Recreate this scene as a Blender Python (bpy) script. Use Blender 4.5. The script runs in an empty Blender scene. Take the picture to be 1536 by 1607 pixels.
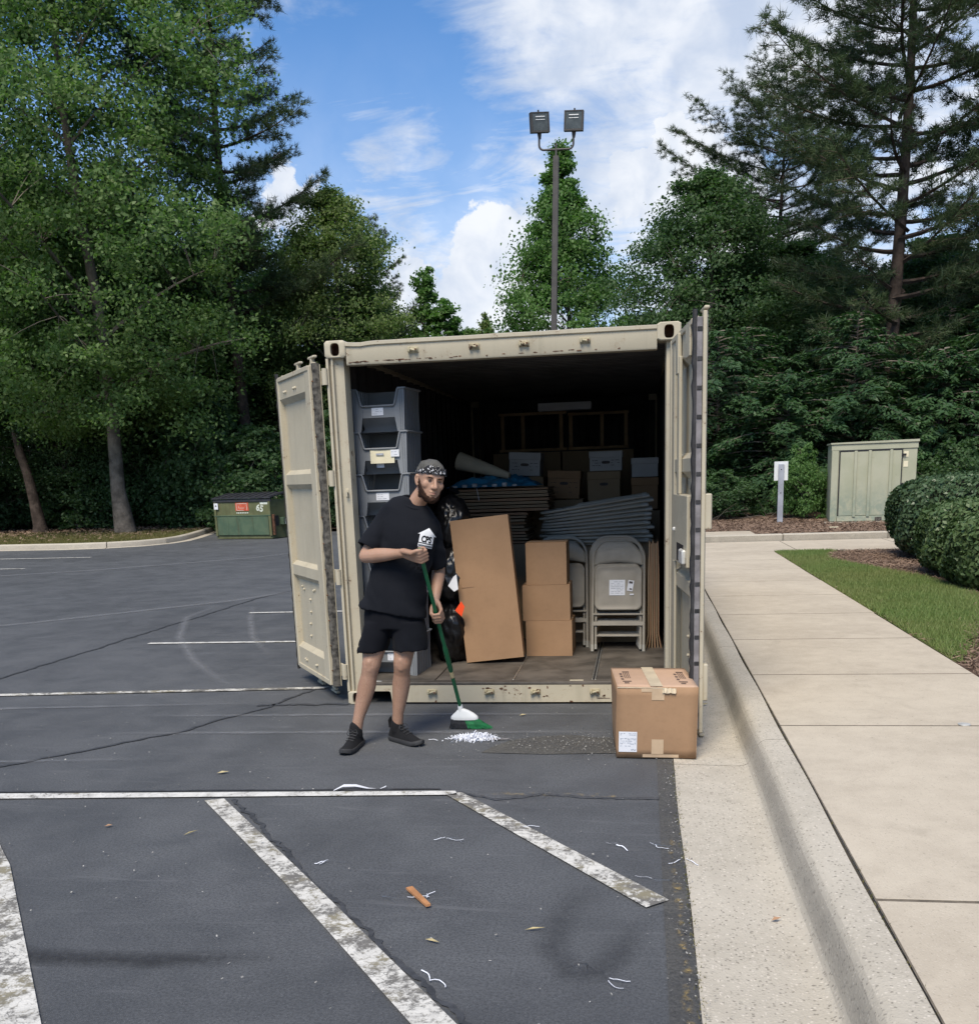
import bpy, bmesh, math, random
import numpy as np
from mathutils import Vector, Matrix, noise as mnoise
from mathutils.bvhtree import BVHTree

rad = math.radians
scene = bpy.context.scene
COL = scene.collection
PI = math.pi

# ------------------------------------------------------------------ camera
cam_d = bpy.data.cameras.new('camera')
cam = bpy.data.objects.new('camera', cam_d)
COL.objects.link(cam)
cam_d.sensor_fit = 'HORIZONTAL'
cam_d.sensor_width = 36.0
cam_d.lens = 36.0 * 1569.265 / 1536.0
cam_d.shift_y = (1098.845 - 803.5) / 1536.0
cam_d.clip_start = 0.05
cam_d.clip_end = 600.0
YAW, PITCH, ROLL = 0.15273, 0.22177, -0.03558
_f = Vector((-math.sin(YAW) * math.cos(PITCH), math.cos(YAW) * math.cos(PITCH), -math.sin(PITCH)))
_r0 = Vector((math.cos(YAW), math.sin(YAW), 0)); _u0 = _r0.cross(_f)
_r = math.cos(ROLL) * _r0 + math.sin(ROLL) * _u0
_u = -math.sin(ROLL) * _r0 + math.cos(ROLL) * _u0
cam.matrix_world = Matrix(((_r.x, _u.x, -_f.x, 2.16211), (_r.y, _u.y, -_f.y, -7.08194), (_r.z, _u.z, -_f.z, 1.64756), (0, 0, 0, 1)))
scene.camera = cam

# ------------------------------------------------------------------ sun, sky, exposure
SUN_EL, SUN_ROT = rad(54), rad(189)          # rotation clockwise from +Y
scene.view_settings.view_transform = 'Standard'
scene.view_settings.look = 'None'
scene.view_settings.gamma = 1.0
scene.view_settings.use_curve_mapping = False
scene.view_settings.exposure = 0.88
sd = bpy.data.lights.new('sun', 'SUN')
sd.energy = 2.6
sd.angle = rad(28)
sd.color = (1.0, 0.90, 0.76)
so = bpy.data.objects.new('sun', sd); COL.objects.link(so)
sun_vec = Vector((math.sin(SUN_ROT) * math.cos(SUN_EL), math.cos(SUN_ROT) * math.cos(SUN_EL), math.sin(SUN_EL)))
so.rotation_euler = sun_vec.to_track_quat('Z', 'Y').to_euler()
so.location = (6, -6, 20)

world = bpy.data.worlds.new('World'); scene.world = world
world.use_nodes = True


def build_sky():
    nt = world.node_tree; N = nt.nodes; L = nt.links
    N.clear()
    out = N.new('ShaderNodeOutputWorld')
    sky = N.new('ShaderNodeTexSky'); sky.sky_type = 'NISHITA'; sky.sun_disc = False
    sky.sun_elevation = SUN_EL; sky.sun_rotation = SUN_ROT; sky.air_density = 1.0; sky.dust_density = 0.6; sky.ozone_density = 2.5
    tint = N.new('ShaderNodeMix'); tint.data_type = 'RGBA'; tint.blend_type = 'MULTIPLY'; tint.inputs['Factor'].default_value = 1.0
    L.new(sky.outputs[0], tint.inputs['A']); tint.inputs['B'].default_value = (0.60, 0.90, 1.16, 1)
    bg = N.new('ShaderNodeBackground'); bg.inputs['Strength'].default_value = 0.082
    L.new(tint.outputs['Result'], bg.inputs['Color'])
    tc = N.new('ShaderNodeTexCoord')
    sep = N.new('ShaderNodeSeparateXYZ'); L.new(tc.outputs['Generated'], sep.inputs[0])

    def math_(op, a, b=None, clamp=False):
        m = N.new('ShaderNodeMath'); m.operation = op; m.use_clamp = clamp
        for i, x in enumerate((a, b)):
            if x is None: continue
            if isinstance(x, (int, float)): m.inputs[i].default_value = x
            else: L.new(x, m.inputs[i])
        return m.outputs[0]

    def noise(vec, scale, detail, rough=0.55, dist=0.0):
        n = N.new('ShaderNodeTexNoise'); n.inputs['Scale'].default_value = scale; n.inputs['Detail'].default_value = detail
        n.inputs['Roughness'].default_value = rough; n.inputs['Distortion'].default_value = dist
        L.new(vec, n.inputs['Vector']); return n.outputs['Fac']

    def ramp(x, a, b, lo=0.0, hi=1.0, smooth=True):
        m = N.new('ShaderNodeMapRange'); m.interpolation_type = 'SMOOTHSTEP' if smooth else 'LINEAR'
        L.new(x, m.inputs['Value']); m.inputs['From Min'].default_value = a; m.inputs['From Max'].default_value = b
        m.inputs['To Min'].default_value = lo; m.inputs['To Max'].default_value = hi
        return m.outputs[0]
    d = tc.outputs['Generated']
    # high thin cloud: direction flattened onto a layer overhead
    zz = math_('ADD', math_('MAXIMUM', sep.outputs['Z'], 0.0), 0.22)
    px = math_('DIVIDE', sep.outputs['X'], zz); py = math_('DIVIDE', sep.outputs['Y'], zz)
    cmb = N.new('ShaderNodeCombineXYZ'); L.new(px, cmb.inputs[0]); L.new(py, cmb.inputs[1])
    mp = N.new('ShaderNodeMapping'); L.new(cmb.outputs[0], mp.inputs['Vector'])
    mp.inputs['Rotation'].default_value = (0, 0, rad(-28)); mp.inputs['Scale'].default_value = (0.75, 1.5, 1.0); mp.inputs['Location'].default_value = (3.1, 0.4, 0)
    n1 = noise(mp.outputs[0], 2.1, 9.0, 0.58, 0.5)
    wisps = noise(mp.outputs[0], 4.5, 9.0, 0.66, 1.0)

    def ray(px_, py_):
        v = _f * 1569.265 + _r * (px_ - 768) - _u * (py_ - 1098.845)
        return v.normalized()

    def blob(c, r_out, r_in, w=1.0, src=None):
        dp = N.new('ShaderNodeVectorMath'); dp.operation = 'DOT_PRODUCT'
        L.new(src or d, dp.inputs[0]); dp.inputs[1].default_value = tuple(c)
        return ramp(dp.outputs['Value'], math.cos(r_out), math.cos(r_in), 0.0, w)
    # regions of the sky that are cloudier / clearer (a bank to the north-east, clear to the north-west)
    px1 = 1 / 1569.0
    bank = None
    for (x, y, ro, ri, w) in [(1000, 60, 330, 60, .36), (1200, 250, 420, 120, .34), (690, 400, 230, 60, .24), (620, 275, 150, 20, .40), (790, 290, 140, 20, .36), (560, 230, 90, 20, .28)]:
        b = blob(ray(x, y), ro * px1, ri * px1, w)
        bank = b if bank is None else math_('MAXIMUM', bank, b)
    clear = blob(ray(600, 120), 260 * px1, 100 * px1, -0.12)
    t = math_('ADD', math_('ADD', n1, bank), clear)
    t = math_('ADD', t, math_('MULTIPLY', math_('SUBTRACT', wisps, 0.5), 0.85))
    thin = ramp(t, 0.46, 0.92, 0.0, 0.92)
    # cumulus heads standing over the tree line
    nc = noise(d, 20.0, 5.0, 0.52, 0.3)
    nb = noise(d, 9.0, 3.0, 0.5)
    wn = N.new('ShaderNodeTexNoise'); wn.inputs['Scale'].default_value = 22; wn.inputs['Detail'].default_value = 6; wn.inputs['Roughness'].default_value = .6; L.new(d, wn.inputs['Vector'])
    wsub = N.new('ShaderNodeVectorMath'); wsub.operation = 'SUBTRACT'; L.new(wn.outputs['Color'], wsub.inputs[0]); wsub.inputs[1].default_value = (.5, .5, .5)
    wadd = N.new('ShaderNodeVectorMath'); wadd.operation = 'MULTIPLY_ADD'; L.new(wsub.outputs[0], wadd.inputs[0]); wadd.inputs[1].default_value = (.085, .085, .085); L.new(d, wadd.inputs[2])
    wnor = N.new('ShaderNodeVectorMath'); wnor.operation = 'NORMALIZE'; L.new(wadd.outputs[0], wnor.inputs[0])
    heads = None
    for (x, y, ro, w) in [(772, 425, 105, 1.1), (805, 475, 110, 1.1), (735, 490, 110, 1.1), (655, 478, 90, 1), (610, 495, 60, 1), (1075, 258, 85, 1), (1010, 285, 65, 1), (1125, 310, 90, 1), (1180, 390, 110, 1), (450, 320, 60, .8), (560, 510, 85, 1), (700, 515, 90, 1)]:
        b = blob(ray(x, y), ro * px1, ro * 0.0 * px1, w, wnor.outputs[0])
        heads = b if heads is None else math_('MAXIMUM', heads, b)
    hz = math_('MULTIPLY', heads, math_('ADD', math_('MULTIPLY', math_('SUBTRACT', nc, 0.5), 2.2), 1.0))
    cum = ramp(hz, 0.12, 0.46, 0.0, 0.97)
    # low haze towards the horizon
    low = ramp(sep.outputs['Z'], 0.06, 0.40, 0.66, 0.0)
    mask = math_('MAXIMUM', math_('MAXIMUM', thin, cum), low, True)
    shade = math_('ADD', math_('MULTIPLY', nb, 0.35), math_('MULTIPLY', nc, 0.45))
    mixc = N.new('ShaderNodeMix'); mixc.data_type = 'RGBA'
    L.new(ramp(shade, 0.30, 0.50), mixc.inputs['Factor'])
    mixc.inputs['A'].default_value = (0.34, 0.39, 0.48, 1); mixc.inputs['B'].default_value = (0.55, 0.565, 0.59, 1)
    bg2 = N.new('ShaderNodeBackground'); L.new(mixc.outputs['Result'], bg2.inputs['Color']); bg2.inputs['Strength'].default_value = 0.95
    ms = N.new('ShaderNodeMixShader'); L.new(mask, ms.inputs[0]); L.new(bg.outputs[0], ms.inputs[1]); L.new(bg2.outputs[0], ms.inputs[2])
    L.new(ms.outputs[0], out.inputs['Surface'])


build_sky()

# ------------------------------------------------------------------ helpers
def tag(o, label=None, cat=None, group=None, kind=None):
    if label: o['label'] = label
    if cat: o['category'] = cat
    if group: o['group'] = group
    if kind: o['kind'] = kind
    return o


def thing(name, label, cat, loc=(0, 0, 0), rz=0.0, group=None):
    o = bpy.data.objects.new(name, None); COL.objects.link(o)
    o.empty_display_size = 0.2
    o.location = loc; o.rotation_euler = (0, 0, rz)
    return tag(o, label, cat, group)


def link(name, me, mat=None, parent=None, loc=None):
    o = bpy.data.objects.new(name, me); COL.objects.link(o)
    if mat is not None and len(me.materials) == 0: me.materials.append(mat)
    if parent is not None: o.parent = parent
    if loc is not None: o.location = loc
    return o


def kids(o): return [c for c in bpy.data.objects if c.parent == o]


def copy_tree(o, label=None, loc=None, rz=None, scale=None):
    def rec(s, par):
        c = s.copy(); COL.objects.link(c)
        if par is not None:
            c.parent = par
        for ch in s.children: rec(ch, c)
        return c
    c = rec(o, None)
    if label: c['label'] = label
    if loc is not None: c.location = loc
    if rz is not None: c.rotation_euler = (0, 0, rz)
    if scale is not None: c.scale = scale if hasattr(scale, '__len__') else (scale,) * 3
    return c


def np_mesh(name, V, F, smooth=False):
    """V (n,3) float, F (m,k) int, all faces of k corners"""
    me = bpy.data.meshes.new(name)
    V = np.ascontiguousarray(V, dtype=np.float32); F = np.ascontiguousarray(F, dtype=np.int32)
    m, k = F.shape
    me.vertices.add(len(V)); me.vertices.foreach_set('co', V.ravel())
    me.loops.add(m * k); me.loops.foreach_set('vertex_index', F.ravel())
    me.polygons.add(m); me.polygons.foreach_set('loop_start', np.arange(0, m * k, k, dtype=np.int32))
    try: me.polygons.foreach_set('loop_total', np.full(m, k, dtype=np.int32))
    except Exception: pass
    me.update(calc_edges=True)
    if smooth: me.polygons.foreach_set('use_smooth', np.ones(m, dtype=bool))
    return me


class MB:
    def __init__(s): s.v = []; s.f = []

    def add(s, V, F):
        b = len(s.v)
        s.v += [tuple(x) for x in V]
        s.f += [tuple(i + b for i in f) for f in F]
        return s

    def box(s, lo, hi, bev=0.0, M=None):
        x0, y0, z0 = lo; x1, y1, z1 = hi
        if bev <= 0:
            V = [(x0, y0, z0), (x1, y0, z0), (x1, y1, z0), (x0, y1, z0), (x0, y0, z1), (x1, y0, z1), (x1, y1, z1), (x0, y1, z1)]
            F = [(0, 3, 2, 1), (4, 5, 6, 7), (0, 1, 5, 4), (1, 2, 6, 5), (2, 3, 7, 6), (3, 0, 4, 7)]
        else:
            b = min(bev, (x1 - x0) * .49, (y1 - y0) * .49, (z1 - z0) * .49)
            V = []; idx = {}
            for i, (xa, sx) in enumerate(((x0, 1), (x1, -1))):
                for j, (ya, sy) in enumerate(((y0, 1), (y1, -1))):
                    for k, (za, sz) in enumerate(((z0, 1), (z1, -1))):
                        idx[i, j, k] = len(V)
                        V += [(xa, ya + sy * b, za + sz * b), (xa + sx * b, ya, za + sz * b), (xa + sx * b, ya + sy * b, za)]
            F = []
            g = lambda i, j, k, a: idx[i, j, k] + a
            for i in (0, 1):
                F.append([g(i, 0, 0, 0), g(i, 1, 0, 0), g(i, 1, 1, 0), g(i, 0, 1, 0)])
                F.append([g(0, i, 0, 1), g(1, i, 0, 1), g(1, i, 1, 1), g(0, i, 1, 1)])
                F.append([g(0, 0, i, 2), g(1, 0, i, 2), g(1, 1, i, 2), g(0, 1, i, 2)])
            for j in (0, 1):
                for k in (0, 1):
                    F.append([g(0, j, k, 1), g(1, j, k, 1), g(1, j, k, 2), g(0, j, k, 2)])
                    F.append([g(j, 0, k, 0), g(j, 1, k, 0), g(j, 1, k, 2), g(j, 0, k, 2)])
                    F.append([g(j, k, 0, 0), g(j, k, 1, 0), g(j, k, 1, 1), g(j, k, 0, 1)])
            for i in (0, 1):
                for j in (0, 1):
                    for k in (0, 1): F.append([g(i, j, k, 0), g(i, j, k, 1), g(i, j, k, 2)])
        if M is not None: V = [tuple(M @ Vector(v)) for v in V]
        return s.add(V, F)

    def tube(s, pts, r, n=8, closed=False, cap=True, flat=None):
        pts = [Vector(p) for p in pts]; m = len(pts)
        rs = r if hasattr(r, '__len__') else [r] * m
        V = []; F = []
        t0 = (pts[1] - pts[0]).normalized()
        ref = Vector((0, 0, 1)) if abs(t0.z) < 0.9 else Vector((1, 0, 0))
        nrm = (ref - t0 * ref.dot(t0)).normalized()
        for i in range(m):
            if closed: t = (pts[(i + 1) % m] - pts[i - 1]).normalized()
            else: t = (pts[min(i + 1, m - 1)] - pts[max(i - 1, 0)]).normalized()
            nrm = nrm - t * nrm.dot(t)
            nrm = nrm.normalized() if nrm.length > 1e-6 else t.orthogonal().normalized()
            bn = t.cross(nrm)
            for k in range(n):
                a = 2 * PI * k / n
                V.append(pts[i] + (nrm * math.cos(a) + bn * math.sin(a) * (flat or 1)) * rs[i])
        for i in range(m if closed else m - 1):
            for k in range(n):
                a = i * n + k; b = i * n + (k + 1) % n; j = (i + 1) % m
                F.append((a, b, j * n + (k + 1) % n, j * n + k))
        if cap and not closed:
            F.append(tuple(range(n))[::-1]); F.append(tuple((m - 1) * n + k for k in range(n)))
        return s.add(V, F)

    def loft(s, rings, cap0=True, cap1=True):
        n = len(rings[0]); V = [p for rg in rings for p in rg]; F = []
        for i in range(len(rings) - 1):
            for k in range(n): F.append((i * n + k, i * n + (k + 1) % n, (i + 1) * n + (k + 1) % n, (i + 1) * n + k))
        if cap0: F.append(tuple(range(n))[::-1])
        if cap1: F.append(tuple((len(rings) - 1) * n + k for k in range(n)))
        return s.add(V, F)

    def prism(s, poly, d0, d1, M=None, axis='y'):
        """poly 2D (a,b), extruded from d0 to d1 along axis"""
        def P(a, b, d): return {'y': (a, d, b), 'x': (d, a, b), 'z': (a, b, d)}[axis]
        n = len(poly)
        V = [P(a, b, d0) for a, b in poly] + [P(a, b, d1) for a, b in poly]
        F = [tuple(range(n)), tuple(range(2 * n - 1, n - 1, -1))] + [(i, (i + 1) % n, n + (i + 1) % n, n + i) for i in range(n)]
        if M is not None: V = [tuple(M @ Vector(v)) for v in V]
        return s.add(V, F)

    def sphere(s, c, r, n=10, m=6, sc=(1, 1, 1)):
        rings = []
        for i in range(1, m):
            a = PI * i / m
            rings.append([(c[0] + sc[0] * r * math.sin(a) * math.cos(2 * PI * k / n), c[1] + sc[1] * r * math.sin(a) * math.sin(2 * PI * k / n), c[2] - sc[2] * r * math.cos(a)) for k in range(n)])
        return s.loft(rings)

    def mesh(s, name, smooth=30.0):
        me = bpy.data.meshes.new(name)
        me.from_pydata([tuple(x) for x in s.v], [], s.f)
        bm = bmesh.new(); bm.from_mesh(me); bmesh.ops.recalc_face_normals(bm, faces=bm.faces); bm.to_mesh(me); bm.free()
        if smooth:
            me.polygons.foreach_set('use_smooth', np.ones(len(me.polygons), dtype=bool))
            me.set_sharp_from_angle(angle=rad(smooth))
        return me

    def build(s, name, mat, parent=None, smooth=30.0, loc=None):
        return link(name, s.mesh(name, smooth), mat, parent, loc)


def Rz(a): return Matrix.Rotation(a, 4, 'Z')


# ------------------------------------------------------------------ materials
class NT:
    """small node helper"""
    def __init__(s, name):
        s.m = bpy.data.materials.new(name); s.m.use_nodes = True
        s.t = s.m.node_tree; s.N = s.t.nodes; s.L = s.t.links
        s.b = s.N['Principled BSDF']; s.out = s.N['Material Output']
        s.tc = s.N.new('ShaderNodeTexCoord')
        oi = s.N.new('ShaderNodeObjectInfo')
        cm = s.N.new('ShaderNodeVectorMath'); cm.operation = 'MULTIPLY_ADD'
        rr = s.N.new('ShaderNodeCombineXYZ')
        for k in range(3): s.L.new(oi.outputs['Random'], rr.inputs[k])
        s.L.new(rr.outputs[0], cm.inputs[0]); cm.inputs[1].default_value = (37.3, 21.7, 53.1); s.L.new(s.tc.outputs['Object'], cm.inputs[2])
        s.co = cm.outputs[0]; s.rnd = oi.outputs['Random']
        s.wco = s.N.new('ShaderNodeNewGeometry').outputs['Position']

    def lk(s, a, sock):
        if isinstance(a, (int, float)): sock.default_value = a
        elif isinstance(a, tuple): sock.default_value = a if len(a) != 3 or sock.type == 'VECTOR' else (*a, 1)
        else: s.L.new(a, sock)

    def noise(s, scale, detail=4, rough=.55, dist=0, co=None, sc=None):
        n = s.N.new('ShaderNodeTexNoise'); n.inputs['Scale'].default_value = scale; n.inputs['Detail'].default_value = detail
        n.inputs['Roughness'].default_value = rough; n.inputs['Distortion'].default_value = dist
        c = co if co is not None else s.co
        if sc is not None:
            mp = s.N.new('ShaderNodeMapping'); s.L.new(c, mp.inputs['Vector']); mp.inputs['Scale'].default_value = sc; c = mp.outputs[0]
        s.L.new(c, n.inputs['Vector']); return n.outputs['Fac']

    def voro(s, scale, co=None, feature='F1', sc=None, out='Distance'):
        n = s.N.new('ShaderNodeTexVoronoi'); n.inputs['Scale'].default_value = scale; n.feature = feature
        c = co if co is not None else s.co
        if sc is not None:
            mp = s.N.new('ShaderNodeMapping'); s.L.new(c, mp.inputs['Vector']); mp.inputs['Scale'].default_value = sc; c = mp.outputs[0]
        s.L.new(c, n.inputs['Vector']); return n.outputs[out]

    def rng(s, x, a, b, lo=0.0, hi=1.0):
        m = s.N.new('ShaderNodeMapRange'); m.interpolation_type = 'SMOOTHSTEP'
        s.L.new(x, m.inputs['Value']); m.inputs['From Min'].default_value = a; m.inputs['From Max'].default_value = b
        m.inputs['To Min'].default_value = lo; m.inputs['To Max'].default_value = hi
        return m.outputs[0]

    def math(s, op, a, b=0.0, clamp=False):
        m = s.N.new('ShaderNodeMath'); m.operation = op; m.use_clamp = clamp
        s.lk(a, m.inputs[0]); s.lk(b, m.inputs[1]); return m.outputs[0]

    def mix(s, fac, a, b, mode='MIX'):
        m = s.N.new('ShaderNodeMix'); m.data_type = 'RGBA'; m.blend_type = mode
        s.lk(fac, m.inputs['Factor']); s.lk(a, m.inputs['A']); s.lk(b, m.inputs['B']); return m.outputs['Result']

    def bump(s, h, strength=.3, dist=.01, prev=None):
        b = s.N.new('ShaderNodeBump'); b.inputs['Strength'].default_value = strength; b.inputs['Distance'].default_value = dist
        s.L.new(h, b.inputs['Height'])
        if prev is not None: s.L.new(prev, b.inputs['Normal'])
        return b.outputs['Normal']

    def done(s, col=None, rough=None, normal=None, spec=None, metal=None, alpha=None):
        if col is not None: s.lk(col, s.b.inputs['Base Color'])
        if rough is not None: s.lk(rough, s.b.inputs['Roughness'])
        if normal is not None: s.lk(normal, s.b.inputs['Normal'])
        if spec is not None: s.lk(spec, s.b.inputs['Specular IOR Level'])
        if metal is not None: s.lk(metal, s.b.inputs['Metallic'])
        if alpha is not None: s.lk(alpha, s.b.inputs['Alpha'])
        return s.m


def sc_(c, k): return tuple(min(1, x * k) for x in c)


def simple(name, col, rough=.6, var=.15, vs=4.0, bump=.0, bs=60.0, spec=.4, metal=0.0, bd=.004):
    n = NT(name)
    f = n.noise(vs, 5, .6)
    c = n.mix(n.rng(f, .3, .7), sc_(col, 1 - var), sc_(col, 1 + var))
    nm = n.bump(n.noise(bs, 3), bump, bd) if bump else None
    return n.done(c, rough, nm, spec, metal)


def leaf_mat(name, c0, c1, c2, trans=.25, rough=.5, vs=.35):
    """per-leaf and per-clump variation of a leaf's own colour, with light passing through"""
    n = NT(name)
    g = n.N.new('ShaderNodeNewGeometry')
    f = n.noise(vs, 3, .5, co=n.tc.outputs['Object'])
    c = n.mix(n.rng(f, .32, .68), c0, c1)
    c = n.mix(n.math('MULTIPLY', g.outputs['Random Per Island'], .55), c, c2)
    n.done(c, rough, spec=.25)
    tr = n.N.new('ShaderNodeBsdfTranslucent'); n.L.new(n.mix(1.0, c, (.95, 1.35, .60), 'MULTIPLY'), tr.inputs['Color'])
    ms = n.N.new('ShaderNodeMixShader'); ms.inputs[0].default_value = trans
    n.L.new(n.b.outputs[0], ms.inputs[1]); n.L.new(tr.outputs[0], ms.inputs[2]); n.L.new(ms.outputs[0], n.out.inputs['Surface'])
    return n.m
# ------------------------------------------------------------------ ground materials
def m_asphalt(name='asphalt', old=False):
    n = NT(name); w = n.wco
    big = n.noise(.35, 5, .6, .3, co=w); mid = n.noise(2.2, 6, .65, .4, co=w); fine = n.noise(90, 3, .6, co=w)
    arcs = n.noise(.9, 7, .7, 1.5, co=w, sc=(.35, 1.6, 1))
    a, b = ((.080, .080, .080), (.145, .138, .120)) if old else ((.072, .0755, .080), (.112, .1165, .122))
    c = n.mix(n.rng(n.math('ADD', n.math('MULTIPLY', big, .55), n.math('MULTIPLY', mid, .45)), .36, .64), a, b)
    c = n.mix(n.rng(arcs, .56, .76, 0, .42), c, (.145, .150, .160))
    c = n.mix(n.rng(fine, .35, .7, 0, .62), c, sc_(a, .52)); c = n.mix(n.rng(n.noise(230, 2, .5, co=w), .55, .75, 0, .35), c, (.22, .222, .228)); c = n.mix(n.math('MULTIPLY', n.rng(n.noise(3.5, 8, .72, .8, co=w, sc=(.28, 2.4, 1)), .56, .72, 0, .45), n.rng(fine, .3, .6)), c, (.19, .19, .195))
    spk = n.rng(n.voro(150 if not old else 90, co=w), .05, .16, 1, 0)
    sel = n.rng(n.noise(11, 3, .7, co=w), .42, .62, 0, .85)
    c = n.mix(n.math('MULTIPLY', spk, sel), c, (.36, .36, .37) if not old else (.34, .29, .17))
    h = n.math('ADD', n.math('MULTIPLY', n.noise(150 if not old else 60, 5, .7, co=w), 1.0), n.math('MULTIPLY', n.noise(420, 2, .6, co=w), .5))
    nm = n.bump(h, .5 if not old else .9, .005 if not old else .012)
    nm = n.bump(n.noise(1.3, 4, .5, co=w), .12, .05, nm)
    return n.done(c, n.rng(mid, .3, .7, .62, .82), nm, .35)


def m_paint(name, col, wear):
    """road paint worn through to the asphalt in flakes and cracks"""
    n = NT(name); w = n.wco
    wv = n.N.new('ShaderNodeVectorMath'); wv.operation = 'MULTIPLY_ADD'; nn_ = n.N.new('ShaderNodeTexNoise'); nn_.inputs['Scale'].default_value = 14; nn_.inputs['Detail'].default_value = 4; n.L.new(w, nn_.inputs['Vector']); n.L.new(nn_.outputs['Color'], wv.inputs[0]); wv.inputs[1].default_value = (.09, .09, .09); n.L.new(w, wv.inputs[2]); v = n.voro(11, co=wv.outputs[0], feature='DISTANCE_TO_EDGE'); f = n.noise(9, 6, .7, .4, co=w); g = n.noise(46, 4, .7, co=w); big = n.noise(1.1, 3, .6, co=w)
    crack = n.rng(n.math('ADD', v, n.math('MULTIPLY', g, .09)), .035, .065, 1, 0)
    t = n.math('ADD', n.math('ADD', n.math('MULTIPLY', f, .45), n.math('MULTIPLY', g, .40)), n.math('MULTIPLY', big, .35))
    flake = n.rng(t, wear, wear + .09)
    k = n.math('MAXIMUM', flake, n.math('MULTIPLY', crack, n.rng(t, wear - .16, wear - .02)), True)
    under = n.mix(n.rng(n.noise(5, 3, co=w), .45, .62), (.15, .142, .128), (.23, .205, .14))
    c = n.mix(n.rng(f, .35, .65), col, sc_(col, .72))
    c = n.mix(k, c, under)
    nm = n.bump(n.math('ADD', n.math('MULTIPLY', k, -1.0), n.math('MULTIPLY', n.voro(120, co=w), .5)), .5, .004)
    return n.done(c, .7, nm, .3)


def m_concrete(name, a, b, agg=.5, scale=55, stain_shade=.0):
    n = NT(name); w = n.wco
    big = n.noise(.8, 6, .62, .3, co=w); mid = n.noise(6, 5, .65, co=w); fine = n.noise(160, 3, .6, co=w)
    c = n.mix(n.rng(n.math('ADD', n.math('MULTIPLY', big, .6), n.math('MULTIPLY', mid, .4)), .35, .65), a, b)
    dn = n.N.new('ShaderNodeTexNoise'); dn.inputs['Scale'].default_value = scale * 1.3; n.L.new(w, dn.inputs['Vector']); dv = n.N.new('ShaderNodeVectorMath'); dv.operation = 'MULTIPLY_ADD'; n.L.new(dn.outputs['Color'], dv.inputs[0]); dv.inputs[1].default_value = (1.1 / scale,) * 3; n.L.new(w, dv.inputs[2]); wo = w; w = dv.outputs[0]
    vc = n.voro(scale, co=w, out='Color'); sp = n.N.new('ShaderNodeSeparateColor'); n.L.new(vc, sp.inputs[0])
    edge = n.rng(n.voro(scale, co=w), .25, .55, 1, 0)
    c = n.mix(n.math('MULTIPLY', edge, n.rng(sp.outputs[0], .62, .95, 0, agg)), c, (.62, .56, .47))
    c = n.mix(n.math('MULTIPLY', edge, n.rng(sp.outputs[1], .66, .95, 0, agg)), c, sc_(a, .45))
    c = n.mix(n.rng(n.noise(2.3, 6, .7, 1.0, co=w), .55, .72, 0, .28), c, sc_(a, .62))
    c = n.mix(n.rng(n.noise(38, 2, .5, co=w), .70, .74, 0, .5), c, sc_(a, .35))
    # rubber and dirt rubbed into the steep face of a kerb, plus painted shade
    if stain_shade:
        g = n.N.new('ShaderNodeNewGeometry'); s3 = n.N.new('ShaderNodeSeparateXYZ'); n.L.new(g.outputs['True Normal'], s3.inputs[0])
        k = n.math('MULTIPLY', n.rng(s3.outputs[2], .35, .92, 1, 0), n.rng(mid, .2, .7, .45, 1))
        c = n.mix(n.math('MULTIPLY', k, stain_shade), c, (.16, .145, .122))
    nm = n.bump(n.math('ADD', n.math('MULTIPLY', edge, agg), fine), .35, .004)
    return n.done(c, .85, nm, .25)


def m_ground(name, a, b, c2, s1=.6, s2=14, bump=.5, far=None):
    n = NT(name); w = n.wco
    f = n.noise(s1, 6, .65, .5, co=w); g = n.noise(s2, 5, .7, .6, co=w); v = n.noise(s2 * 4, 4, .7, co=w, sc=(1, 2.2, 1))
    c = n.mix(n.rng(f, .35, .65), a, b)
    c = n.mix(n.rng(g, .45, .7), c, c2)
    c = n.mix(n.rng(v, .35, .6, .5, 0), c, sc_(a, .4))
    if far is not None:
        s3 = n.N.new('ShaderNodeSeparateXYZ'); n.L.new(w, s3.inputs[0])
        y = n.math('ADD', s3.outputs[1], n.math('MULTIPLY', n.math('SUBTRACT', f, .5), 5.0))
        c = n.mix(n.rng(y, far[0], far[1]), c, n.mix(n.rng(g, .35, .65), far[2], far[3]))
    nm = n.bump(n.math('ADD', g, v), bump, .03)
    return n.done(c, .95, nm, .1)


MA = dict(
    asphalt=m_asphalt(), asphalt_old=m_asphalt('old_asphalt', True),
    paint=m_paint('line_paint', (.66, .645, .60), .625), paint_worn=m_paint('worn_line_paint', (.62, .60, .545), .565), paint_yellow=m_paint('yellow_paint', (.36, .26, .10), .44),
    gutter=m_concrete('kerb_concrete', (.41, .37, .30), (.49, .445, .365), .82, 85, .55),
    walk=m_concrete('walk_concrete', (.42, .362, .280), (.52, .455, .355), .30, 120),
    mulch=m_ground('mulch', (.125, .082, .060), (.17, .115, .085), (.235, .165, .12), .9, 16, .8),
    lawn=m_ground('lawn_soil', (.08, .105, .03), (.11, .12, .04), (.15, .125, .065), 1.2, 18, .5),
    verge=m_ground('verge_moss', (.085, .088, .024), (.115, .108, .032), (.14, .11, .055), .5, 9, .6, (24.0, 27.5, (.055, .038, .027), (.09, .062, .045))),
    forest=m_ground('forest_litter', (.040, .030, .022), (.06, .043, .030), (.075, .05, .032), .4, 6, .8),
    tar=simple('crack_tar', (.050, .052, .056), .6, .3, 20, .4, 80),
    blackhole=simple('joint_dirt', (.13, .108, .080), .95, .3, 20),
)


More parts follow.
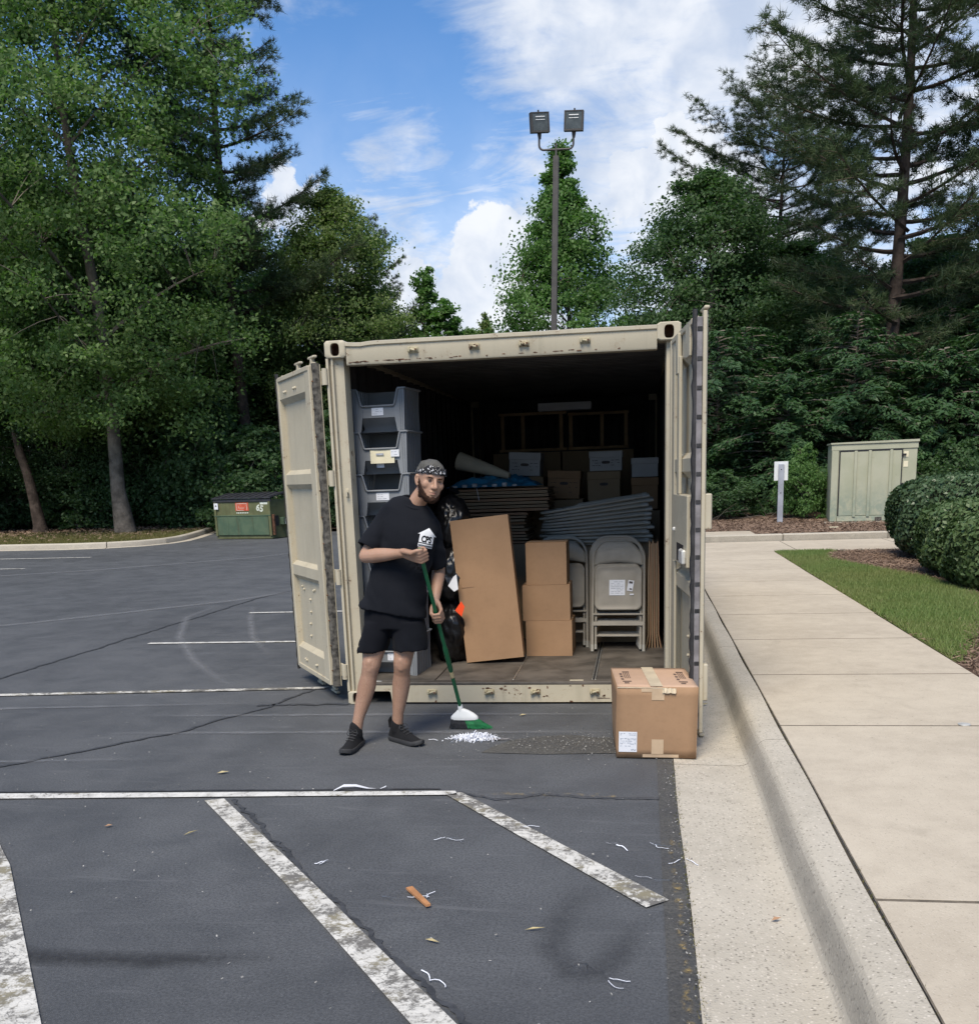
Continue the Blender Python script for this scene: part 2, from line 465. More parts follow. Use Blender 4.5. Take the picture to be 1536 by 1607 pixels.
def sheet(name, poly, z, mat, parent=None, kind='structure', sub=0):
    mb = MB(); mb.add([(x, y, z) for x, y in poly], [tuple(range(len(poly)))])
    me = mb.mesh(name, 0)
    if me.polygons[0].normal.z < 0: me.flip_normals()
    o = link(name, me, mat, parent)
    if kind: o['kind'] = kind
    return o


def ribbon(name, pts, w, z, mat, jitter=0.0, seed=1, kind='structure', n=None, taper=False):
    rnd = random.Random(seed)
    P = [Vector((x, y, 0)) for x, y in pts]
    # resample
    if n:
        D = [0]
        for a, b in zip(P, P[1:]): D.append(D[-1] + (b - a).length)
        out = []
        for i in range(n + 1):
            t = D[-1] * i / n; k = 0
            while k < len(D) - 2 and D[k + 1] < t: k += 1
            u = (t - D[k]) / max(1e-6, D[k + 1] - D[k]); out.append(P[k].lerp(P[k + 1], u))
        P = out
    V = []; F = []; off = 0.0
    for i, p in enumerate(P):
        t = (P[min(i + 1, len(P) - 1)] - P[max(i - 1, 0)]).normalized(); s = Vector((-t.y, t.x, 0))
        off = off * .7 + rnd.uniform(-1, 1) * jitter
        ww = w * (1 + rnd.uniform(-.35, .35) * (1 if jitter else 0)) * (max(.15, math.sin(PI * (i + .3) / (len(P) - .4))) if taper else 1)
        q = p + s * off
        V += [q + s * ww / 2 + Vector((0, 0, z)), q + Vector((0, 0, z)), q - s * ww / 2 + Vector((0, 0, z))]
        if i: F += [(3 * i - 3, 3 * i - 2, 3 * i + 1, 3 * i), (3 * i - 2, 3 * i - 1, 3 * i + 2, 3 * i + 1)]
    me = MB().add(V, F).mesh(name, 0)
    at = me.attributes.new('fade', 'FLOAT', 'POINT'); m = len(P)
    for i in range(m): at.data[3 * i + 1].value = min(1, 3.5 * i / m, 3.5 * (m - 1 - i) / m) ** .8
    if me.polygons[0].normal.z < 0: me.flip_normals()
    o = link(name, me, mat)
    if kind: o['kind'] = kind
    return o


# ------------------------------------------------------------------ the setting
sheet('forest_floor', [(-160, -60), (160, -60), (160, 220), (-160, 220)], -.05, MA['forest'])
sheet('parking_lot', [(-70, -40), (2.352, -40), (2.352, 26), (-70, 26)], 0.0, MA['asphalt'])
sheet('asphalt_edge', [(2.245, -9), (2.255, -3), (2.262, -1.42), (2.35, -1.42), (2.35, -9)], .004, MA['asphalt_old'])
sheet('asphalt_patch', [(1.21, -1.31), (1.6, -1.335), (2.05, -1.30), (2.30, -1.33), (2.31, -1.0), (2.10, -.93), (1.9, -.95), (1.72, -.88), (1.50, -.93), (1.36, -1.02), (1.27, -1.16)], .004, MA['asphalt_old'])

# painted lines
def quad(name, q, mat): return sheet(name, q, .008, mat)
quad('parking_line', [(-9, -2.72), (-9, -2.63), (-1.33, -2.215), (1.19, -2.07), (1.21, -2.135), (-1.33, -2.305)], MA['paint'])
quad('parking_line', [(-.13, -2.285), (-.035, -2.25), (.79, -3.30), (1.62, -4.38), (2.5, -5.6), (2.36, -5.6), (1.47, -4.38), (.68, -3.32)], MA['paint_worn'])
quad('parking_line', [(1.155, -2.14), (1.225, -2.09), (2.275, -3.40), (2.185, -3.475)], MA['paint_worn'])
quad('parking_line', [(-1.62, -2.33), (-1.44, -2.31), (-.64, -3.22), (.30, -4.48), (1.2, -5.7), (1.04, -5.7), (.13, -4.46)], MA['paint_worn'])
quad('parking_line', [(-7.5, .02), (-7.5, -.07), (-3.08, .29), (-.36, .53), (-.34, .61), (-3.08, .37)], MA['paint_worn'])
quad('parking_line', [(-3.05, 2.84), (-1.2, 2.86), (-1.2, 2.94), (-3.05, 2.92)], MA['paint'])
quad('parking_line', [(-2.84, 5.19), (-1.2, 5.22), (-1.2, 5.30), (-2.84, 5.27)], MA['paint'])
quad('parking_line', [(-24, 16.55), (-11.15, 15.90), (-11.15, 16.02), (-24, 16.67)], MA['paint'])
quad('parking_line', [(-24, 13.6), (-11.03, 12.96), (-11.03, 13.08), (-24, 13.72)], MA['paint'])

# filled cracks and open cracks
ribbon('asphalt_crack', [(-3.2, -2.9), (-1.71, -1.7), (-1.3, -1.2), (-.96, -.85), (-.62, -.1), (-.5, .35), (-.2, 1.2)], .030, .005, MA['tar'], .014, 7, n=90)
ribbon('asphalt_crack', [(-4.6, -.6), (-3.56, 1.05), (-3.50, 2.4), (-3.47, 3.82), (-3.39, 5.2), (-3.37, 6.79), (-2.9, 9.0)], .035, .005, MA['tar'], .014, 9, n=140)
ribbon('asphalt_crack', [(1.21, -2.09), (1.42, -2.20), (1.55, -2.17), (1.66, -2.11), (1.9, -2.15), (2.26, -2.16)], .011, .011, MA['tar'], .006, 11, n=60)
ribbon('asphalt_crack', [(-9, -2.57), (-3, -2.27), (1.1, -2.03)], .02, .005, MA['tar'], .004, 12, n=120)
ribbon('asphalt_crack', [(.02, -2.25), (.62, -3.04), (1.2, -3.80), (1.7, -4.44)], .022, .0055, MA['tar'], .012, 13, n=110)
ribbon('asphalt_crack', [(-.70, -.03), (-.3, .0), (.0, -.02)], .05, .005, MA['tar'], .02, 14, n=20)


def m_mark(name, col, amt, scale=8, lo=.25, hi=.60, base=.35):
    n = NT(name); w = n.wco
    t = n.N.new('ShaderNodeBsdfTransparent'); ms = n.N.new('ShaderNodeMixShader')
    n.done(col, .8, spec=.2)
    f = n.math('MULTIPLY', n.rng(n.noise(scale, 6, .7, .5, co=w), lo, hi, amt * base, amt), n.rng(n.noise(30, 3, .6, co=w), .3, .6, .5, 1))
    at = n.N.new('ShaderNodeAttribute'); at.attribute_name = 'fade'; f = n.math('MULTIPLY', f, at.outputs['Fac'])
    n.L.new(f, ms.inputs[0]); n.L.new(t.outputs[0], ms.inputs[1]); n.L.new(n.b.outputs[0], ms.inputs[2]); n.L.new(ms.outputs[0], n.out.inputs['Surface'])
    return n.m


MA['rubber_mark'] = m_mark('rubber_mark', (.040, .041, .044), .8, 3.5)
MA['yellow_mark'] = m_mark('yellow_mark', (.42, .30, .11), .85, 16, .50, .66, 0.0)
MA['scuff_mark'] = m_mark('scuff_mark', (.24, .245, .255), .62, 9)
MA['faint_mark'] = m_mark('faint_mark', (.046, .048, .053), .42, 3)
ribbon('yellow_line', [(1.3, -2.13), (1.7, -2.12), (2.2, -2.16)], .07, .010, MA['yellow_mark'], .01, 3, n=40)
ribbon('yellow_line', [(2.30, -2.45), (2.31, -3.2), (2.315, -5.5)], .035, .012, MA['yellow_mark'], .004, 5, n=60)
ribbon('tyre_mark', [(-.62, -3.9), (0.0, -4.04), (.45, -4.03), (.90, -3.97)], .15, .006, MA['rubber_mark'], .0, 2, n=30)
ribbon('tyre_mark', [(1.96, -3.25), (1.87, -3.55), (1.85, -3.83), (1.92, -4.0), (2.02, -4.0), (2.1, -3.84), (2.16, -3.55)], .17, .006, MA['faint_mark'], .0, 2, n=40)
ribbon('tyre_mark', [(-3.62, 6.2), (-3.55, 4.9), (-2.9, 3.3), (-2.1, 1.9), (-1.4, .9), (-.9, .35)], .14, .006, MA['scuff_mark'], .0, 2, n=60)
ribbon('tyre_mark', [(-3.05, 5.9), (-2.62, 4.7), (-2.0, 3.2), (-1.3, 1.9)], .12, .0065, MA['scuff_mark'], .0, 4, n=40)
ribbon('tyre_mark', [(-14, 9.5), (-9, 12.2), (-6.5, 14.5), (-5.2, 17.0)], .35, .006, MA['scuff_mark'], .0, 4, n=40)
ribbon('tyre_mark', [(-8, 2.5), (-5.5, 4.6), (-3.6, 6.6), (-2.4, 9.0)], .25, .0065, MA['scuff_mark'], .0, 5, n=40)
for k, (y, a) in enumerate([(-.35, 1), (-.85, 1), (.02, 0), (-1.5, 0)]):
    ribbon('scuff_mark', [(-1.5, y - .05), (-.2, y), (.9, y + .02), (2.1, y + .04)] if a else [(-6, y - .5), (-3, y - .2), (-.7, y)], .09, .0062 + k * .0003, MA['scuff_mark'], .004, 20 + k, n=50)

# kerb and gutter cast together, in sections with joints
kerb = thing('kerb', None, None, (0, 0, 0)); kerb['kind'] = 'structure'
PROF = [(2.352, -.2), (2.352, .006), (2.55, .001), (2.69, -.003), (2.735, .000), (2.758, .010), (2.774, .030), (2.788, .062), (2.801, .096), (2.815, .122), (2.832, .140), (2.854, .150), (2.88, .1535), (2.962, .155), (2.962, -.2)]
ky = [-12, -7.5, -4.6, -1.53, 1.5, 4.55, 7.6, 10.65, 13.72]
for a, b in zip(ky, ky[1:]):
    mb = MB(); nseg = 12
    rings = [[(x + .004 * math.sin(3 * (a + (b - a) * i / nseg) + x * 5) * (1 if z > -.1 else 0), a + .005 + (b - a - .010) * i / nseg, z) for x, z in PROF] for i in range(nseg + 1)]
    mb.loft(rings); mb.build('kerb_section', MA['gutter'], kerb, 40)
sheet('kerb_joint_dirt', [(2.352, -12), (2.99, -12), (2.99, 13.72), (2.352, 13.72)], -.012, MA['blackhole'])

walk = thing('sidewalk', None, None); walk['kind'] = 'structure'
sy = [-11.1, -8.6, -6.15, -3.68, -1.22, .28, 1.84, 3.4, 4.95, 6.5, 8.05, 9.6, 11.18]
rw = random.Random(4)
for a, b in zip(sy, sy[1:]):
    z = .1552 + rw.uniform(-.0002, .0002)
    MB().box((2.976, a + .009, -.1), (4.50 + rw.uniform(-.006, .006), b - .009, z), .003).build('sidewalk_panel', MA['walk'], walk)
for k in range(6):
    x0 = 2.976 + k * 1.95
    MB().box((x0 + .004, 11.19, -.1), (x0 + 1.946, 13.70, .1552 + rw.uniform(-.0002, .0002)), .007).build('sidewalk_panel', MA['walk'], walk)
MB().box((2.976, 13.96, -.1), (4.5, 15.1, .285), .01).build('sidewalk_panel', MA['walk'], walk)
sheet('sidewalk_joint_dirt', [(2.972, -12), (4.49, -12), (4.49, 11.185), (14.6, 11.185), (14.6, 13.7), (2.972, 13.7)], .1544, MA['blackhole'])
fk = thing('far_kerb', None, None); fk['kind'] = 'structure'
for k in range(8):
    x0 = -1.0 + k * 2.0
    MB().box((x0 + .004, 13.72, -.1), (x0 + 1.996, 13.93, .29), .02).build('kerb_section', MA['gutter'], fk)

# left verge behind its curved kerb
VP = [(-45, 20.6), (-30, 20.0), (-20, 19.75), (-16.1, 19.66), (-13.75, 19.42), (-12.7, 19.55), (-11.95, 20.05), (-11.6, 20.9), (-11.6, 21.9), (-11.9, 23.4), (-12.5, 25.7), (-13.2, 28.2), (-14.2, 33.0)]
vk = thing('verge_kerb', None, None); vk['kind'] = 'structure'
seg = [0, 1, 2, 3, 5, 7, 9, 10, 11, 12]
for i0, i1 in zip(seg, seg[1:]):
    pts = [Vector((x, y, 0)) for x, y in VP[i0:i1 + 1]]
    rings = []
    for i, p in enumerate(pts):
        gi = i0 + i
        A = Vector((*VP[max(gi - 1, 0)], 0)); B = Vector((*VP[min(gi + 1, len(VP) - 1)], 0)); t = (B - A).normalized(); nn = Vector((t.y, -t.x, 0))   # towards the lot
        e = (t * .012 if i == 0 else (-t * .012 if i == len(pts) - 1 else Vector()))
        rings.append([tuple(p + e + nn * o + Vector((0, 0, z))) for o, z in [(.30, -.1), (.30, .006), (.05, .012), (.02, .13), (-.01, .155), (-.14, .16), (-.14, -.1)]])
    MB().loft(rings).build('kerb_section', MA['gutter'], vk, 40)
sheet('verge', [(x - .10, y + .10) for x, y in VP] + [(-14.5, 40), (-70, 40), (-70, 22)], .15, MA['verge'])
sheet('forest_bank', [(-14.3, 33), (-12.9, 27.5), (-9, 25.2), (2.4, 24.2), (2.4, 70), (-14.5, 70)], .09, MA['forest'])

# lawn and mulch on the right
LB = [(4.56, .75), (4.85, 1.5), (5.25, 2.6), (5.6, 3.6), (5.82, 4.7), (5.78, 6.7), (5.35, 8.6), (5.15, 9.6), (5.3, 10.6), (5.5, 11.17)]
sheet('lawn', [(4.51, .75)] + LB + [(4.51, 11.17)], .150, MA['lawn'])
sheet('mulch_bed', [(4.51, -12), (40, -12), (40, 11.17), (4.51, 11.17)], .142, MA['mulch'])


def hmap_sheet(name, x0, x1, y0, y1, nx, ny, hf, mat):
    X, Y = np.meshgrid(np.linspace(x0, x1, nx), np.linspace(y0, y1, ny)); Z = np.vectorize(hf)(X, Y)
    V = np.stack([X, Y, Z], -1).reshape(-1, 3); I = np.arange(nx * ny).reshape(ny, nx)
    F = np.stack([I[:-1, :-1], I[:-1, 1:], I[1:, 1:], I[1:, :-1]], -1).reshape(-1, 4)
    o = link(name, np_mesh(name, V, F, True), mat); o['kind'] = 'structure'; return o


def bedz(x, y): return .275 + .006 * (y - 13.9) + .035 * mnoise.noise(Vector((x * .7, y * .7, 0))) * min(1, (y - 13.9) * .8) + .09 * max(0, y - 16.5) ** .8 * .35
hmap_sheet('mulch_bank', 2.4, 40, 13.92, 45, 120, 90, bedz, MA['mulch'])


def blades(name, pts, zf, hmin, hmax, w, mat, seed, lean=.4, curl=False):
    r = np.random.default_rng(seed); n = len(pts)
    a = r.uniform(0, 2 * PI, n); h = r.uniform(hmin, hmax, n); d = np.stack([np.cos(a), np.sin(a), 0 * a], 1)
    la = r.uniform(0, 2 * PI, n); l = h * lean * r.random(n)
    base = np.stack([pts[:, 0], pts[:, 1], zf], 1)
    tip = base + np.stack([np.cos(la) * l, np.sin(la) * l, h], 1)
    V = np.stack([base - d * w / 2, base + d * w / 2, tip], 1).reshape(-1, 3)
    return link(name, np_mesh(name, V, np.arange(3 * n).reshape(n, 3)), mat)


def inpoly(P, poly):
    x, y = P[:, 0], P[:, 1]; c = np.zeros(len(P), bool); j = len(poly) - 1
    for i in range(len(poly)):
        xi, yi = poly[i]; xj, yj = poly[j]
        c ^= ((yi > y) != (yj > y)) & (x < (xj - xi) * (y - yi) / (yj - yi + 1e-12) + xi); j = i
    return c


MA['grass'] = leaf_mat('grass_blade', (.13, .215, .055), (.18, .225, .072), (.28, .28, .12), .25, .55, .8)
MA['moss_grass'] = leaf_mat('dry_grass_blade', (.10, .11, .03), (.13, .12, .04), (.20, .16, .07), .2, .6, .5)
MA['straw'] = leaf_mat('mulch_straw', (.15, .095, .065), (.21, .14, .10), (.34, .25, .18), 0.0, .9, 2.0)
rg = np.random.default_rng(3)
P = np.stack([rg.uniform(4.50, 6.0, 150000), rg.uniform(.7, 11.18, 150000)], 1)
LBp = [(4.51, .75)] + [(x + .06 * math.sin(7 * y), y) for x, y in LB] + [(4.51, 11.17)]
k = inpoly(P + rg.normal(0, .06, P.shape), LBp) & (P[:, 0] > 4.515)
P = P[k]
g = blades('grass', P, np.full(len(P), .148), .02, .060, .008, MA['grass'], 5, 1.0); g['kind'] = 'stuff'
P = np.stack([rg.uniform(-32, -12, 50000), rg.uniform(19.6, 27, 50000)], 1)
P = P[inpoly(P, [(x - .2, y + .25) for x, y in VP] + [(-14.5, 40), (-70, 40), (-70, 22)])]
P = P[rg.random(len(P)) < np.clip((28 - P[:, 1]) / 5, .08, 1)]
g = blades('grass', P, np.full(len(P), .148), .02, .09, .016, MA['moss_grass'], 6, .9); g['kind'] = 'stuff'


def chips(name, P, z, lmin, lmax, w, mat, seed):
    r = np.random.default_rng(seed); n = len(P); a = r.uniform(0, 2 * PI, n); l = r.uniform(lmin, lmax, n)[:, None]; ti = r.normal(0, .25, n)
    d = np.stack([np.cos(a), np.sin(a), ti], 1); s = np.stack([-np.sin(a), np.cos(a), r.normal(0, .4, n)], 1) * w * r.uniform(.4, 1.3, n)[:, None]
    c = np.stack([P[:, 0], P[:, 1], z + r.uniform(.004, .03, n)], 1)
    V = np.stack([c - d * l / 2 - s / 2, c + d * l / 2 - s / 2, c + d * l / 2 + s / 2, c - d * l / 2 + s / 2], 1).reshape(-1, 3)
    return link(name, np_mesh(name, V, np.arange(4 * n).reshape(n, 4)), mat)


P = np.stack([rg.uniform(4.52, 8.5, 60000), rg.uniform(-1.5, 11.17, 60000)], 1)
P = P[~inpoly(P + rg.normal(0, .10, P.shape), LBp)]
g = chips('mulch_chips', P, np.full(len(P), .140), .02, .10, .007, MA['straw'], 8); g['kind'] = 'stuff'
P = np.stack([rg.uniform(3.0, 12, 26000), rg.uniform(13.95, 18.5, 26000)], 1)
P = P[~inpoly(P, [(2.9, 13.9), (4.55, 13.9), (4.55, 15.15), (2.9, 15.15)])]
g = chips('mulch_chips', P, np.array([bedz(x, y) for x, y in P]) - .006, .03, .13, .012, MA['straw'], 9); g['kind'] = 'stuff'
P = np.stack([rg.uniform(-30, -12.5, 9000), rg.uniform(21, 30, 9000)], 1)
P = P[rg.random(len(P)) < np.clip((P[:, 1] - 20) / 8, .03, 1)]
P = P[inpoly(P, [(x - .3, y + .3) for x, y in VP] + [(-14.5, 40), (-70, 40), (-70, 22)])]
g = chips('leaf_litter', P, np.full(len(P), .150), .04, .12, .05, MA['straw'], 10); g['kind'] = 'stuff'
# ------------------------------------------------------------------ trees and shrubs
MA['bark'] = simple('bark', (.135, .115, .095), .9, .4, 3, .9, 14, .15, bd=.03)
MA['bark_pine'] = simple('pine_bark', (.075, .056, .045), .9, .4, 4, .9, 12, .15, bd=.03)
MA['leaf_a'] = leaf_mat('maple_leaf', (.082, .150, .048), (.118, .195, .060), (.18, .245, .085), .40)
MA['leaf_b'] = leaf_mat('olive_leaf', (.105, .170, .052), (.150, .205, .066), (.20, .24, .09), .40)
MA['leaf_g'] = leaf_mat('sweetgum_leaf', (.075, .160, .045), (.105, .205, .058), (.16, .25, .085), .40)
MA['leaf_d'] = leaf_mat('dark_leaf', (.045, .090, .040), (.070, .128, .050), (.11, .170, .070), .40)
MA['needle'] = leaf_mat('pine_needle', (.040, .070, .034), (.062, .098, .042), (.105, .12, .060), .26)
MA['bough'] = leaf_mat('bough_leaf', (.030, .070, .034), (.050, .108, .042), (.090, .15, .058), .28)
MA['hedge_leaf'] = leaf_mat('hedge_leaf', (.040, .076, .032), (.062, .108, .042), (.13, .18, .095), .12, .32)
MA['hedge_leaf_b'] = leaf_mat('hedge_leaf_light', (.058, .105, .036), (.085, .135, .048), (.15, .195, .09), .15, .42)


def quads_from(c, u, v, L, W):
    """leaf rhombs: base, right, tip, left"""
    b = c - u * (L / 2); t = c + u * (L / 2); n = np.cross(u, v); mid = c - u * L * .06 + n * (W * .18)
    return np.stack([b, mid + v * (W / 2), t, mid - v * (W / 2)], 1).reshape(-1, 3)


def rand_dirs(r, n, up=0.0, out=None, k=0.0):
    d = r.normal(size=(n, 3)); d /= np.linalg.norm(d, axis=1)[:, None]
    d[:, 2] = d[:, 2] + up
    if out is not None: d = d + out * k
    return d / np.linalg.norm(d, axis=1)[:, None]


def leaf_cloud(r, cent, rc, per, L, W, up=.5, outward=None, flat=.6, spread=1.0):
    n = len(cent) * per
    i = np.repeat(np.arange(len(cent)), per)
    q = r.normal(size=(n, 3)) * .55; q[:, 2] *= flat
    rr = rc[i] if hasattr(rc, '__len__') else rc
    c = cent[i] + q * (rr[:, None] if hasattr(rr, '__len__') else rr)
    nrm = rand_dirs(r, n, up, None if outward is None else outward[i], .5)
    ref = rand_dirs(r, n, -.25)
    u = np.cross(nrm, ref); u /= (np.linalg.norm(u, axis=1)[:, None] + 1e-9); v = np.cross(nrm, u)
    s = r.uniform(.65, 1.2, n)[:, None]
    return quads_from(c, u, v, L * s, W * s)


def limb_mesh(paths):
    mb = MB()
    for pts, rs, n in paths: mb.tube(pts, rs, n)
    return mb.mesh('limbs', 60)


def bez(a, b, sag, n=5):
    a = np.array(a); b = np.array(b); out = []
    for i in range(n + 1):
        t = i / n; p = a * (1 - t) + b * t; p = p.copy(); p[2] += sag * 4 * t * (1 - t); out.append(p)
    return out


def broadleaf(seed, H, z0, prof, ncl, per, rc, L, trunk_r, lean=(0, 0), leafmat='leaf_a', nbr=26, hollow=.35, up=.5, asym=(0, 0)):
    """prof(t) crown radius at t in 0..1 from crown base z0 to H. Returns (trunk mesh, crown mesh)"""
    r = np.random.default_rng(seed); rnd = random.Random(seed)
    def axis(z):
        t = z / H; return np.array([lean[0] * t + .15 * math.sin(z * .45 + seed) * (z > 1.5), lean[1] * t + .12 * math.cos(z * .5 + seed), z])
    paths = []
    zz = np.linspace(0, H * .96, 16)
    rs = [trunk_r * (1 - .93 * (z / H)) * (1 + .55 * math.exp(-z * 1.8)) for z in zz]
    paths.append(([axis(z) for z in zz], rs, 10))
    # cluster centres in the crown
    C = []; TT = []
    while len(C) < ncl:
        t = rnd.random() ** .9; z = z0 + (H - z0) * t; R = prof(t); a = rnd.uniform(0, 2 * PI); R *= 1 + .55 * mnoise.noise(Vector((math.cos(a) * 1.7 + seed, math.sin(a) * 1.7, z * .55))) + .35 * mnoise.noise(Vector((math.cos(a) * 4 + seed, math.sin(a) * 4, z * 1.3)))
        q = hollow + (1 - hollow) * math.sqrt(rnd.random()); TT.append(prof(t))
        ax = axis(z); C.append([ax[0] + asym[0] * t + R * q * math.cos(a), ax[1] + asym[1] * t + R * q * math.sin(a), z + rnd.uniform(-.3, .3)])
    C = np.array(C)
    # main branches to a subset of clusters, twigs from them to the rest
    order = r.permutation(ncl); main = order[:nbr]; nodes = [axis(z) for z in np.linspace(z0 * .8, H * .93, 14)]
    for i in main:
        tgt = C[i]; rad_ = np.linalg.norm(tgt[:2] - axis(tgt[2])[:2]); zs = max(z0 * 1.35, tgt[2] - rad_ * rnd.uniform(.45, .9)); zs = min(zs, H * .9)
        p = bez(axis(zs), tgt, rad_ * .06, 6); br = max(.02, trunk_r * .42 * (1 - .8 * zs / H))
        p = p if zs > z0 * .9 else p; paths.append((p, list(np.linspace(br, .012, 7)), 5)); nodes += p[2:]
    nodes = np.array(nodes)
    for i in order[nbr:]:
        d = np.linalg.norm(nodes - C[i] + np.array([0, 0, .3]), axis=1); j = int(np.argmin(d))
        if d[j] < 2.3: paths.append((bez(nodes[j], C[i], .10, 3), [.016, .012, .008, .004], 3))
    out = C - np.stack([C[:, 0] * 0 + lean[0] * C[:, 2] / H, C[:, 1] * 0 + lean[1] * C[:, 2] / H, C[:, 2] * .8 + .1 * H], 1)
    out /= (np.linalg.norm(out, axis=1)[:, None] + 1e-6)
    rcs = rc * r.uniform(.55, 1.35, ncl) * np.clip(np.array(TT) / 1.6, .42, 1)
    V = leaf_cloud(r, C, rcs, per, L, L * .62, up, out, .55)
    return limb_mesh(paths), np_mesh('leaves', V, np.arange(len(V)).reshape(-1, 4))


def tufts(r, cent, dirs, per, ln, w):
    n = len(cent) * per; i = np.repeat(np.arange(len(cent)), per)
    d = dirs[i] * .75 + r.normal(size=(n, 3)) * .62; d /= np.linalg.norm(d, axis=1)[:, None]
    s = np.cross(d, r.normal(size=(n, 3))); s /= (np.linalg.norm(s, axis=1)[:, None] + 1e-9)
    l = (ln * r.uniform(.7, 1.15, n))[:, None]; b = cent[i] + r.normal(size=(n, 3)) * .035
    V = np.stack([b - s * w / 2, b + s * w / 2, b + d * l], 1).reshape(-1, 3)
    return V


def pine(seed, H, z0, reach, nbr, trunk_r, per=12, ln=.21, w=.016, density=1.0, droop=.10):
    r = np.random.default_rng(seed); rnd = random.Random(seed); paths = []
    def axis(z): return np.array([.10 * math.sin(z * .3 + seed), .10 * math.cos(z * .27 + seed), z])
    zz = np.linspace(0, H, 18); paths.append(([axis(z) for z in zz], [trunk_r * (1 - .94 * z / H) * (1 + .35 * math.exp(-z * 1.5)) for z in zz], 9))
    C = []; D = []
    for k in range(nbr):
        t = (k + rnd.random()) / nbr; z = z0 + (H * .985 - z0) * t ** .92; a = k * 2.4 + rnd.uniform(-.5, .5)
        Ln = reach(t) * rnd.uniform(.6, 1.12)
        if Ln < .3: Ln = .3
        dv = np.array([math.cos(a), math.sin(a), 0]); side = np.array([-dv[1], dv[0], 0])
        rise = Ln * (rnd.uniform(.05, .3) + .35 * t); ns = 7
        pts = []
        for i in range(ns + 1):
            u = i / ns; p = axis(z) + dv * Ln * u + side * .22 * math.sin(u * 3 + k) * Ln * .25; p[2] += rise * u - droop * Ln * 4 * u * (1 - u) * .5 + .12 * Ln * u * u; pts.append(p)
        br = trunk_r * .30 * (1 - .75 * t) + .008
        paths.append((pts, list(np.linspace(br, .008, ns + 1)), 4))
        nsub = int(max(3, Ln * 4.6 * density))
        for j in range(nsub):
            u = .22 + .78 * (j + rnd.random()) / nsub; ii = min(ns - 1, int(u * ns)); p0 = pts[ii] + (pts[ii + 1] - pts[ii]) * (u * ns - ii)
            sl = Ln * .34 * (1.15 - u) * rnd.uniform(.5, 1.2) + .22; sg = 1 if (j % 2) else -1
            sd_ = dv * rnd.uniform(.35, .9) + side * sg * rnd.uniform(.4, 1.1) + np.array([0, 0, rnd.uniform(-.15, .45)]); sd_ /= np.linalg.norm(sd_)
            p1 = p0 + sd_ * sl
            paths.append(([p0, (p0 + p1) / 2 + np.array([0, 0, .03]), p1], [.012, .009, .006], 3))
            nt = int(max(3, sl * 9.0))
            for q in range(nt):
                C.append(p0 + (p1 - p0) * ((q + 1.0) / nt) + r.normal(size=3) * .05); D.append(sd_ + np.array([0, 0, .45]) + r.normal(size=3) * .3)
        C.append(pts[-1]); D.append(dv + np.array([0, 0, .5]))
    C = np.array(C); D = np.array(D); D /= np.linalg.norm(D, axis=1)[:, None]
    V = tufts(r, C, D, per, ln, w)
    return limb_mesh(paths), np_mesh('needles', V, np.arange(len(V)).reshape(-1, 3))


def layered(seed, H, R, nbr, z0=.15):
    """evergreen with flat drooping sprays in layers"""
    r = np.random.default_rng(seed); rnd = random.Random(seed); paths = [([np.array([0, 0, 0]), np.array([.03, .02, H * .5]), np.array([0, .02, H])], [.10, .06, .01], 6)]
    Vs = []
    for k in range(nbr):
        t = (k + rnd.random()) / nbr; z = z0 + (H - z0) * t; a = k * 2.4 + rnd.uniform(-.4, .4); Ln = R * (1 - t ** 3 * .80) * rnd.uniform(.45, 1.2)
        dv = np.array([math.cos(a), math.sin(a), 0]); side = np.array([-dv[1], dv[0], 0]); ns = 5; pts = []
        for i in range(ns + 1):
            u = i / ns; p = np.array([0, 0, z]) + dv * Ln * u; p[2] += .30 * Ln * u - .42 * Ln * u * u; pts.append(p)
        paths.append((pts, list(np.linspace(.025, .005, ns + 1)), 3))
        n = int(95 * Ln)
        u = .12 + .88 * np.sqrt(r.random(n)); wdt = (r.random(n) * 2 - 1) * Ln * .30 * (1.15 - u)
        c = np.array([0, 0, z]) + dv * (Ln * u)[:, None] + side * wdt[:, None]
        c[:, 2] += .30 * Ln * u - .42 * Ln * u * u - .35 * np.abs(wdt) + r.normal(size=n) * .035
        ud = dv * .7 + side * (np.sign(wdt) * r.uniform(.2, 1.1, n))[:, None] + np.array([0, 0, -.25]) + r.normal(size=(n, 3)) * .25; ud /= np.linalg.norm(ud, axis=1)[:, None]
        nn = np.array([0, 0, 1.0]) + dv * .3 + r.normal(size=(n, 3)) * .4; v = np.cross(nn, ud); v /= np.linalg.norm(v, axis=1)[:, None]
        s = r.uniform(.7, 1.3, n)[:, None]
        Vs.append(quads_from(c, ud, v, .17 * s, .060 * s))
    V = np.concatenate(Vs)
    return limb_mesh(paths), np_mesh('sprays', V, np.arange(len(V)).reshape(-1, 4))


def plant(kind, meshes, mats, label, cat, loc, rz=0, sc=1.0, group=None, names=('trunk', 'crown')):
    o = thing(kind, label, cat, loc, rz, group)
    o.scale = sc if hasattr(sc, '__len__') else (sc,) * 3
    for nm, me, m in zip(names, meshes, mats):
        q = link(nm, me, MA['bark'], o); q.material_slots[0].link = 'OBJECT'; q.material_slots[0].material = MA[m]
    return o


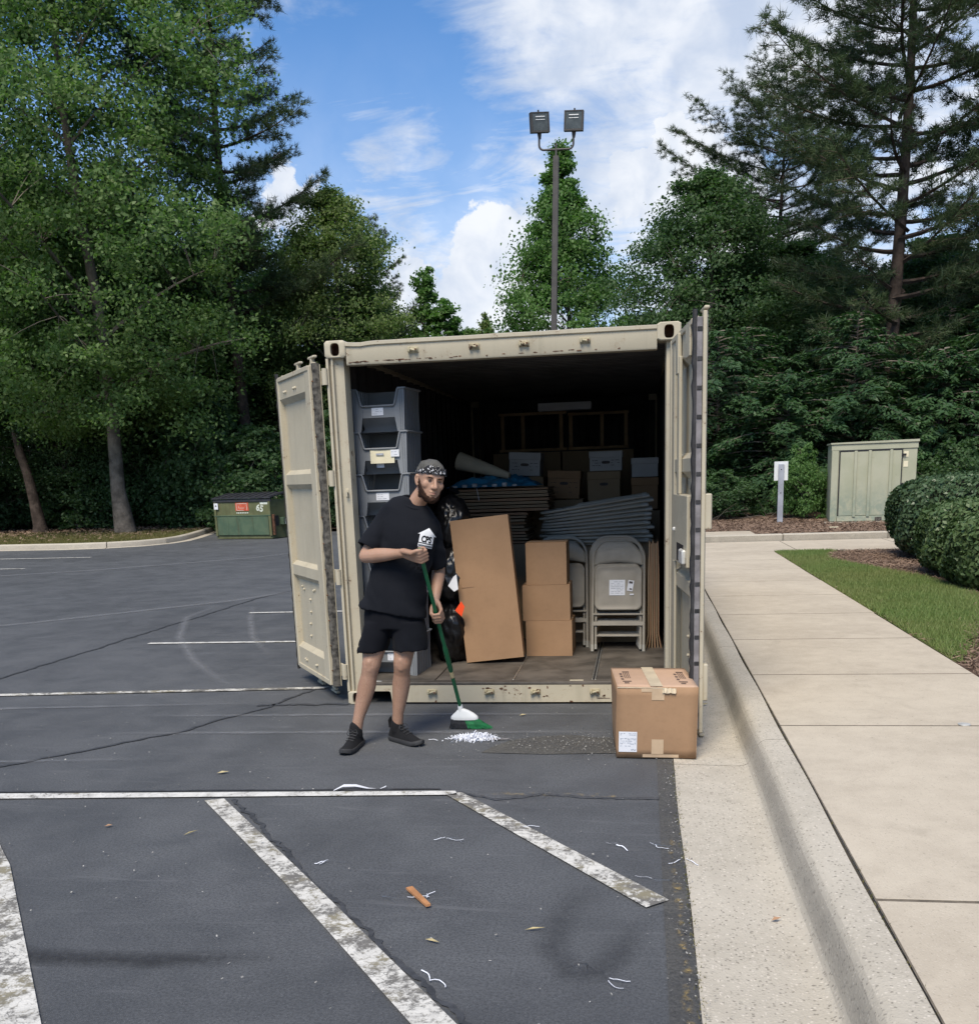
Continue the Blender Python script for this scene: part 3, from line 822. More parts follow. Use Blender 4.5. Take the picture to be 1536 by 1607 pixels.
# prototypes (shared meshes)
T_big = broadleaf(11, 23.5, 3.4, lambda t: 5.3 * (math.sin(PI * min(1, .16 + t * .88)) ** .7), 880, 215, .80, .150, .245, (-1.0, .6), nbr=46, hollow=.06)
T_mid = broadleaf(23, 14, 2.0, lambda t: 3.6 * (math.sin(PI * min(.955, .2 + t * .80)) ** .75), 280, 230, .80, .155, .20, (.3, .2), nbr=30)
T_cone = broadleaf(37, 14, 1.2, lambda t: 6.6 * (1 - t) ** 1.12 * min(1, .45 + t * 3) + .10, 520, 150, .62, .155, .17, (0, 0), nbr=34, hollow=.25)
T_bush = broadleaf(41, 2.6, .15, lambda t: 1.5 * (math.sin(PI * min(.93, .3 + t * .68)) ** .8), 110, 110, .42, .13, .03, (0, 0), nbr=16, hollow=.2)
T_young = broadleaf(53, 9, 1.0, lambda t: 1.7 * (1 - t) ** .6 + .1, 170, 90, .5, .17, .09, (.3, 0), nbr=20, hollow=.2)
P_open = pine(5, 20, 3.5, lambda t: (2.9 + 2.4 * t / .62) if t < .62 else 5.3 * ((1 - t) / .38) ** .5 + .2, 92, .24, per=18, ln=.23, w=.020, density=1.25)
P_side = pine(8, 24, 7.0, lambda t: 4.6 * (1 - t) ** .5 + .3, 66, .27, per=20, ln=.25, w=.022, density=1.25)
H_lay = layered(61, 5.2, 2.9, 150)
H_lay2 = layered(67, 3.9, 2.7, 120)

# left side
plant('maple_tree', T_big, ('bark', 'leaf_a'), 'big leafy broadleaf tree with pale grey trunk beside the curved kerb', 'tree', (-15.15, 25.3, .1), 0)
plant('pine_tree', P_side, ('bark_pine', 'needle'), 'tall pine reaching ragged branches over the blue sky beside the big maple', 'tree', (-12.9, 31.0, 0), .9, 1.0)
plant('broadleaf_tree', T_mid, ('bark', 'leaf_b'), 'olive green tree just above the left container door', 'tree', (-9.4, 32.5, 0), 1.1, (.80, .80, .87))
plant('pine_tree', P_side, ('bark_pine', 'needle'), 'small pine top poking out behind the olive green tree', 'tree', (-9.0, 37.0, 0), 2.9, (.50, .50, .52))
plant('young_tree', T_young, ('bark', 'leaf_g'), 'slim young green tree tip left of the white cloud', 'tree', (-7.2, 38, 0), .3, (.9, .9, 1.12))
plant('young_tree', T_young, ('bark', 'leaf_b'), 'low yellowish sapling above the container roof left corner', 'tree', (-8.2, 33, 0), 2.3, (1.1, 1.1, .98))
plant('young_tree', T_young, ('bark', 'leaf_b'), 'thin sparse sapling left of the lamp pole', 'tree', (-4.6, 40, 0), 4.3, (.6, .6, .93))
plant('young_tree', T_young, ('bark', 'leaf_g'), 'loose young tree filling the gap left of the lamp pole', 'tree', (-5.9, 37.2, 0), 1.7, (1.15, 1.15, .97))
gl = 'trees of the wood behind the lot'
BACK = [(-19.5, 30, 1.9, .62, 'b'), (-24.0, 27.5, 3.0, .72, 'a'), (-21, 37, 4.1, .70, 'b'), (-28, 33, .4, .75, 'a'), (-16.5, 40, 2.4, .66, 'b'), (-32, 25, 5.0, 1.0, 'a'), (-35, 38, 1.2, .8, 'b'), (-25, 46, 2.2, .75, 'a')]
BL = ['dense tree close behind the big maple trunk', 'leafy tree at the left edge of the verge', 'tall dark tree deep behind the maple', 'tree far left among the wood', 'tree between the maple and the tall pine', 'leftmost tree of the wood', 'tree deep in the left wood', 'far tree behind the snag']
for (x, y, rz, s, m), lb in zip(BACK, BL):
    plant('broadleaf_tree', T_big, ('bark', 'leaf_' + m if m != 'b' else 'leaf_d'), lb, 'tree', (x, y, 0), rz, (s, s, s * .92), gl)
for (x, y, rz, s), lb in zip([(-12.2, 36.5, 1.0, 1.0), (-14.8, 33, 2.2, .95), (-10.2, 40, 3.3, .95), (-17.3, 33.5, 4.7, 1.0), (-6.0, 44, .6, .82)], ['mid height tree below the tall pine', 'mid height tree right of the maple trunk', 'low tree behind the olive green tree', 'shaded tree left of the maple trunk', 'far low tree above the container roof']):
    plant('broadleaf_tree', T_mid, ('bark', 'leaf_a'), lb, 'tree', (x, y, 0), rz, (s, s, s * .74), gl)
bl = 'bushes along the dark wood edge'
r5 = random.Random(77)
BUSH = [(-23.5, 30.0), (-21, 31), (-18.0, 29.4), (-17.2, 29.8), (-14.9, 29.2), (-13.4, 28.3), (-12.2, 28.0), (-11.0, 26.8), (-9.6, 26.5), (-8.3, 26.8), (-7.0, 27.2), (-16.2, 31.5), (-20, 32.5), (-12.7, 31.0), (-10, 29.6), (-25.5, 30)]
names = ['bush left of the leaning snag', 'bush behind the leaning snag', 'bush between snag and maple', 'bush close left of the maple trunk', 'bush close right of the maple trunk', 'bush midway between maple and dumpster', 'bush left of the dumpster', 'bush behind the left end of the dumpster', 'bush behind the dumpster lid', 'bush behind the right end of the dumpster', 'bush hidden partly by the container door', 'taller bush behind the maple', 'taller bush in the shade left of the maple', 'taller bush left of the dumpster', 'taller bush behind the dumpster', 'bush at the far left of the verge']
for (x, y), lb in zip(BUSH, names):
    s = r5.uniform(.85, 1.5)
    plant('bush', T_bush, ('bark', 'leaf_d'), lb, 'bush', (x, y, 0.05), r5.uniform(0, 6.28), (s, s, s * r5.uniform(.8, 1.25)), bl, ('stem', 'foliage'))

# centre
plant('sweetgum_tree', T_cone, ('bark', 'leaf_g'), 'bright green cone shaped tree behind the lamp pole', 'tree', (-.75, 36, 0), .7, (.93, .93, 1.0))
# right side
plant('pine_tree', P_open, ('bark_pine', 'needle'), 'tall open pine with bare trunk above the utility cabinet', 'tree', (9.25, 24, .3), .35, 1.0)
plant('broadleaf_tree', T_mid, ('bark', 'leaf_d'), 'dark rounded tree just right of the container roof', 'tree', (4.3, 27.5, .2), .8, (.80, .80, .735))
RT = [(7.3, 29, 2.0, .80, .60), (11.5, 29, 3.4, .9, .54), (15.5, 27, .3, .9, .60), (13.2, 34, 1.9, 1.0, .66), (18.5, 31, 4.4, 1.1, .70), (2.6, 33, 5.2, .7, .50), (6.0, 35, 2.7, .9, .66), (9.5, 36, 1.2, 1.0, .64)]
RL = ['dark tree left of the open pine trunk', 'dark tree right of the open pine trunk', 'dark tree above the hedges', 'tall tree behind the hedges', 'rightmost tree of the wood', 'low tree at the roof corner of the container', 'tree deep behind the roof corner', 'tree deep behind the open pine']
for (x, y, rz, s, sz), lb in zip(RT, RL):
    plant('broadleaf_tree', T_mid, ('bark', 'leaf_d'), lb, 'tree', (x, y, .2), rz, (s, s, sz), gl)
for (x, y, rz, s, sz), lb in zip([(14.0, 25.5, 1.4, .85, .95), (7.2, 33, 2.6, .8, .74), (17.5, 25, 4.0, .9, 1.0)], ['second pine at the right edge of the picture', 'thin pine seen between the rounded tree and the open pine', 'pine beyond the hedges on the far right']):
    plant('pine_tree', P_open, ('bark_pine', 'needle'), lb, 'tree', (x, y, .2), rz, (s, s, sz), 'pines right of the container')
LAY = [(4.3, 22.3, 0, .95, 0), (6.1, 21.4, 1.3, .95, 1), (7.9, 22.0, 2.2, 1.0, 0), (9.9, 21.3, 3.0, 1.05, 1), (11.8, 21.6, 4.1, 1.05, 0), (13.8, 20.8, 5.2, 1.1, 0), (5.2, 24.0, .7, 1.0, 0), (10.8, 24.2, 2.0, 1.05, 0), (15.8, 21.0, 3.6, 1.15, 0), (2.6, 23.8, 2.9, .95, 1), (13.0, 23.6, .2, 1.2, 0)]
LL = ['layered evergreen right behind the open door edge', 'low layered evergreen behind the sign post', 'layered evergreen left of the utility cabinet', 'low layered evergreen behind the utility cabinet', 'layered evergreen right of the utility cabinet', 'layered evergreen above the tall hedge', 'rear layered evergreen over the sign post', 'rear layered evergreen under the open pine', 'rightmost layered evergreen behind the hedges', 'layered evergreen hidden partly by the container', 'rear layered evergreen above the hedges']
for (x, y, rz, s, k), lb in zip(LAY, LL):
    plant('evergreen_shrub', H_lay2 if k else H_lay, ('bark', 'bough'), lb, 'evergreen', (x, y, .3), rz, s, 'layered evergreens behind the cabinet', ('trunk', 'crown'))
for (x, y, s, sz, rz, m), lb in zip([(6.05, 18.3, .42, .62, .5, 'leaf_g'), (4.2, 19.2, .6, .42, 2.0, 'leaf_d'), (7.9, 18.9, .6, .6, 4.0, 'leaf_d'), (9.6, 18.5, .7, .6, 1.0, 'leaf_d')], ['bright green shrub at the left side of the utility cabinet', 'low dark bush left of the sign post', 'dark bush behind the utility cabinet', 'dark bush right of the utility cabinet']):
    plant('bush', T_bush, ('bark', m), lb, 'bush', (x, y, bedz(x, y) - .03), rz, (s, s, sz), 'bushes round the utility cabinet', ('stem', 'foliage'))
# bare twigs in the dark under the evergreens
mb = MB(); rt = random.Random(9)
for k in range(60):
    x = rt.uniform(3.4, 7.0); y = rt.uniform(18.3, 20.5); z = bedz(x, y); a = rt.uniform(0, 6.28); l = rt.uniform(.4, 1.1); p = Vector((x, y, z - .05)); q = p + Vector((math.cos(a) * l, math.sin(a) * l * .5, rt.uniform(.05, .7)))
    mb.tube([p, p.lerp(q, .5) + Vector((0, 0, rt.uniform(0, .15))), q], [.008, .006, .003], 3)
o = mb.build('undergrowth_twigs', MA['bark']); o['kind'] = 'stuff'
# far wood closing the view
rf = np.random.default_rng(99); n = 1500
ang = np.concatenate([rf.uniform(-.95, -.30, 1000), rf.uniform(.06, .75, 800)]); dist = rf.uniform(46, 62, len(ang))
zc = rf.uniform(0, 1, len(ang)) ** .8 * (6.5 + 1.5 * np.sin(ang * 17) + np.where(ang < 0, 6 * np.clip((-ang - .35) * 3, 0, 1), 1.5))
C = np.stack([2.1 + np.sin(ang) * dist, -7 + np.cos(ang) * dist, zc], 1)
V = leaf_cloud(rf, C, 1.6, 70, .42, .28, .4, None, .8)
o = link('far_wood', np_mesh('far_wood', V, np.arange(len(V)).reshape(-1, 4)), MA['leaf_d']); o['kind'] = 'stuff'
# leaning dead trunk
sn = thing('dead_trunk', 'leaning bare snag with rough brown bark on the left verge', 'dead tree', (-19.6, 27.4, .12))
pts = [(0, 0, -.1), (-.02, 0, .3), (-.12, 0, 1.2), (-.25, .02, 2.1), (-.42, 0, 2.9), (-.52, 0, 3.5), (-.62, 0, 3.75)]
mb = MB().tube(pts, [.34, .24, .19, .17, .15, .12, .03], 9); mb.tube([(-.3, 0, 2.4), (-.6, .05, 2.75), (-.7, .06, 3.0)], [.05, .035, .01], 5); mb.tube([(-.05, 0, .2), (.25, -.1, .02), (.5, -.15, -.05)], [.12, .07, .02], 5)
mb.build('trunk', MA['bark_pine'], sn, 60)

# clipped hedges
def hedge(label, c, half, n, seed, rz=0.0, p=4.8, mat='hedge_leaf', lab_group='clipped hedges beside the lawn'):
    r = np.random.default_rng(seed); o = thing('hedge', label, 'hedge', c, rz, lab_group)
    hx, hy, hz = half
    def surf(d, k=1.0):
        f = (np.abs(d[:, 0]) ** p + np.abs(d[:, 1]) ** p + np.abs(d[:, 2]) ** (p * .85)) ** (-1 / p); q = d * f[:, None]
        bump = 1 + .035 * np.sin(d[:, 0] * 5 + seed) * np.cos(d[:, 1] * 6 + d[:, 2] * 4)
        return q * np.array([hx, hy, hz]) * (k * bump)[:, None]
    d = r.normal(size=(n, 3)); d[:, 0] *= hx ** .5; d[:, 1] *= hy ** .5; d /= np.linalg.norm(d, axis=1)[:, None]
    d = d[d[:, 2] > -.75]; m = len(d)
    c_ = surf(d, r.uniform(.93, 1.035, m)); c_[:, 2] += hz
    nrm = d + r.normal(size=(m, 3)) * .55; nrm /= np.linalg.norm(nrm, axis=1)[:, None]
    u = np.cross(nrm, r.normal(size=(m, 3))); u /= np.linalg.norm(u, axis=1)[:, None]; v = np.cross(nrm, u); s = r.uniform(.7, 1.25, m)[:, None]
    link('foliage', np_mesh('hedge_foliage', quads_from(c_, u, v, .070 * s, .042 * s), np.arange(4 * m).reshape(m, 4)), MA[mat], o)
    # woody interior
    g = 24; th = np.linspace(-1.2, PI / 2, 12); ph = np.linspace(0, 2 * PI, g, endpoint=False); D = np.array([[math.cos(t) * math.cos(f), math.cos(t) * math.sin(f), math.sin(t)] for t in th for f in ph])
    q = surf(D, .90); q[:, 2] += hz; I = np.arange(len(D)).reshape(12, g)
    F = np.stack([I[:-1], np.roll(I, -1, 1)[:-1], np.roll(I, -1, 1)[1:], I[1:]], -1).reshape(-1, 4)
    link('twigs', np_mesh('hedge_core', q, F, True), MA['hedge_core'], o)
    return o


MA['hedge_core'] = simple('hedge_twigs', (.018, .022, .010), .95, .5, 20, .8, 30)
hedge('tallest clipped hedge nearest the utility cabinet', (8.0, 9.6, .13), (1.80, .95, .64), 42000, 3)
hedge('middle clipped hedge in front of the tallest one', (7.25, 6.9, .13), (1.35, .75, .50), 28000, 4, mat='hedge_leaf_b')
hedge('lowest clipped hedge at the right edge of the picture', (6.80, 5.45, .13), (1.0, .62, .44), 20000, 6, mat='hedge_leaf_b')
# ------------------------------------------------------------------ shipping container
def m_container(name, col, chips_=.5, dark=.0):
    n = NT(name); co = n.co
    big = n.noise(1.1, 5, .6, co=co); mid = n.noise(9, 6, .7, .4, co=co); fine = n.noise(70, 4, .7, co=co)
    c = n.mix(n.rng(big, .3, .7), sc_(col, .90), sc_(col, 1.06))
    # faint vertical dirt runs
    run = n.noise(14, 4, .6, co=co, sc=(1, 1, .06))
    c = n.mix(n.rng(run, .52, .78, 0, .35), c, (.26, .235, .17))
    # chips down to rust, with a rust bleed round them
    t = n.math('ADD', n.math('MULTIPLY', mid, .65), n.math('MULTIPLY', fine, .35))
    bleed = n.rng(t, .60 - .06 * chips_, .70, 0, .55); chip = n.rng(t, .675 - .05 * chips_, .70 - .05 * chips_)
    c = n.mix(bleed, c, (.23, .13, .065)); c = n.mix(chip, c, (.075, .036, .022))
    nm = n.bump(n.math('ADD', n.math('MULTIPLY', chip, -.6), n.math('MULTIPLY', fine, .25)), .35, .004)
    nm = n.bump(n.noise(3.2, 2, .5, co=co), .10, .03, nm)
    return n.done(c, n.rng(t, .4, .7, .42, .75), nm, .35)


BEIGE = (.450, .400, .295)
MA['cpaint'] = m_container('container_paint', BEIGE, .15)
MA['cpaint_worn'] = m_container('worn_container_paint', (.455, .405, .30), 1.15)
MA['rust'] = simple('rust', (.105, .050, .028), .9, .5, 14, .6, 40)
MA['rubber'] = simple('rubber_seal', (.028, .027, .028), .7, .5, 9, .5, 60)
MA['seal_grey'] = simple('worn_seal', (.070, .064, .054), .85, .8, 26, .7, 40)
MA['seal_strip'] = simple('seal_strip', (.19, .175, .175), .5, .25, 10, .2, 60)
MA['steel'] = simple('bare_steel', (.42, .42, .40), .35, .2, 20, .2, 60, .5, .8)
MA['cfloor'] = simple('container_floor', (.085, .074, .062), .62, .5, 3.2, .4, 25)
MA['cinside'] = simple('container_inside_shade', (.045, .043, .044), .8, .4, 3)  # deep shade of the interior put into a dark colour
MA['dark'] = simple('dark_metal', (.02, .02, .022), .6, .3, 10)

MA['croof'] = simple('ceiling_shade', (.11, .105, .10), .6, .3, 3)  # shade under the roof put into the colour, slightly paler than the walls
box_ = thing('shipping_container', 'beige steel shipping container with both doors swung open', 'container', (0, 0, 0))
W_, D_, H_ = 2.438, 6.058, 2.591
cp, cw = MA['cpaint'], MA['cpaint_worn']


def stadium(cx, cz, hw, hh, n=24, pw=3.2):
    out = []
    for k in range(n):
        a = 2 * PI * k / n; c, s = math.cos(a), math.sin(a)
        out.append((cx + hw * math.copysign(abs(c) ** (2 / pw), c), cz + hh * math.copysign(abs(s) ** (2 / pw), s)))
    return out


def rect_ring(cx, cz, hw, hh, n=24):
    out = []
    for k in range(n):
        a = 2 * PI * k / n; c, s = math.cos(a), math.sin(a); m = max(abs(c) / hw, abs(s) / hh)
        out.append((cx + c / m, cz + s / m))
    return out


def casting(x0, x1, y0, y1, z0, z1):
    cx, cz = (x0 + x1) / 2, (z0 + z1) / 2; hw, hh = (x1 - x0) / 2, (z1 - z0) / 2; yf = y0; yb = y1
    R = rect_ring(cx, cz, hw, hh); Ri = rect_ring(cx, cz, hw - .006, hh - .006); S = stadium(cx, cz - .002, .032, .043)
    rings = [[(a, yb, b) for a, b in R], [(a, yf + .006, b) for a, b in R], [(a, yf, b) for a, b in Ri], [(a, yf, b) for a, b in S], [(a, yf + .03, b) for a, b in S]]
    o = MB().loft(rings, True, False).build('corner_casting', cp, box_, 40)
    S2 = stadium(cx, cz - .002, .034, .045)
    MB().loft([[(a, yf + .024, b) for a, b in S2], [(a, yf + .12, b) for a, b in S2]], False, True).build('casting_opening', MA['rust'], o, 40)


for x0, x1 in ((0, .150), (W_ - .158, W_)):
    casting(x0, x1, -.010, .165, H_ - .116, H_)
    casting(x0 + .003, x1 - .012, -.006, .165, .0, .100)
for x0 in (0, W_ - .158):
    for z0 in (0, H_ - .116): MB().box((x0, D_ - .165, z0), (x0 + .158, D_ + .006, z0 + .116), .006).build('corner_casting', cp, box_)

# posts: outer lip, slot, inner channel
for sgn in (0, 1):
    def X(a): return a if not sgn else W_ - a
    pol = [(0.002, 0.0), (.020, -.002), (.024, .03), (.034, .032), (.038, .006), (.050, .006), (.056, .034), (.118, .046), (.126, .10), (.126, .16), (.002, .16)]
    pol = [(X(a * (.80 if sgn else 1)), b) for a, b in pol]
    MB().prism(pol, .100, H_ - .116, axis='z').build('corner_post', cw, box_, 20)
    xs = sorted((X(.0), X(.15)))
    MB().box((xs[0], D_ - .14, .116), (xs[1], D_, H_ - .116), .008).build('corner_post', cp, box_)

# header with a rain lip, slightly dented
mb = MB(); n = 40; rings = []
for i in range(n + 1):
    x = .150 + (W_ - .158 - .150) * i / n
    dz = .006 * mnoise.noise(Vector((x * 3.1, 4.2, 0))) ; dz2 = -.010 * max(0, 1 - abs(x - .24) / .10)
    rings.append([(x, .010, 2.425 + dz * .3), (x, .004, 2.437 + dz * .3), (x, .006, 2.545), (x, -.006, 2.553 + dz2), (x, -.006, 2.574 + dz * .6 + dz2), (x, .012, 2.580 + dz * .6 + dz2), (x, .11, 2.582), (x, .11, 2.425)])
mb.loft(rings); mb.build('top_header', cw, box_, 30)
# sill with forklift pockets
pol = [(.152, .144), (.152, .104), (.162, .100), (.318, .100), (.330, .090), (.338, .016), (2.06, .016), (2.07, .09), (2.082, .100), (2.26, .100), (2.288, .144)]
MB().prism(pol, .004, .10).build('door_sill', cw, box_, 20)
MB().box((.150, .002, .1445), (2.29, .085, .166), .004).build('threshold_plate', MA['cfloor'], box_)
MB().box((.340, .010, .012), (2.05, .014, .024)).build('sill_lower_edge', MA['rust'], box_)

# paint broken down to rust along the lower edges
def rust_chips(name, spots, y):
    r = random.Random(len(spots) * 7 + 1); mb = MB()
    for (x, z, w, h) in spots:
        n = r.randint(5, 9); P = []
        for k in range(n):
            a = 2 * PI * k / n; q = r.uniform(.45, 1.15); P.append((x + w * q * math.cos(a), y, z + h * q * math.sin(a)))
        mb.add(P, [tuple(range(n))])
    me = mb.mesh(name, 0); return link(name, me, MA['rust'], box_)


rq = random.Random(31)
rust_chips('rust_chips', [(rq.uniform(.16, 2.25) if k > 22 else rq.uniform(.17, .75), 2.4405 + rq.uniform(-.001, .006), rq.uniform(.006, .034), rq.uniform(.0025, .0055)) for k in range(46)], .0025)
rust_chips('rust_chips', [(rq.uniform(.40, 2.0), rq.choice([.022, .026, .03, .135, .11, .06, .12]) + rq.uniform(-.004, .004), rq.uniform(.004, .020), rq.uniform(.003, .010)) for k in range(16)], .0022)
rust_chips('rust_chips', [(1.16, .118, .022, .010), (1.19, .108, .014, .006), (1.50, .125, .006, .014), (1.22, .085, .006, .008), (1.26, .075, .008, .008), (.44, .055, .020, .005), (1.9, .045, .06, .005), (2.02, .03, .05, .005)], .0018)

# walls: corrugated sheets
def corr(x_out, s, y0, y1, z0, z1, dep=.036, pitch=.278):
    prof = []; y = y0
    while y < y1:
        for dy, d in ((0, 0), (.072, 0), (.140, dep), (.210, dep)):
            if y + dy <= y1: prof.append((y + dy, d))
        y += pitch
    prof.append((y1, 0))
    V = []; F = []
    for (yy, d) in prof: V += [(x_out + s * d, yy, z0), (x_out + s * d, yy, z1), (x_out + s * (d + .003), yy, z0), (x_out + s * (d + .003), yy, z1)]
    for i in range(len(prof) - 1):
        a = 4 * i; b = a + 4; F += [(a, a + 1, b + 1, b), (a + 2, b + 2, b + 3, a + 3)]
    return MB().add(V, F)


corr(.012, 1, .15, D_ - .10, .15, 2.52).build('side_wall', MA['cpaint'], box_, 20); corr(.0175, 1, .15, D_ - .10, .15, 2.52).build('shade_lining', MA['cinside'], box_, 20)  # dark skins added inside the walls to carry the interior shade
corr(W_ - .012, -1, .15, D_ - .10, .15, 2.52).build('side_wall', MA['cpaint'], box_, 20); corr(W_ - .0175, -1, .15, D_ - .10, .15, 2.52).build('shade_lining', MA['cinside'], box_, 20)
for x in (0.004, W_ - .064):
    MB().box((x, .15, .02), (x + .06, D_ - .15, .155), .004).build('bottom_rail', cw, box_)
    MB().box((x, .16, 2.515), (x + .06, D_ - .16, 2.578), .004).build('top_rail', cw, box_)
V = []; F = []; x = .13; prof = []
while x < W_ - .13:
    for dx, d in ((0, 0), (.06, 0), (.10, .03), (.16, .03)):
        if x + dx <= W_ - .13: prof.append((x + dx, d))
    x += .20
for i, (x, d) in enumerate(prof):
    V += [(x, D_ - .02 - d, .15), (x, D_ - .02 - d, 2.52), (x, D_ - .017 - d, .15), (x, D_ - .017 - d, 2.52)]
    if i: a = 4 * i - 4; b = 4 * i; F += [(a, b, b + 1, a + 1), (a + 2, a + 3, b + 3, b + 2)]
MB().add(V, F).build('end_wall', MA['cpaint'], box_, 20); MB().add([(x, y - .006, z) for x, y, z in V], F).build('shade_lining', MA['cinside'], box_, 20)  # end wall gets a dark copy as painted shade
MB().box((.15, D_ - .10, .02), (W_ - .15, D_, .15), .004).build('end_sill', cw, box_)
MB().box((.15, D_ - .10, 2.49), (W_ - .15, D_, 2.58), .004).build('end_header', cw, box_); MB().box((.08, D_ - .112, 2.44), (W_ - .08, D_ - .1015, 2.575), .002).build('shade_lining', MA['cinside'], box_); MB().box((.08, D_ - .155, .13), (.148, D_ - .142, 2.54), .002).build('shade_lining', MA['cinside'], box_); MB().box((W_ - .148, D_ - .155, .13), (W_ - .08, D_ - .142, 2.54), .002).build('shade_lining', MA['cinside'], box_)  # dark strips added over rear header and posts as painted shade
# roof: ribs run across
V = []; F = []; prof = []; y = .11
while y < D_ - .1:
    for dy, d in ((0, 0), (.05, 0), (.065, .020), (.115, .020)): prof.append((min(y + dy, D_ - .1), d))
    y += .13
for i, (y, d) in enumerate(prof):
    V += [(.03, y, 2.553 + d), (W_ - .03, y, 2.553 + d), (.03, y, 2.556 + d), (W_ - .03, y, 2.556 + d)]
    if i: a = 4 * i - 4; b = 4 * i; F += [(a, a + 1, b + 1, b), (a + 2, b + 2, b + 3, a + 3)]
MB().add(V, F).build('roof', MA['cpaint'], box_, 20); MB().add([(x, y, z - .005) for x, y, z in V], F).build('roof_shade_lining', MA['croof'], box_, 20)  # dark copy under the roof, painted as shade
# floor boards between steel strips
xs = [(.075, .648), (.654, 1.233), (1.247, 1.815), (1.850, 2.362)]
rr = random.Random(2)
for a, b in xs:
    y = .087
    while y < 5.95:
        y2 = min(y + 2.35, 5.95); MB().box((a, y, .135), (b, y2 - .006, .1645 + rr.uniform(-.001, .001)), .003).build('floor_board', MA['cfloor'], box_); y = y2
for a, b in ((1.234, 1.246), (1.816, 1.826), (1.838, 1.849)):
    MB().box((a, .087, .135), (b, 5.95, .1675), .002).build('floor_strip', MA['steel'], box_)
MB().box((1.8265, .087, .13), (1.8375, 5.95, .158)).build('floor_gap', MA['dark'], box_)
MB().box((.07, .11, .10), (2.37, 5.96, .128)).build('floor_underside', MA['dark'], box_)

# cam keepers on header and sill
def keeper(x, z, up, mat):
    mb = MB(); s = 1 if up else -1
    mb.box((x - .036, -.004, z - .020), (x + .036, .006, z + .020), .003)
    mb.box((x - .034, -.030, z - .016), (x - .016, -.002, z + .020 * (1 if up else .8)), .005)
    mb.box((x + .012, -.026, z - .014), (x + .032, -.002, z + .014), .005)
    mb.tube([(x - .018, -.018, z + .004 * s), (x + .014, -.016, z - .004 * s)], .008, 8)
    o = mb.build('cam_keeper', mat, box_, 40)
    MB().tube([(x + .022, -.027, z), (x + .022, -.033, z)], .007, 8).build('bolt', MA['rust'], o)


MA['keeper'] = m_container('keeper_paint', (.42, .37, .24), 2.1)
for x in (.628, 1.054, 1.394, 1.805): keeper(x, 2.502, True, MA['keeper'])
for x in (.646, 1.074, 1.412, 1.842): keeper(x, .094, False, MA['keeper'])
o = MB().box((.075, .034, 1.52), (.100, .052, 1.585), .006).tube([(.088, .036, 1.555), (.088, .012, 1.56), (.088, .012, 1.53)], .008, 8).build('lashing_hook', cp, box_, 40)
MB().box((.20, .03, .166), (.26, .06, .172), .002).build('floor_clip', MA['steel'], box_)
o = MB().box((1.66, .028, .166), (1.76, .056, .172), .002).build('floor_clip', MA['cpaint'], box_)

# ------------------------------------------------------------------ doors
DZ0, DZ1 = .125, 2.448


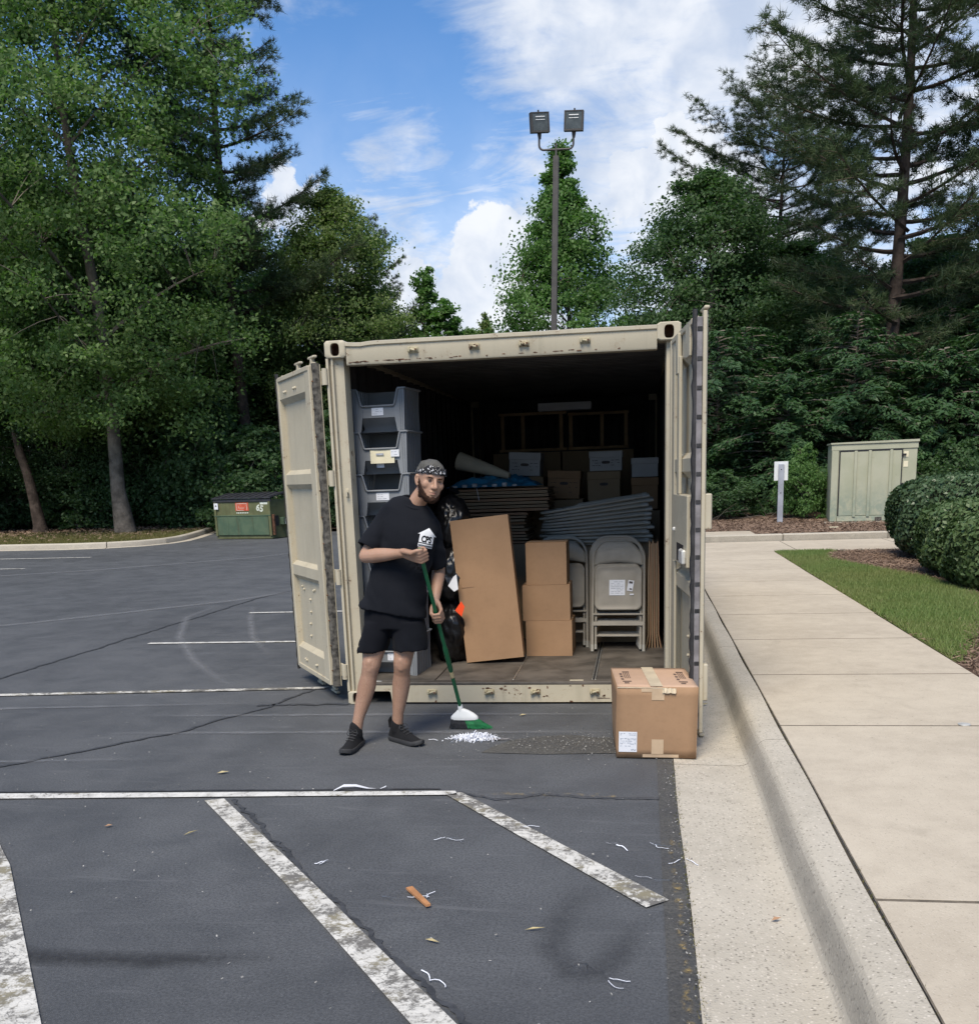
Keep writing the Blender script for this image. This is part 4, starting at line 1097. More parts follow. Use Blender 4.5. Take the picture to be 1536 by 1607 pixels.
def door(label, pivot, d, inner_ccw, right):
    d = Vector((d[0], d[1], 0)).normalized(); nrm = Vector((-d.y, d.x, 0)) if inner_ccw else Vector((d.y, -d.x, 0))
    M = Matrix(((d.x, nrm.x, 0, pivot[0]), (d.y, nrm.y, 0, pivot[1]), (0, 0, 1, 0), (0, 0, 0, 1)))     # local: s, t, z
    Wd = 1.172

    def B(mb, lo, hi, bev=.004): return mb.box(lo, hi, bev, M)
    # pressed panel with raised bands
    T0, T1 = .014, .052
    prof = [(T1, 2.43), (T1, 2.285), (T0, 2.245), (T0, 1.735), (T1, 1.700), (T1, 1.625), (T0, 1.585), (T0, 1.015), (T1, .985), (T1, .905), (T0, .865), (T0, .335), (T1, .300), (T1, .15)]
    V = []; F = []
    for (t, z) in prof:
        for s_ in (.30, 1.13):
            V.append(M @ Vector((s_, t, z)))
        for s_ in (.30, 1.13): V.append(M @ Vector((s_, t - .004, z)))
    for i in range(len(prof) - 1):
        a = 4 * i; b = a + 4; F += [(a, a + 1, b + 1, b), (a + 2, b + 2, b + 3, a + 3)]
    root = MB().add(V, F).build('door', MA['cpaint'], box_, 20); root['label'] = label
    # frame members
    mb = MB(); B(mb, (1.115, .004, DZ0), (Wd - .006, .060, DZ1), .006); mb.build('door_stile', cw, root)
    mb = MB(); B(mb, (.205, .004, DZ0), (.325, .058, DZ1), .006); B(mb, (.160, .000, DZ0), (.200, .066, DZ1), .006); mb.build('door_stile', cw, root)
    mb = MB(); B(mb, (.206, .002, DZ1 - .03), (1.114, .064, DZ1 + .004), .004); mb.build('top_rail', cw, root)
    mb = MB(); B(mb, (.206, .002, DZ0 - .004), (1.114, .062, DZ0 + .035), .004); mb.build('bottom_rail', cw, root)
    # hinge-side seal, frayed
    rs_ = random.Random(5 if right else 6); mb = MB(); nseg = 46; rings = []
    for i in range(nseg + 1):
        z = DZ0 + (DZ1 - DZ0 + .01) * i / nseg; w = rs_.uniform(-.006, .006)
        rings.append([M @ Vector(p) for p in ((.155, .006, z), (.152, .046 + w, z), (.138, .050 + w, z), (.118, .044 + w, z), (.100, .026, z), (.098, .004, z))])
    mb.loft(rings); mb.build('door_seal', MA['seal_grey'], root, 50)
    for k in range(12):
        z = DZ0 + .12 + k * .19; mb = MB(); mb.sphere(tuple(M @ Vector((.130, .051, z))), .007, 6, 5); mb.build('rivet', MA['rust'], root)
    # free-edge seal: black fin, grey strip with clips, painted lip
    rings = []
    for i in range(60 + 1):
        z = DZ0 - .03 + (DZ1 - DZ0 + .07) * i / 60; w = rs_.uniform(-.004, .005)
        rings.append([M @ Vector(p) for p in ((Wd - .004, .040, z), (Wd - .002, .066 + w, z), (Wd + .020, .060 + w, z), (Wd + .022, .046, z), (Wd + .004, .038, z))])
    MB().loft(rings).build('edge_seal', MA['rubber'], root, 50)
    mb = MB(); B(mb, (Wd - .005, .012, DZ0), (Wd + .024, .044, DZ1), .004); mb.build('seal_strip', MA['seal_strip'], root)
    mb = MB(); B(mb, (Wd - .006, -.012, DZ0 - .02), (Wd + .026, .010, DZ1 + .03), .004); mb.build('edge_lip', cw, root)
    for k in range(15):
        z = DZ0 + .09 + k * .155; mb = MB(); B(mb, (Wd + .0235, .014, z - .012), (Wd + .028, .042, z + .012), .002); mb.build('clip', MA['rubber'], root)
    # outer skin and locking bars
    mb = MB(); B(mb, (.10, -.006, DZ0), (Wd, .002, DZ1), .002); mb.build('outer_skin', MA['cpaint'], root)
    for s_ in (.46, .86):
        mb = MB(); mb.tube([M @ Vector((s_, -.05, DZ0 - .04)), M @ Vector((s_, -.05, DZ1 + .03))], .017, 10)
        for z in (.4, 1.0, 1.6, 2.2): B(mb, (s_ - .035, -.058, z - .03), (s_ + .035, -.005, z + .03), .004)
        bar = mb.build('locking_bar', cw, root, 40)
        for z, sg in ((DZ1 + .03, 1), (DZ0 - .05, -1)):
            z += .022 * sg; mb = MB()
            B(mb, (s_ - .085, -.066, z + (.026 if sg > 0 else -.044)), (s_ + .070, -.034, z + (.044 if sg > 0 else -.026)), .005)
            B(mb, (s_ - .020, -.064, z - .040), (s_ + .020, -.036, z + .034), .005); B(mb, (s_ - .065, -.062, z - .020), (s_ + .045, -.038, z - .002), .004)
            mb.build('cam', cw, root)
    # hinges
    for z in (2.355, 1.66, .955, .25):
        mb = MB(); mb.tube([M @ Vector((.0, -.006, z - .055)), M @ Vector((.0, -.006, z + .055))], .021, 12); B(mb, (.0, -.022, z - .05), (.20, -.008, z + .05), .004); mb.build('hinge', cw, root, 40)
    # panel fixings
    L = [(.977, .81), (.93, .79), (.60, .81), (.64, .80), (.755, .72), (.763, .62), (.80, .52), (.81, .42), (.95, 2.33), (.90, 2.33), (.60, 2.335), (.65, 2.335), (.9, .22), (.86, .215), (.55, .22), (.58, .215)] if not right else [(1.04, .76), (1.03, .66), (1.03, .565), (1.035, .47), (.78, .62), (.78, .50), (.60, .93)]
    for s_, z in L:
        t = T0 if .335 < z < .865 else T1
        if t == T1 and right: t = T0
        MB().sphere(tuple(M @ Vector((s_, t + .004, z))), .012, 8, 5).build('bolt', MA['cpaint'], root, 60)
    if right:
        mb = MB(); B(mb, (.600, .054, 1.49), (.690, .074, 2.30), .004); B(mb, (.56, .056, 2.20), (.66, .080, 2.435), .004); mb.build('lock_bar_cover', cp, root)
        mb = MB(); B(mb, (.885, .052, 2.26), (1.06, .066, 2.44), .004); mb.build('latch_plate', cw, root)
        mb = MB(); B(mb, (.44, .015, 1.07), (1.075, .074, 1.49), .006); lb_ = mb.build('lock_box', cp, root)
        mb = MB(); B(mb, (.62, .0735, 1.085), (.93, .0755, 1.195), .0); mb.build('opening', MA['dark'], lb_)
        mb = MB(); B(mb, (.80, .074, 1.10), (.97, .088, 1.135), .004); B(mb, (.90, .074, 1.09), (1.06, .100, 1.175), .008); B(mb, (.86, .078, 1.12), (.93, .092, 1.16), .004); mb.build('latch', MA['latch'], lb_)
        mb = MB(); B(mb, (.38, .050, .15), (.44, .066, 1.06), .004); mb.build('lock_bar_cover', cp, root)
        mb = MB(); mb.sphere(tuple(M @ Vector((.52, .075, 1.27))), .016, 8, 5); mb.build('bolt', MA['latch'], root)
        mb = MB(); B(mb, (Wd - .03, -.05, 1.30), (Wd + .03, -.012, 1.50), .006); mb.build('handle_bracket', cw, root)
        mb = MB(); B(mb, (Wd - .03, -.04, .30), (Wd + .03, -.012, .52), .006); mb.build('handle_bracket', cw, root)
    return root


MA['latch'] = simple('galvanised_latch', (.62, .61, .57), .4, .2, 20, .2, 50, .5, .3)
door('left door swung back with a frayed grey seal', (-.014, -.006), (-.548, .836), True, False)
door('right door standing open with a lock box', (2.412, -.014), (.090, -1.0), False, True)
# ------------------------------------------------------------------ goods inside the container
FZ = .166


def m_card(name, col, k=1.0, wv=1.0):
    n = NT(name); co = n.co
    f = n.noise(2.2, 5, .6, co=co); g = n.noise(30, 5, .7, co=co); fl = n.noise(60, 3, .6, co=co, sc=(.05, 1, 1))
    c = n.mix(n.rng(f, .3, .7), sc_(col, .90), sc_(col, 1.08))
    c = n.mix(n.rng(g, .45, .75, 0, .25), c, sc_(col, .72)); c = n.mix(n.rng(n.noise(1.3, 2, .5, co=co), .55, .8, 0, .3), c, sc_(col, .8))
    nm = n.bump(fl, .10 * wv, .003); nm = n.bump(f, .10, .03, nm)
    return n.done(c, .78, nm, .2)


MA['card'] = m_card('cardboard', (.31, .190, .108))
MA['card_pink'] = m_card('pale_cardboard', (.47, .315, .215))
MA['card_edge'] = m_card('cardboard_edge', (.33, .20, .12))
MA['card_dull'] = m_card('dull_cardboard', (.30, .215, .135))
MA['tape'] = simple('packing_tape', (.47, .345, .225), .28, .12, 9, .15, 30, .5)
MA['tape_pale'] = simple('pale_tape', (.62, .52, .37), .3, .12, 9, .2, 30, .5)
MA['paper'] = simple('white_paper', (.66, .67, .70), .7, .05, 6, .1, 20)
MA['paper_cream'] = simple('cream_paper', (.68, .62, .44), .7, .08, 6, .1, 20)
MA['ink'] = simple('ink', (.07, .06, .06), .8, .2, 20)
MA['ink_grey'] = simple('grey_print', (.36, .38, .42), .8, .3, 40)
MA['grey_plastic'] = simple('grey_plastic', (.190, .200, .210), .55, .10, 3, .15, 120, .45)
MA['bag'] = simple('black_bag', (.006, .006, .007), .30, .3, 6, .35, 24, .45, 0.0, .01)
MA['orange'] = simple('orange_tag', (.85, .085, .025), .5, .08, 6)
MA['blue_plastic'] = simple('blue_plastic', (.03, .20, .36), .3, .3, 8, .4, 30)
MA['chair_paint'] = simple('taupe_chair_paint', (.295, .268, .222), .45, .10, 6, .06, 90, .18, .0)
MA['dull_paper'] = simple('dull_paper', (.42, .385, .30), .8, .1, 6)
MA['white_box'] = simple('white_file_box', (.42, .425, .44), .7, .08, 4, .1, 20)
MA['wood'] = simple('wood', (.30, .19, .095), .6, .3, 5, .2, 40)


def print_lines(mb, M, x0, x1, z0, z1, rows, seed, y=-.0012, h=.004):
    r = random.Random(seed)
    for k in range(rows):
        z = z1 - (k + .5) * (z1 - z0) / rows; x = x0
        while x < x1 - .004:
            l = r.uniform(.012, .04) * min(1, (x1 - x0) / .08); xe = min(x1, x + l)
            if r.random() < .78: mb.add([M @ Vector(p) for p in ((x, y, z - h / 2), (xe, y, z - h / 2), (xe, y, z + h / 2), (x, y, z + h / 2))], [(0, 1, 2, 3)])
            x = xe + r.uniform(.004, .012)


def paper(parent, M, x0, x1, z0, z1, mat='paper', rows=0, seed=1, y=-.0015, name='label', curl=0.0, h=.004):
    """a sheet lying on a face whose outward side is local -y"""
    mb = MB(); n = 5; V = []; F = []
    for i in range(n + 1):
        for j in range(2): V.append(M @ Vector((x0 + (x1 - x0) * i / n, y - curl * (abs(i / n - .5) * 2) ** 2, (z0, z1)[j])))
    for i in range(n): F.append((2 * i, 2 * i + 2, 2 * i + 3, 2 * i + 1))
    V2 = [v - (M.to_3x3() @ Vector((0, -.0006, 0))) for v in V]
    mb.add(V, F)
    o = mb.build(name, MA[mat], parent, 0)
    if rows:
        mb = MB(); m = (x1 - x0) * .1; print_lines(mb, M, x0 + m, x1 - m, z0 + (z1 - z0) * .08, z1 - (z1 - z0) * .08, rows, seed, y - .0012 - curl, h); mb.build('print', MA['ink_grey'], o, 0)
    return o


# --- stacking bins
BW, BH, BD = .41, .302, .36


def bin_():
    t = thing('stacking_bin', 'x', 'bin', (0, 0, 0), 0, 'grey stacking bins in a tower')
    w = BW; e = .014
    # face plate: ears each side, lip between, openings above and below
    zt = BH
    pol = [(.012, .0), (.052, .0), (.078, .010), (.092, .095), (.105, .118), (w - .105, .118), (w - .092, .095), (w - .078, .010), (w - .052, 0), (w - .012, 0), (w, zt), (w - .066, zt), (w - .094, zt - .088), (w - .105, zt - .098), (.105, zt - .098), (.094, zt - .088), (.066, zt), (0, zt)]
    # split the plate: left ear, lip, right ear
    ear = [(.010, 0), (.050, 0), (.064, .004), (.080, .102), (.0840, .102), (.0840, zt - .120), (.078, zt - .112), (.048, zt - .006), (.042, zt), (0, zt)]
    mb = MB(); mb.prism(ear, 0, .010); mb.prism([(w - a, b) for a, b in ear], 0, .010)
    mb.prism([(.0845, .102), (w - .0845, .102), (w - .0845, zt - .120), (.0845, zt - .120)], .001, .010)
    # stiffening ribs on the ears
    for xa in (.022, .038): mb.box((xa - .003, -.005, .012), (xa + .003, .001, zt - .012), .001); mb.box((w - xa - .003, -.005, .012), (w - xa + .003, .001, zt - .012), .001)
    mb.build('front_panel', MA['grey_plastic'], t, 20)
    mb = MB(); mb.tube([(-.004, -.004, zt), (.044, -.006, zt), (.051, -.006, zt - .010), (.076, -.006, zt - .108), (.085, -.006, zt - .118), (w - .085, -.006, zt - .118), (w - .076, -.006, zt - .108), (w - .051, -.006, zt - .010), (w - .044, -.006, zt), (w + .004, -.004, zt)], .008, 8)
    mb.tube([(w + .004, -.004, zt), (w + .006, BD, zt)], .008, 8); mb.tube([(-.004, -.004, zt), (-.006, BD, zt)], .008, 8); mb.tube([(-.006, BD, zt), (w + .006, BD, zt)], .008, 8)
    mb.build('rim', MA['grey_plastic'], t, 50)
    # underside sweeping back from the lip, floor, sides, back
    V = []; F = []
    pr = [(.008, .104), (.030, .086), (.070, .056), (.095, .030), (.105, .004), (BD, .004)]
    for (y, z) in pr: V += [(.060, y, z), (w - .060, y, z)] if y < .10 else [(.03, y, z), (w - .03, y, z)]
    for i in range(len(pr) - 1): F.append((2 * i, 2 * i + 1, 2 * i + 3, 2 * i + 2))
    MB().add(V, F).build('hopper_bottom', MA['grey_plastic'], t, 40)
    for sx in (0, 1):
        mb = MB(); X = (lambda a: a) if not sx else (lambda a: w - a)
        prf = []
        for k in range(8): y0 = .008 + k * (BD - .01) / 8; prf += [(y0, 0), (y0 + .030, 0), (y0 + .034, .008), (y0 + .050, .008)]
        V = []; F = []
        for i, (y, d) in enumerate(prf):
            V += [(X(.012 + d), y, .0), (X(.0 + d), y, zt)]
            if i: F.append((2 * i - 2, 2 * i, 2 * i + 1, 2 * i - 1))
        mb.add(V, F); mb.build('side_panel', MA['grey_plastic'], t, 20)
    MB().box((.01, BD - .008, .0), (w - .01, BD, zt), .002).build('back_panel', MA['grey_plastic'], t)
    return t


bin0 = bin_()
binL = ['topmost grey bin of the stack, with a small white label', 'second grey bin from the top, with a cream envelope taped on', 'third grey bin from the top, behind the man in black', 'fourth grey bin from the top, mostly behind his shoulder', 'fifth grey bin from the top, behind his shirt', 'sixth grey bin from the top, behind his shorts', 'lowest grey bin of the stack, seen between his knees']
bins = []
for k in range(7):
    b = bin0 if k == 6 else copy_tree(bin0)
    b['label'] = binL[k]; z = FZ + (6 - k) * BH
    b.location = (.082 + .001 * (k % 3), .300 + .004 * (k % 2), z); b.rotation_euler = (0, 0, -.10 + .01 * (k % 3)); bins.append(b)
I4 = Matrix.Identity(4)
paper(bins[0], I4, .155, .245, .118, .172, 'paper', 3, 1, h=.003)
paper(bins[1], I4, .125, .310, .080, .176, 'paper_cream', 0, 2, -.004, 'envelope', .004)
paper(bins[1], I4, .285, .350, .125, .174, 'paper', 2, 3, -.014, h=.003)
paper(bins[1], I4, .17, .23, .138, .152, 'ink_grey', 0, 2, -.012, 'print')
MB().box((.158, .028, .050), (.216, .031, .092)).build('label', MA['paper'], bins[1])
paper(bins[2], I4, .15, .25, .116, .170, 'paper', 3, 4, h=.003)
paper(bins[6], I4, .17, .25, .116, .172, 'paper', 3, 5, h=.003)


# --- cardboard boxes
def carton(name, label, size, M, mat='card', cat='box', group=None, bev=.004, wobble=.004, seed=0, flap=True):
    """closed carton, base centre at the origin of M; slightly bowed faces"""
    t = thing(name, label, cat, tuple(M.translation), 0, group)
    R = M.copy(); R.translation = (0, 0, 0)
    w, d, h = size; r = random.Random(seed); n = 6
    mb = MB(); rings = []
    for iz in range(n + 1):
        z = h * iz / n; ring = []
        bz = math.sin(PI * iz / n)
        def edge(a, b, nn):
            for k in range(n):
                u = k / n; p = Vector(a).lerp(Vector(b), u); o = math.sin(PI * u) * bz * wobble * sgn[nn]; p = p + Vector(nrm[nn]) * o; ring.append(R @ Vector((p.x, p.y, z)))
        nrm = [(0, -1, 0), (1, 0, 0), (0, 1, 0), (-1, 0, 0)]; sgn = [r.uniform(-.6, 1.4) for _ in range(4)] if iz == 0 else sgn
        c = [(-w / 2, -d / 2, 0), (w / 2, -d / 2, 0), (w / 2, d / 2, 0), (-w / 2, d / 2, 0)]
        for q in range(4): edge(c[q], c[(q + 1) % 4], q)
        rings.append(ring)
    mb.loft(rings, True, False)
    mb.build('box_body', MA[mat], t, 30)
    g = .003
    a = MB().box((-w / 2 + .001, -d / 2 + .001, h - .002), (w / 2 - .001, -g / 2, h + .003), .001, R).build('flap', MA[mat], t)
    b = MB().box((-w / 2 + .001, g / 2, h - .002), (w / 2 - .001, d / 2 - .001, h + .003), .001, R).build('flap', MA[mat], t)
    MB().box((-w / 2 + .002, -.024, h + .0034), (w / 2 - .002, .024, h + .0042), 0, R).build('tape', MA['tape'], t)
    return t


def PM(x, y, z, rz=0, ry=0, rx=0): return Matrix.Translation((x, y, z)) @ Matrix.Rotation(rz, 4, 'Z') @ Matrix.Rotation(rx, 4, 'X') @ Matrix.Rotation(ry, 4, 'Y')


g3 = 'cardboard boxes stacked in three'
carton('cardboard_box', 'lowest box of the stack of three small cardboard boxes', (.380, .36, .290), PM(1.428, 1.23, FZ, -.015), seed=1, group=g3)
carton('cardboard_box', 'middle box of the stack of three small cardboard boxes', (.388, .36, .288), PM(1.406, 1.235, FZ + .295, .01), seed=2, group=g3)
carton('cardboard_box', 'topmost box of the stack of three, beside the tall box', (.330, .32, .338), PM(1.414, 1.225, FZ + .588, -.008), seed=3, group=g3)
# tall narrow box leaning on the bags
tb = carton('cardboard_box', 'tall narrow cardboard box leaning to the left against the bags', (.462, .20, 1.13), PM(1.010, .855, FZ + .022, .05, -.088, -.045), seed=5)
M = PM(0, 0, 0, .05, -.088, -.045)
MB().box((-.20, -.1045, .60), (-.10, -.1025, .603), 0, M).build('crease', MA['card_edge'], tb)

# --- black bags
def bag(label, c, r, sc, seed, tied=False):
    t = thing('rubbish_bag', label, 'bag', c, 0, 'black plastic bags piled left of the tall box')
    bm = bmesh.new(); bmesh.ops.create_icosphere(bm, subdivisions=5, radius=1.0)
    for v in bm.verts:
        p = v.co.copy(); s = Vector((seed * 7.1, seed * 3.3, 0))
        d = 1 + .16 * mnoise.noise(p * 1.4 + s) - .10 * abs(mnoise.noise(p * 3.1 + s)) - .055 * abs(mnoise.noise(Vector((p.x * 9, p.y * 9, p.z * 4)) + s)) - .035 * abs(mnoise.noise(p * 17 + s))
        q = Vector((p.x * sc[0], p.y * sc[1], p.z * sc[2])) * r * d
        if p.z < -.72: q.z = max(q.z, -.74 * sc[2] * r)
        v.co = q
    me = bpy.data.meshes.new('bag'); bm.to_mesh(me); bm.free(); me.polygons.foreach_set('use_smooth', np.ones(len(me.polygons), bool))
    link('bag_skin', me, MA['bag'], t)
    if tied: MB().tube([(0, 0, r * sc[2] * .82), (.01, 0, r * sc[2] * 1.02), (.03, -.01, r * sc[2] * 1.15)], [.05, .018, .05], 9).build('knot', MA['bag'], t, 60)
    return t


bag('lowest black bag, bulging behind the broom handle', (.665, .92, .40), .30, (.60, .75, 1.02), 1)
bag('middle black bag with the orange tag showing on it', (.675, .95, .87), .30, (.56, .72, .92), 2)
bag('upper black bag behind the shoulder of the man', (.665, 1.00, 1.26), .26, (.66, .75, .92), 3, True)
tg = MB().add([(.715, .690, .605), (.772, .660, .560), (.800, .650, .640), (.772, .665, .680)], [(0, 1, 2, 3)]).build('orange_tag', MA['orange']); tag(tg, 'bright orange tag stuck between bag and tall box', 'tag')
tg = MB().add([(.665, .700, .800), (.715, .685, .755), (.750, .678, .775), (.738, .690, .890), (.71, .70, .87)], [(0, 1, 2, 3, 4)]).build('paper_sheet', MA['paper']); tag(tg, 'grey white sheet sticking out behind the tall box', 'paper')

# --- folding chairs
def folding_chair():
    """folded steel chair: feet at z 0, front towards -y, .44 wide"""
    t = thing('folding_chair', 'x', 'folding chair', (0, 0, 0))
    m = MA['chair_paint']; hw = .213; H = .925
    arc = [(hw - .135 + .135 * math.cos(a), 0, H - .160 + .160 * math.sin(a)) for a in np.linspace(0, PI / 2, 8)]
    pts = [(hw, 0, .0)] + arc + [(-x, y, z) for x, y, z in arc[::-1]] + [(-hw, 0, .0)]
    MB().tube(pts, .0118, 10).build('frame', m, t, 60)
    # back rest inside the arch
    V = []; F = []; nx = 14; nz = 6
    for j in range(nz + 1):
        for i in range(nx + 1):
            u = -1 + 2 * i / nx; top = H - .030 - .115 * max(0, (abs(u) - .35) / .65) ** 2.2; bot = .712 + .026 * (1 - u * u); z = bot + (top - bot) * j / nz
            V.append((u * (hw - .008), -.006 - .016 * (1 - u * u) * math.sin(PI * j / nz) + .012 * (1 - u * u), z))
    for j in range(nz):
        for i in range(nx): a = j * (nx + 1) + i; F.append((a, a + 1, a + nx + 2, a + nx + 1))
    o = MB().add(V, F).build('backrest', m, t, 60); md = o.modifiers.new('s', 'SOLIDIFY'); md.thickness = .008
    # seat pan, tipped up flat in front of the frame
    def rr(hw_, z0, z1, rad_, n=6):
        out = []
        for cx, cz, a0 in ((hw_ - rad_, z1 - rad_, 0), (-hw_ + rad_, z1 - rad_, PI / 2), (-hw_ + rad_, z0 + rad_, PI), (hw_ - rad_, z0 + rad_, 1.5 * PI)):
            out += [(cx + rad_ * math.cos(a0 + PI / 2 * k / n), cz + rad_ * math.sin(a0 + PI / 2 * k / n)) for k in range(n + 1)]
        return out
    rings = []
    for ins, y in ((0, -.012), (0, -.026), (.004, -.031), (.012, -.031), (.018, -.027), (.05, -.033), (.10, -.038), (.15, -.040)):
        rings.append([(a, y, b) for a, b in rr(.194 - ins, .333 + ins, .702 - ins, max(.012, .048 - ins * .25))])
    MB().loft(rings, True, True).build('seat', m, t, 50)
    for sx in (-1, 1):
        MB().tube([(sx * .186, .012, .02), (sx * .186, .014, .30), (sx * .180, .016, .62)], .010, 8).build('leg', m, t, 60)
        o = MB().tube([(sx * hw, 0, -.012), (sx * hw, 0, .045)], [.0145, .0135], 10).build('foot', MA['chair_foot'], t, 40)
        MB().tube([(sx * .186, .012, .008), (sx * .186, .012, .05)], .0125, 10).build('foot', MA['chair_foot'], t, 40)
    MB().tube([(-hw, -.004, .300), (hw, -.004, .300)], .0085, 8).build('crossbar', m, t, 60)
    MB().box((-hw + .002, -.010, .205), (hw - .002, -.006, .238), .001).build('crossbar', m, t)
    MB().tube([(-.186, .012, .12), (.186, .012, .12)], .007, 8).build('crossbar', m, t, 60)
    return t


MA['chair_foot'] = simple('taupe_foot_cap', (.30, .285, .25), .5, .1, 6)
ch0 = folding_chair()
gA = 'folding chairs standing upright, right row'; gB = 'folding chairs standing upright, left row'; gC = 'folding chairs lying in a flat pile'


def put_chair(first, label, group, M):
    c = ch0 if first else copy_tree(ch0)
    c['label'] = label; c['group'] = group; c.matrix_world = M; return c


lab = ['front taupe folding chair of the right row, with papers on its seat', 'second taupe folding chair of the right row, just behind the front one', 'third taupe folding chair of the right row, only its arch in view', 'fourth taupe folding chair of the right row, arch peeping over', 'rearmost taupe folding chair of the right row']
front = None
for k in range(5):
    M = Matrix.Translation((1.983 - .006 * k, 1.235 + .052 * k, FZ + .012)) @ Matrix.Rotation(rad(.6), 4, 'Y') @ Matrix.Rotation(-rad(15.5 - 3.4 * k), 4, 'X')
    c = put_chair(k == 0, lab[k], gA, M)
    if k == 0: front = c
lab = ['front taupe folding chair of the left row, half behind the stacked boxes', 'second taupe folding chair of the left row, behind the front one', 'third taupe folding chair of the left row']
for k in range(3):
    M = Matrix.Translation((1.505 - .004 * k, 1.45 + .05 * k, FZ + .012)) @ Matrix.Rotation(-rad(9.0 - 3.0 * k), 4, 'X')
    put_chair(False, lab[k], gB, M)
nm = ['lowest', 'second', 'third', 'fourth', 'fifth', 'sixth', 'seventh', 'eighth', 'ninth', 'tenth', 'eleventh']
for k in range(11):
    tilt = rad(-.5 + .82 * k)
    M = Matrix.Translation((1.33 - .012 * (k % 3), 1.86 + .01 * (k % 2), 1.058 + .0245 * k)) @ Matrix.Rotation(-tilt, 4, 'Y') @ Matrix.Translation((.925 + .02 * (k % 2), 0, 0)) @ Matrix.Rotation(-PI / 2, 4, 'Y') @ Matrix.Rotation(-PI / 2, 4, 'Z')
    put_chair(False, ('topmost' if k == 10 else nm[k]) + ' taupe folding chair of the flat pile' + ('' if k in (0, 10) else ', counted from below'), gC, M)
# papers on the front seat
paper(front, I4, -.075, .055, .455, .585, 'paper', 8, 8, -.0425, h=.004)
Mt = Matrix.Translation((.100, 0, .535)) @ Matrix.Rotation(.16, 4, 'Y')
pp = paper(front, Mt, -.024, .024, -.045, .045, 'paper', 0, 8, -.0425, 'tag')
MB().box((-.016, -.0445, .018), (.014, -.0440, .036), 0, Mt).build('print', MA['ink'], pp); MB().box((-.004, -.0445, -.034), (.018, -.0440, -.022), 0, Mt).build('print', MA['ink'], pp)
paper(front, Matrix.Translation((.112, 0, .462)), -.018, .016, -.006, .006, 'paper', 0, 8, -.0425, 'sticker')
# cartons bearing the flat pile
carton('cardboard_box', 'wide dull box under the flat pile of chairs', (.95, .62, .87), PM(1.80, 2.02, FZ), 'card_dull', seed=8)
carton('cardboard_box', 'dull box under the flattened cardboard', (1.0, .62, .86), PM(.92, 2.28, FZ), 'card_dull', seed=9)


# --- bundles of flattened boxes
def bundle(label, x0, x1, y0, y1, z0, z1, n, seed, mat='card_dull', jit=.02):
    t = thing('flattened_box_bundle', label, 'cardboard', ((x0 + x1) / 2, (y0 + y1) / 2, z0), 0, 'bundles of flattened cardboard')
    r = random.Random(seed); h = (z1 - z0) / n; cx, cy = (x0 + x1) / 2, (y0 + y1) / 2
    for k in range(n):
        a, b = r.uniform(-jit, jit), r.uniform(-jit, jit); mb = MB()
        zz = k * h; th = h * r.uniform(.55, .8)
        mb.box((x0 - cx + a, y0 - cy + b, zz + .001), (x1 - cx + a * .6, y1 - cy, zz + th * .48), .002); mb.box((x0 - cx + a + .004, y0 - cy + b + .004, zz + th * .54), (x1 - cx + a * .6 - r.uniform(0, .01), y1 - cy, zz + th), .002)
        mb.build('sheet', MA[mat if k % 3 else 'card_edge'], t)
    return t


bundle('upper bundle of flattened boxes with a square right end', .54, 1.375, 1.90, 2.6, 1.322, 1.535, 7, 1)
bundle('lower bundle of flattened boxes under the blue plastic', .56, 1.165, 1.92, 2.6, 1.035, 1.315, 10, 2, 'card_dull', .03)
for k in range(2): pass
mb = MB(); mb.tube([(.735, 1.885, 1.53), (.748, 1.883, 1.46), (.752, 1.884, 1.425)], .003, 5); o = mb.build('cord', MA['paper']); tag(o, 'short white cord hanging over the upper cardboard bundle', 'cord')
# upright flattened sheets right of the chairs
t = thing('flattened_box_bundle', 'flattened boxes standing on edge right of the chairs', 'cardboard', (2.28, 1.4, FZ))
for k in range(6):
    x = -.048 + k * .0165; mb = MB(); r = random.Random(k); f = (k - 2.5) * .004
    mb.loft([[(x + f * q + dx, yy, z) for dx, yy in ((0, 0), (.011, 0), (.011, .60), (0, .60))] for z, q in ((0, 2.2), (.05, 1.2), (.12, 0), (.6, 0), (.87 + .03 * r.random(), -.8))]); mb.build('sheet', MA['card_edge' if k % 2 else 'card_dull'], t)
# blue plastic and white roll
t = thing('blue_plastic_sheet', 'crumpled blue and white plastic lying on the cardboard bundle', 'plastic sheet', (.86, 2.22, 1.536))
bm = bmesh.new(); bmesh.ops.create_grid(bm, x_segments=50, y_segments=24, size=1)
for v in bm.verts:
    x, y = v.co.x, v.co.y; e = max(0, 1 - max(abs(x) ** 3, abs(y) ** 3)); v.co = Vector((x * .42, y * .26, e * (.055 + .07 * mnoise.noise(Vector((x * 3, y * 3, 2))) + .05 * abs(mnoise.noise(Vector((x * 8, y * 8, 5))))) + .004))
me = bpy.data.meshes.new('sheet'); bm.to_mesh(me); bm.free(); me.polygons.foreach_set('use_smooth', np.ones(len(me.polygons), bool)); link('sheet', me, MA['blue_plastic'], t)
for k in range(7): x = -.36 + k * .09; MB().box((x, -.262 - .004 * (k % 2), .004), (x + .045, -.225, .022 + .008 * (k % 3)), .006).build('white_fold', MA['white_box'], t)
mb = MB().tube([(.52, 2.25, 1.78), (.75, 2.20, 1.71), (1.0, 2.14, 1.63)], [.085, .060, .028], 14); o = mb.build('paper_roll', MA['dull_paper']); tag(o, 'pale tapering roll lying across the blue plastic', 'paper roll')

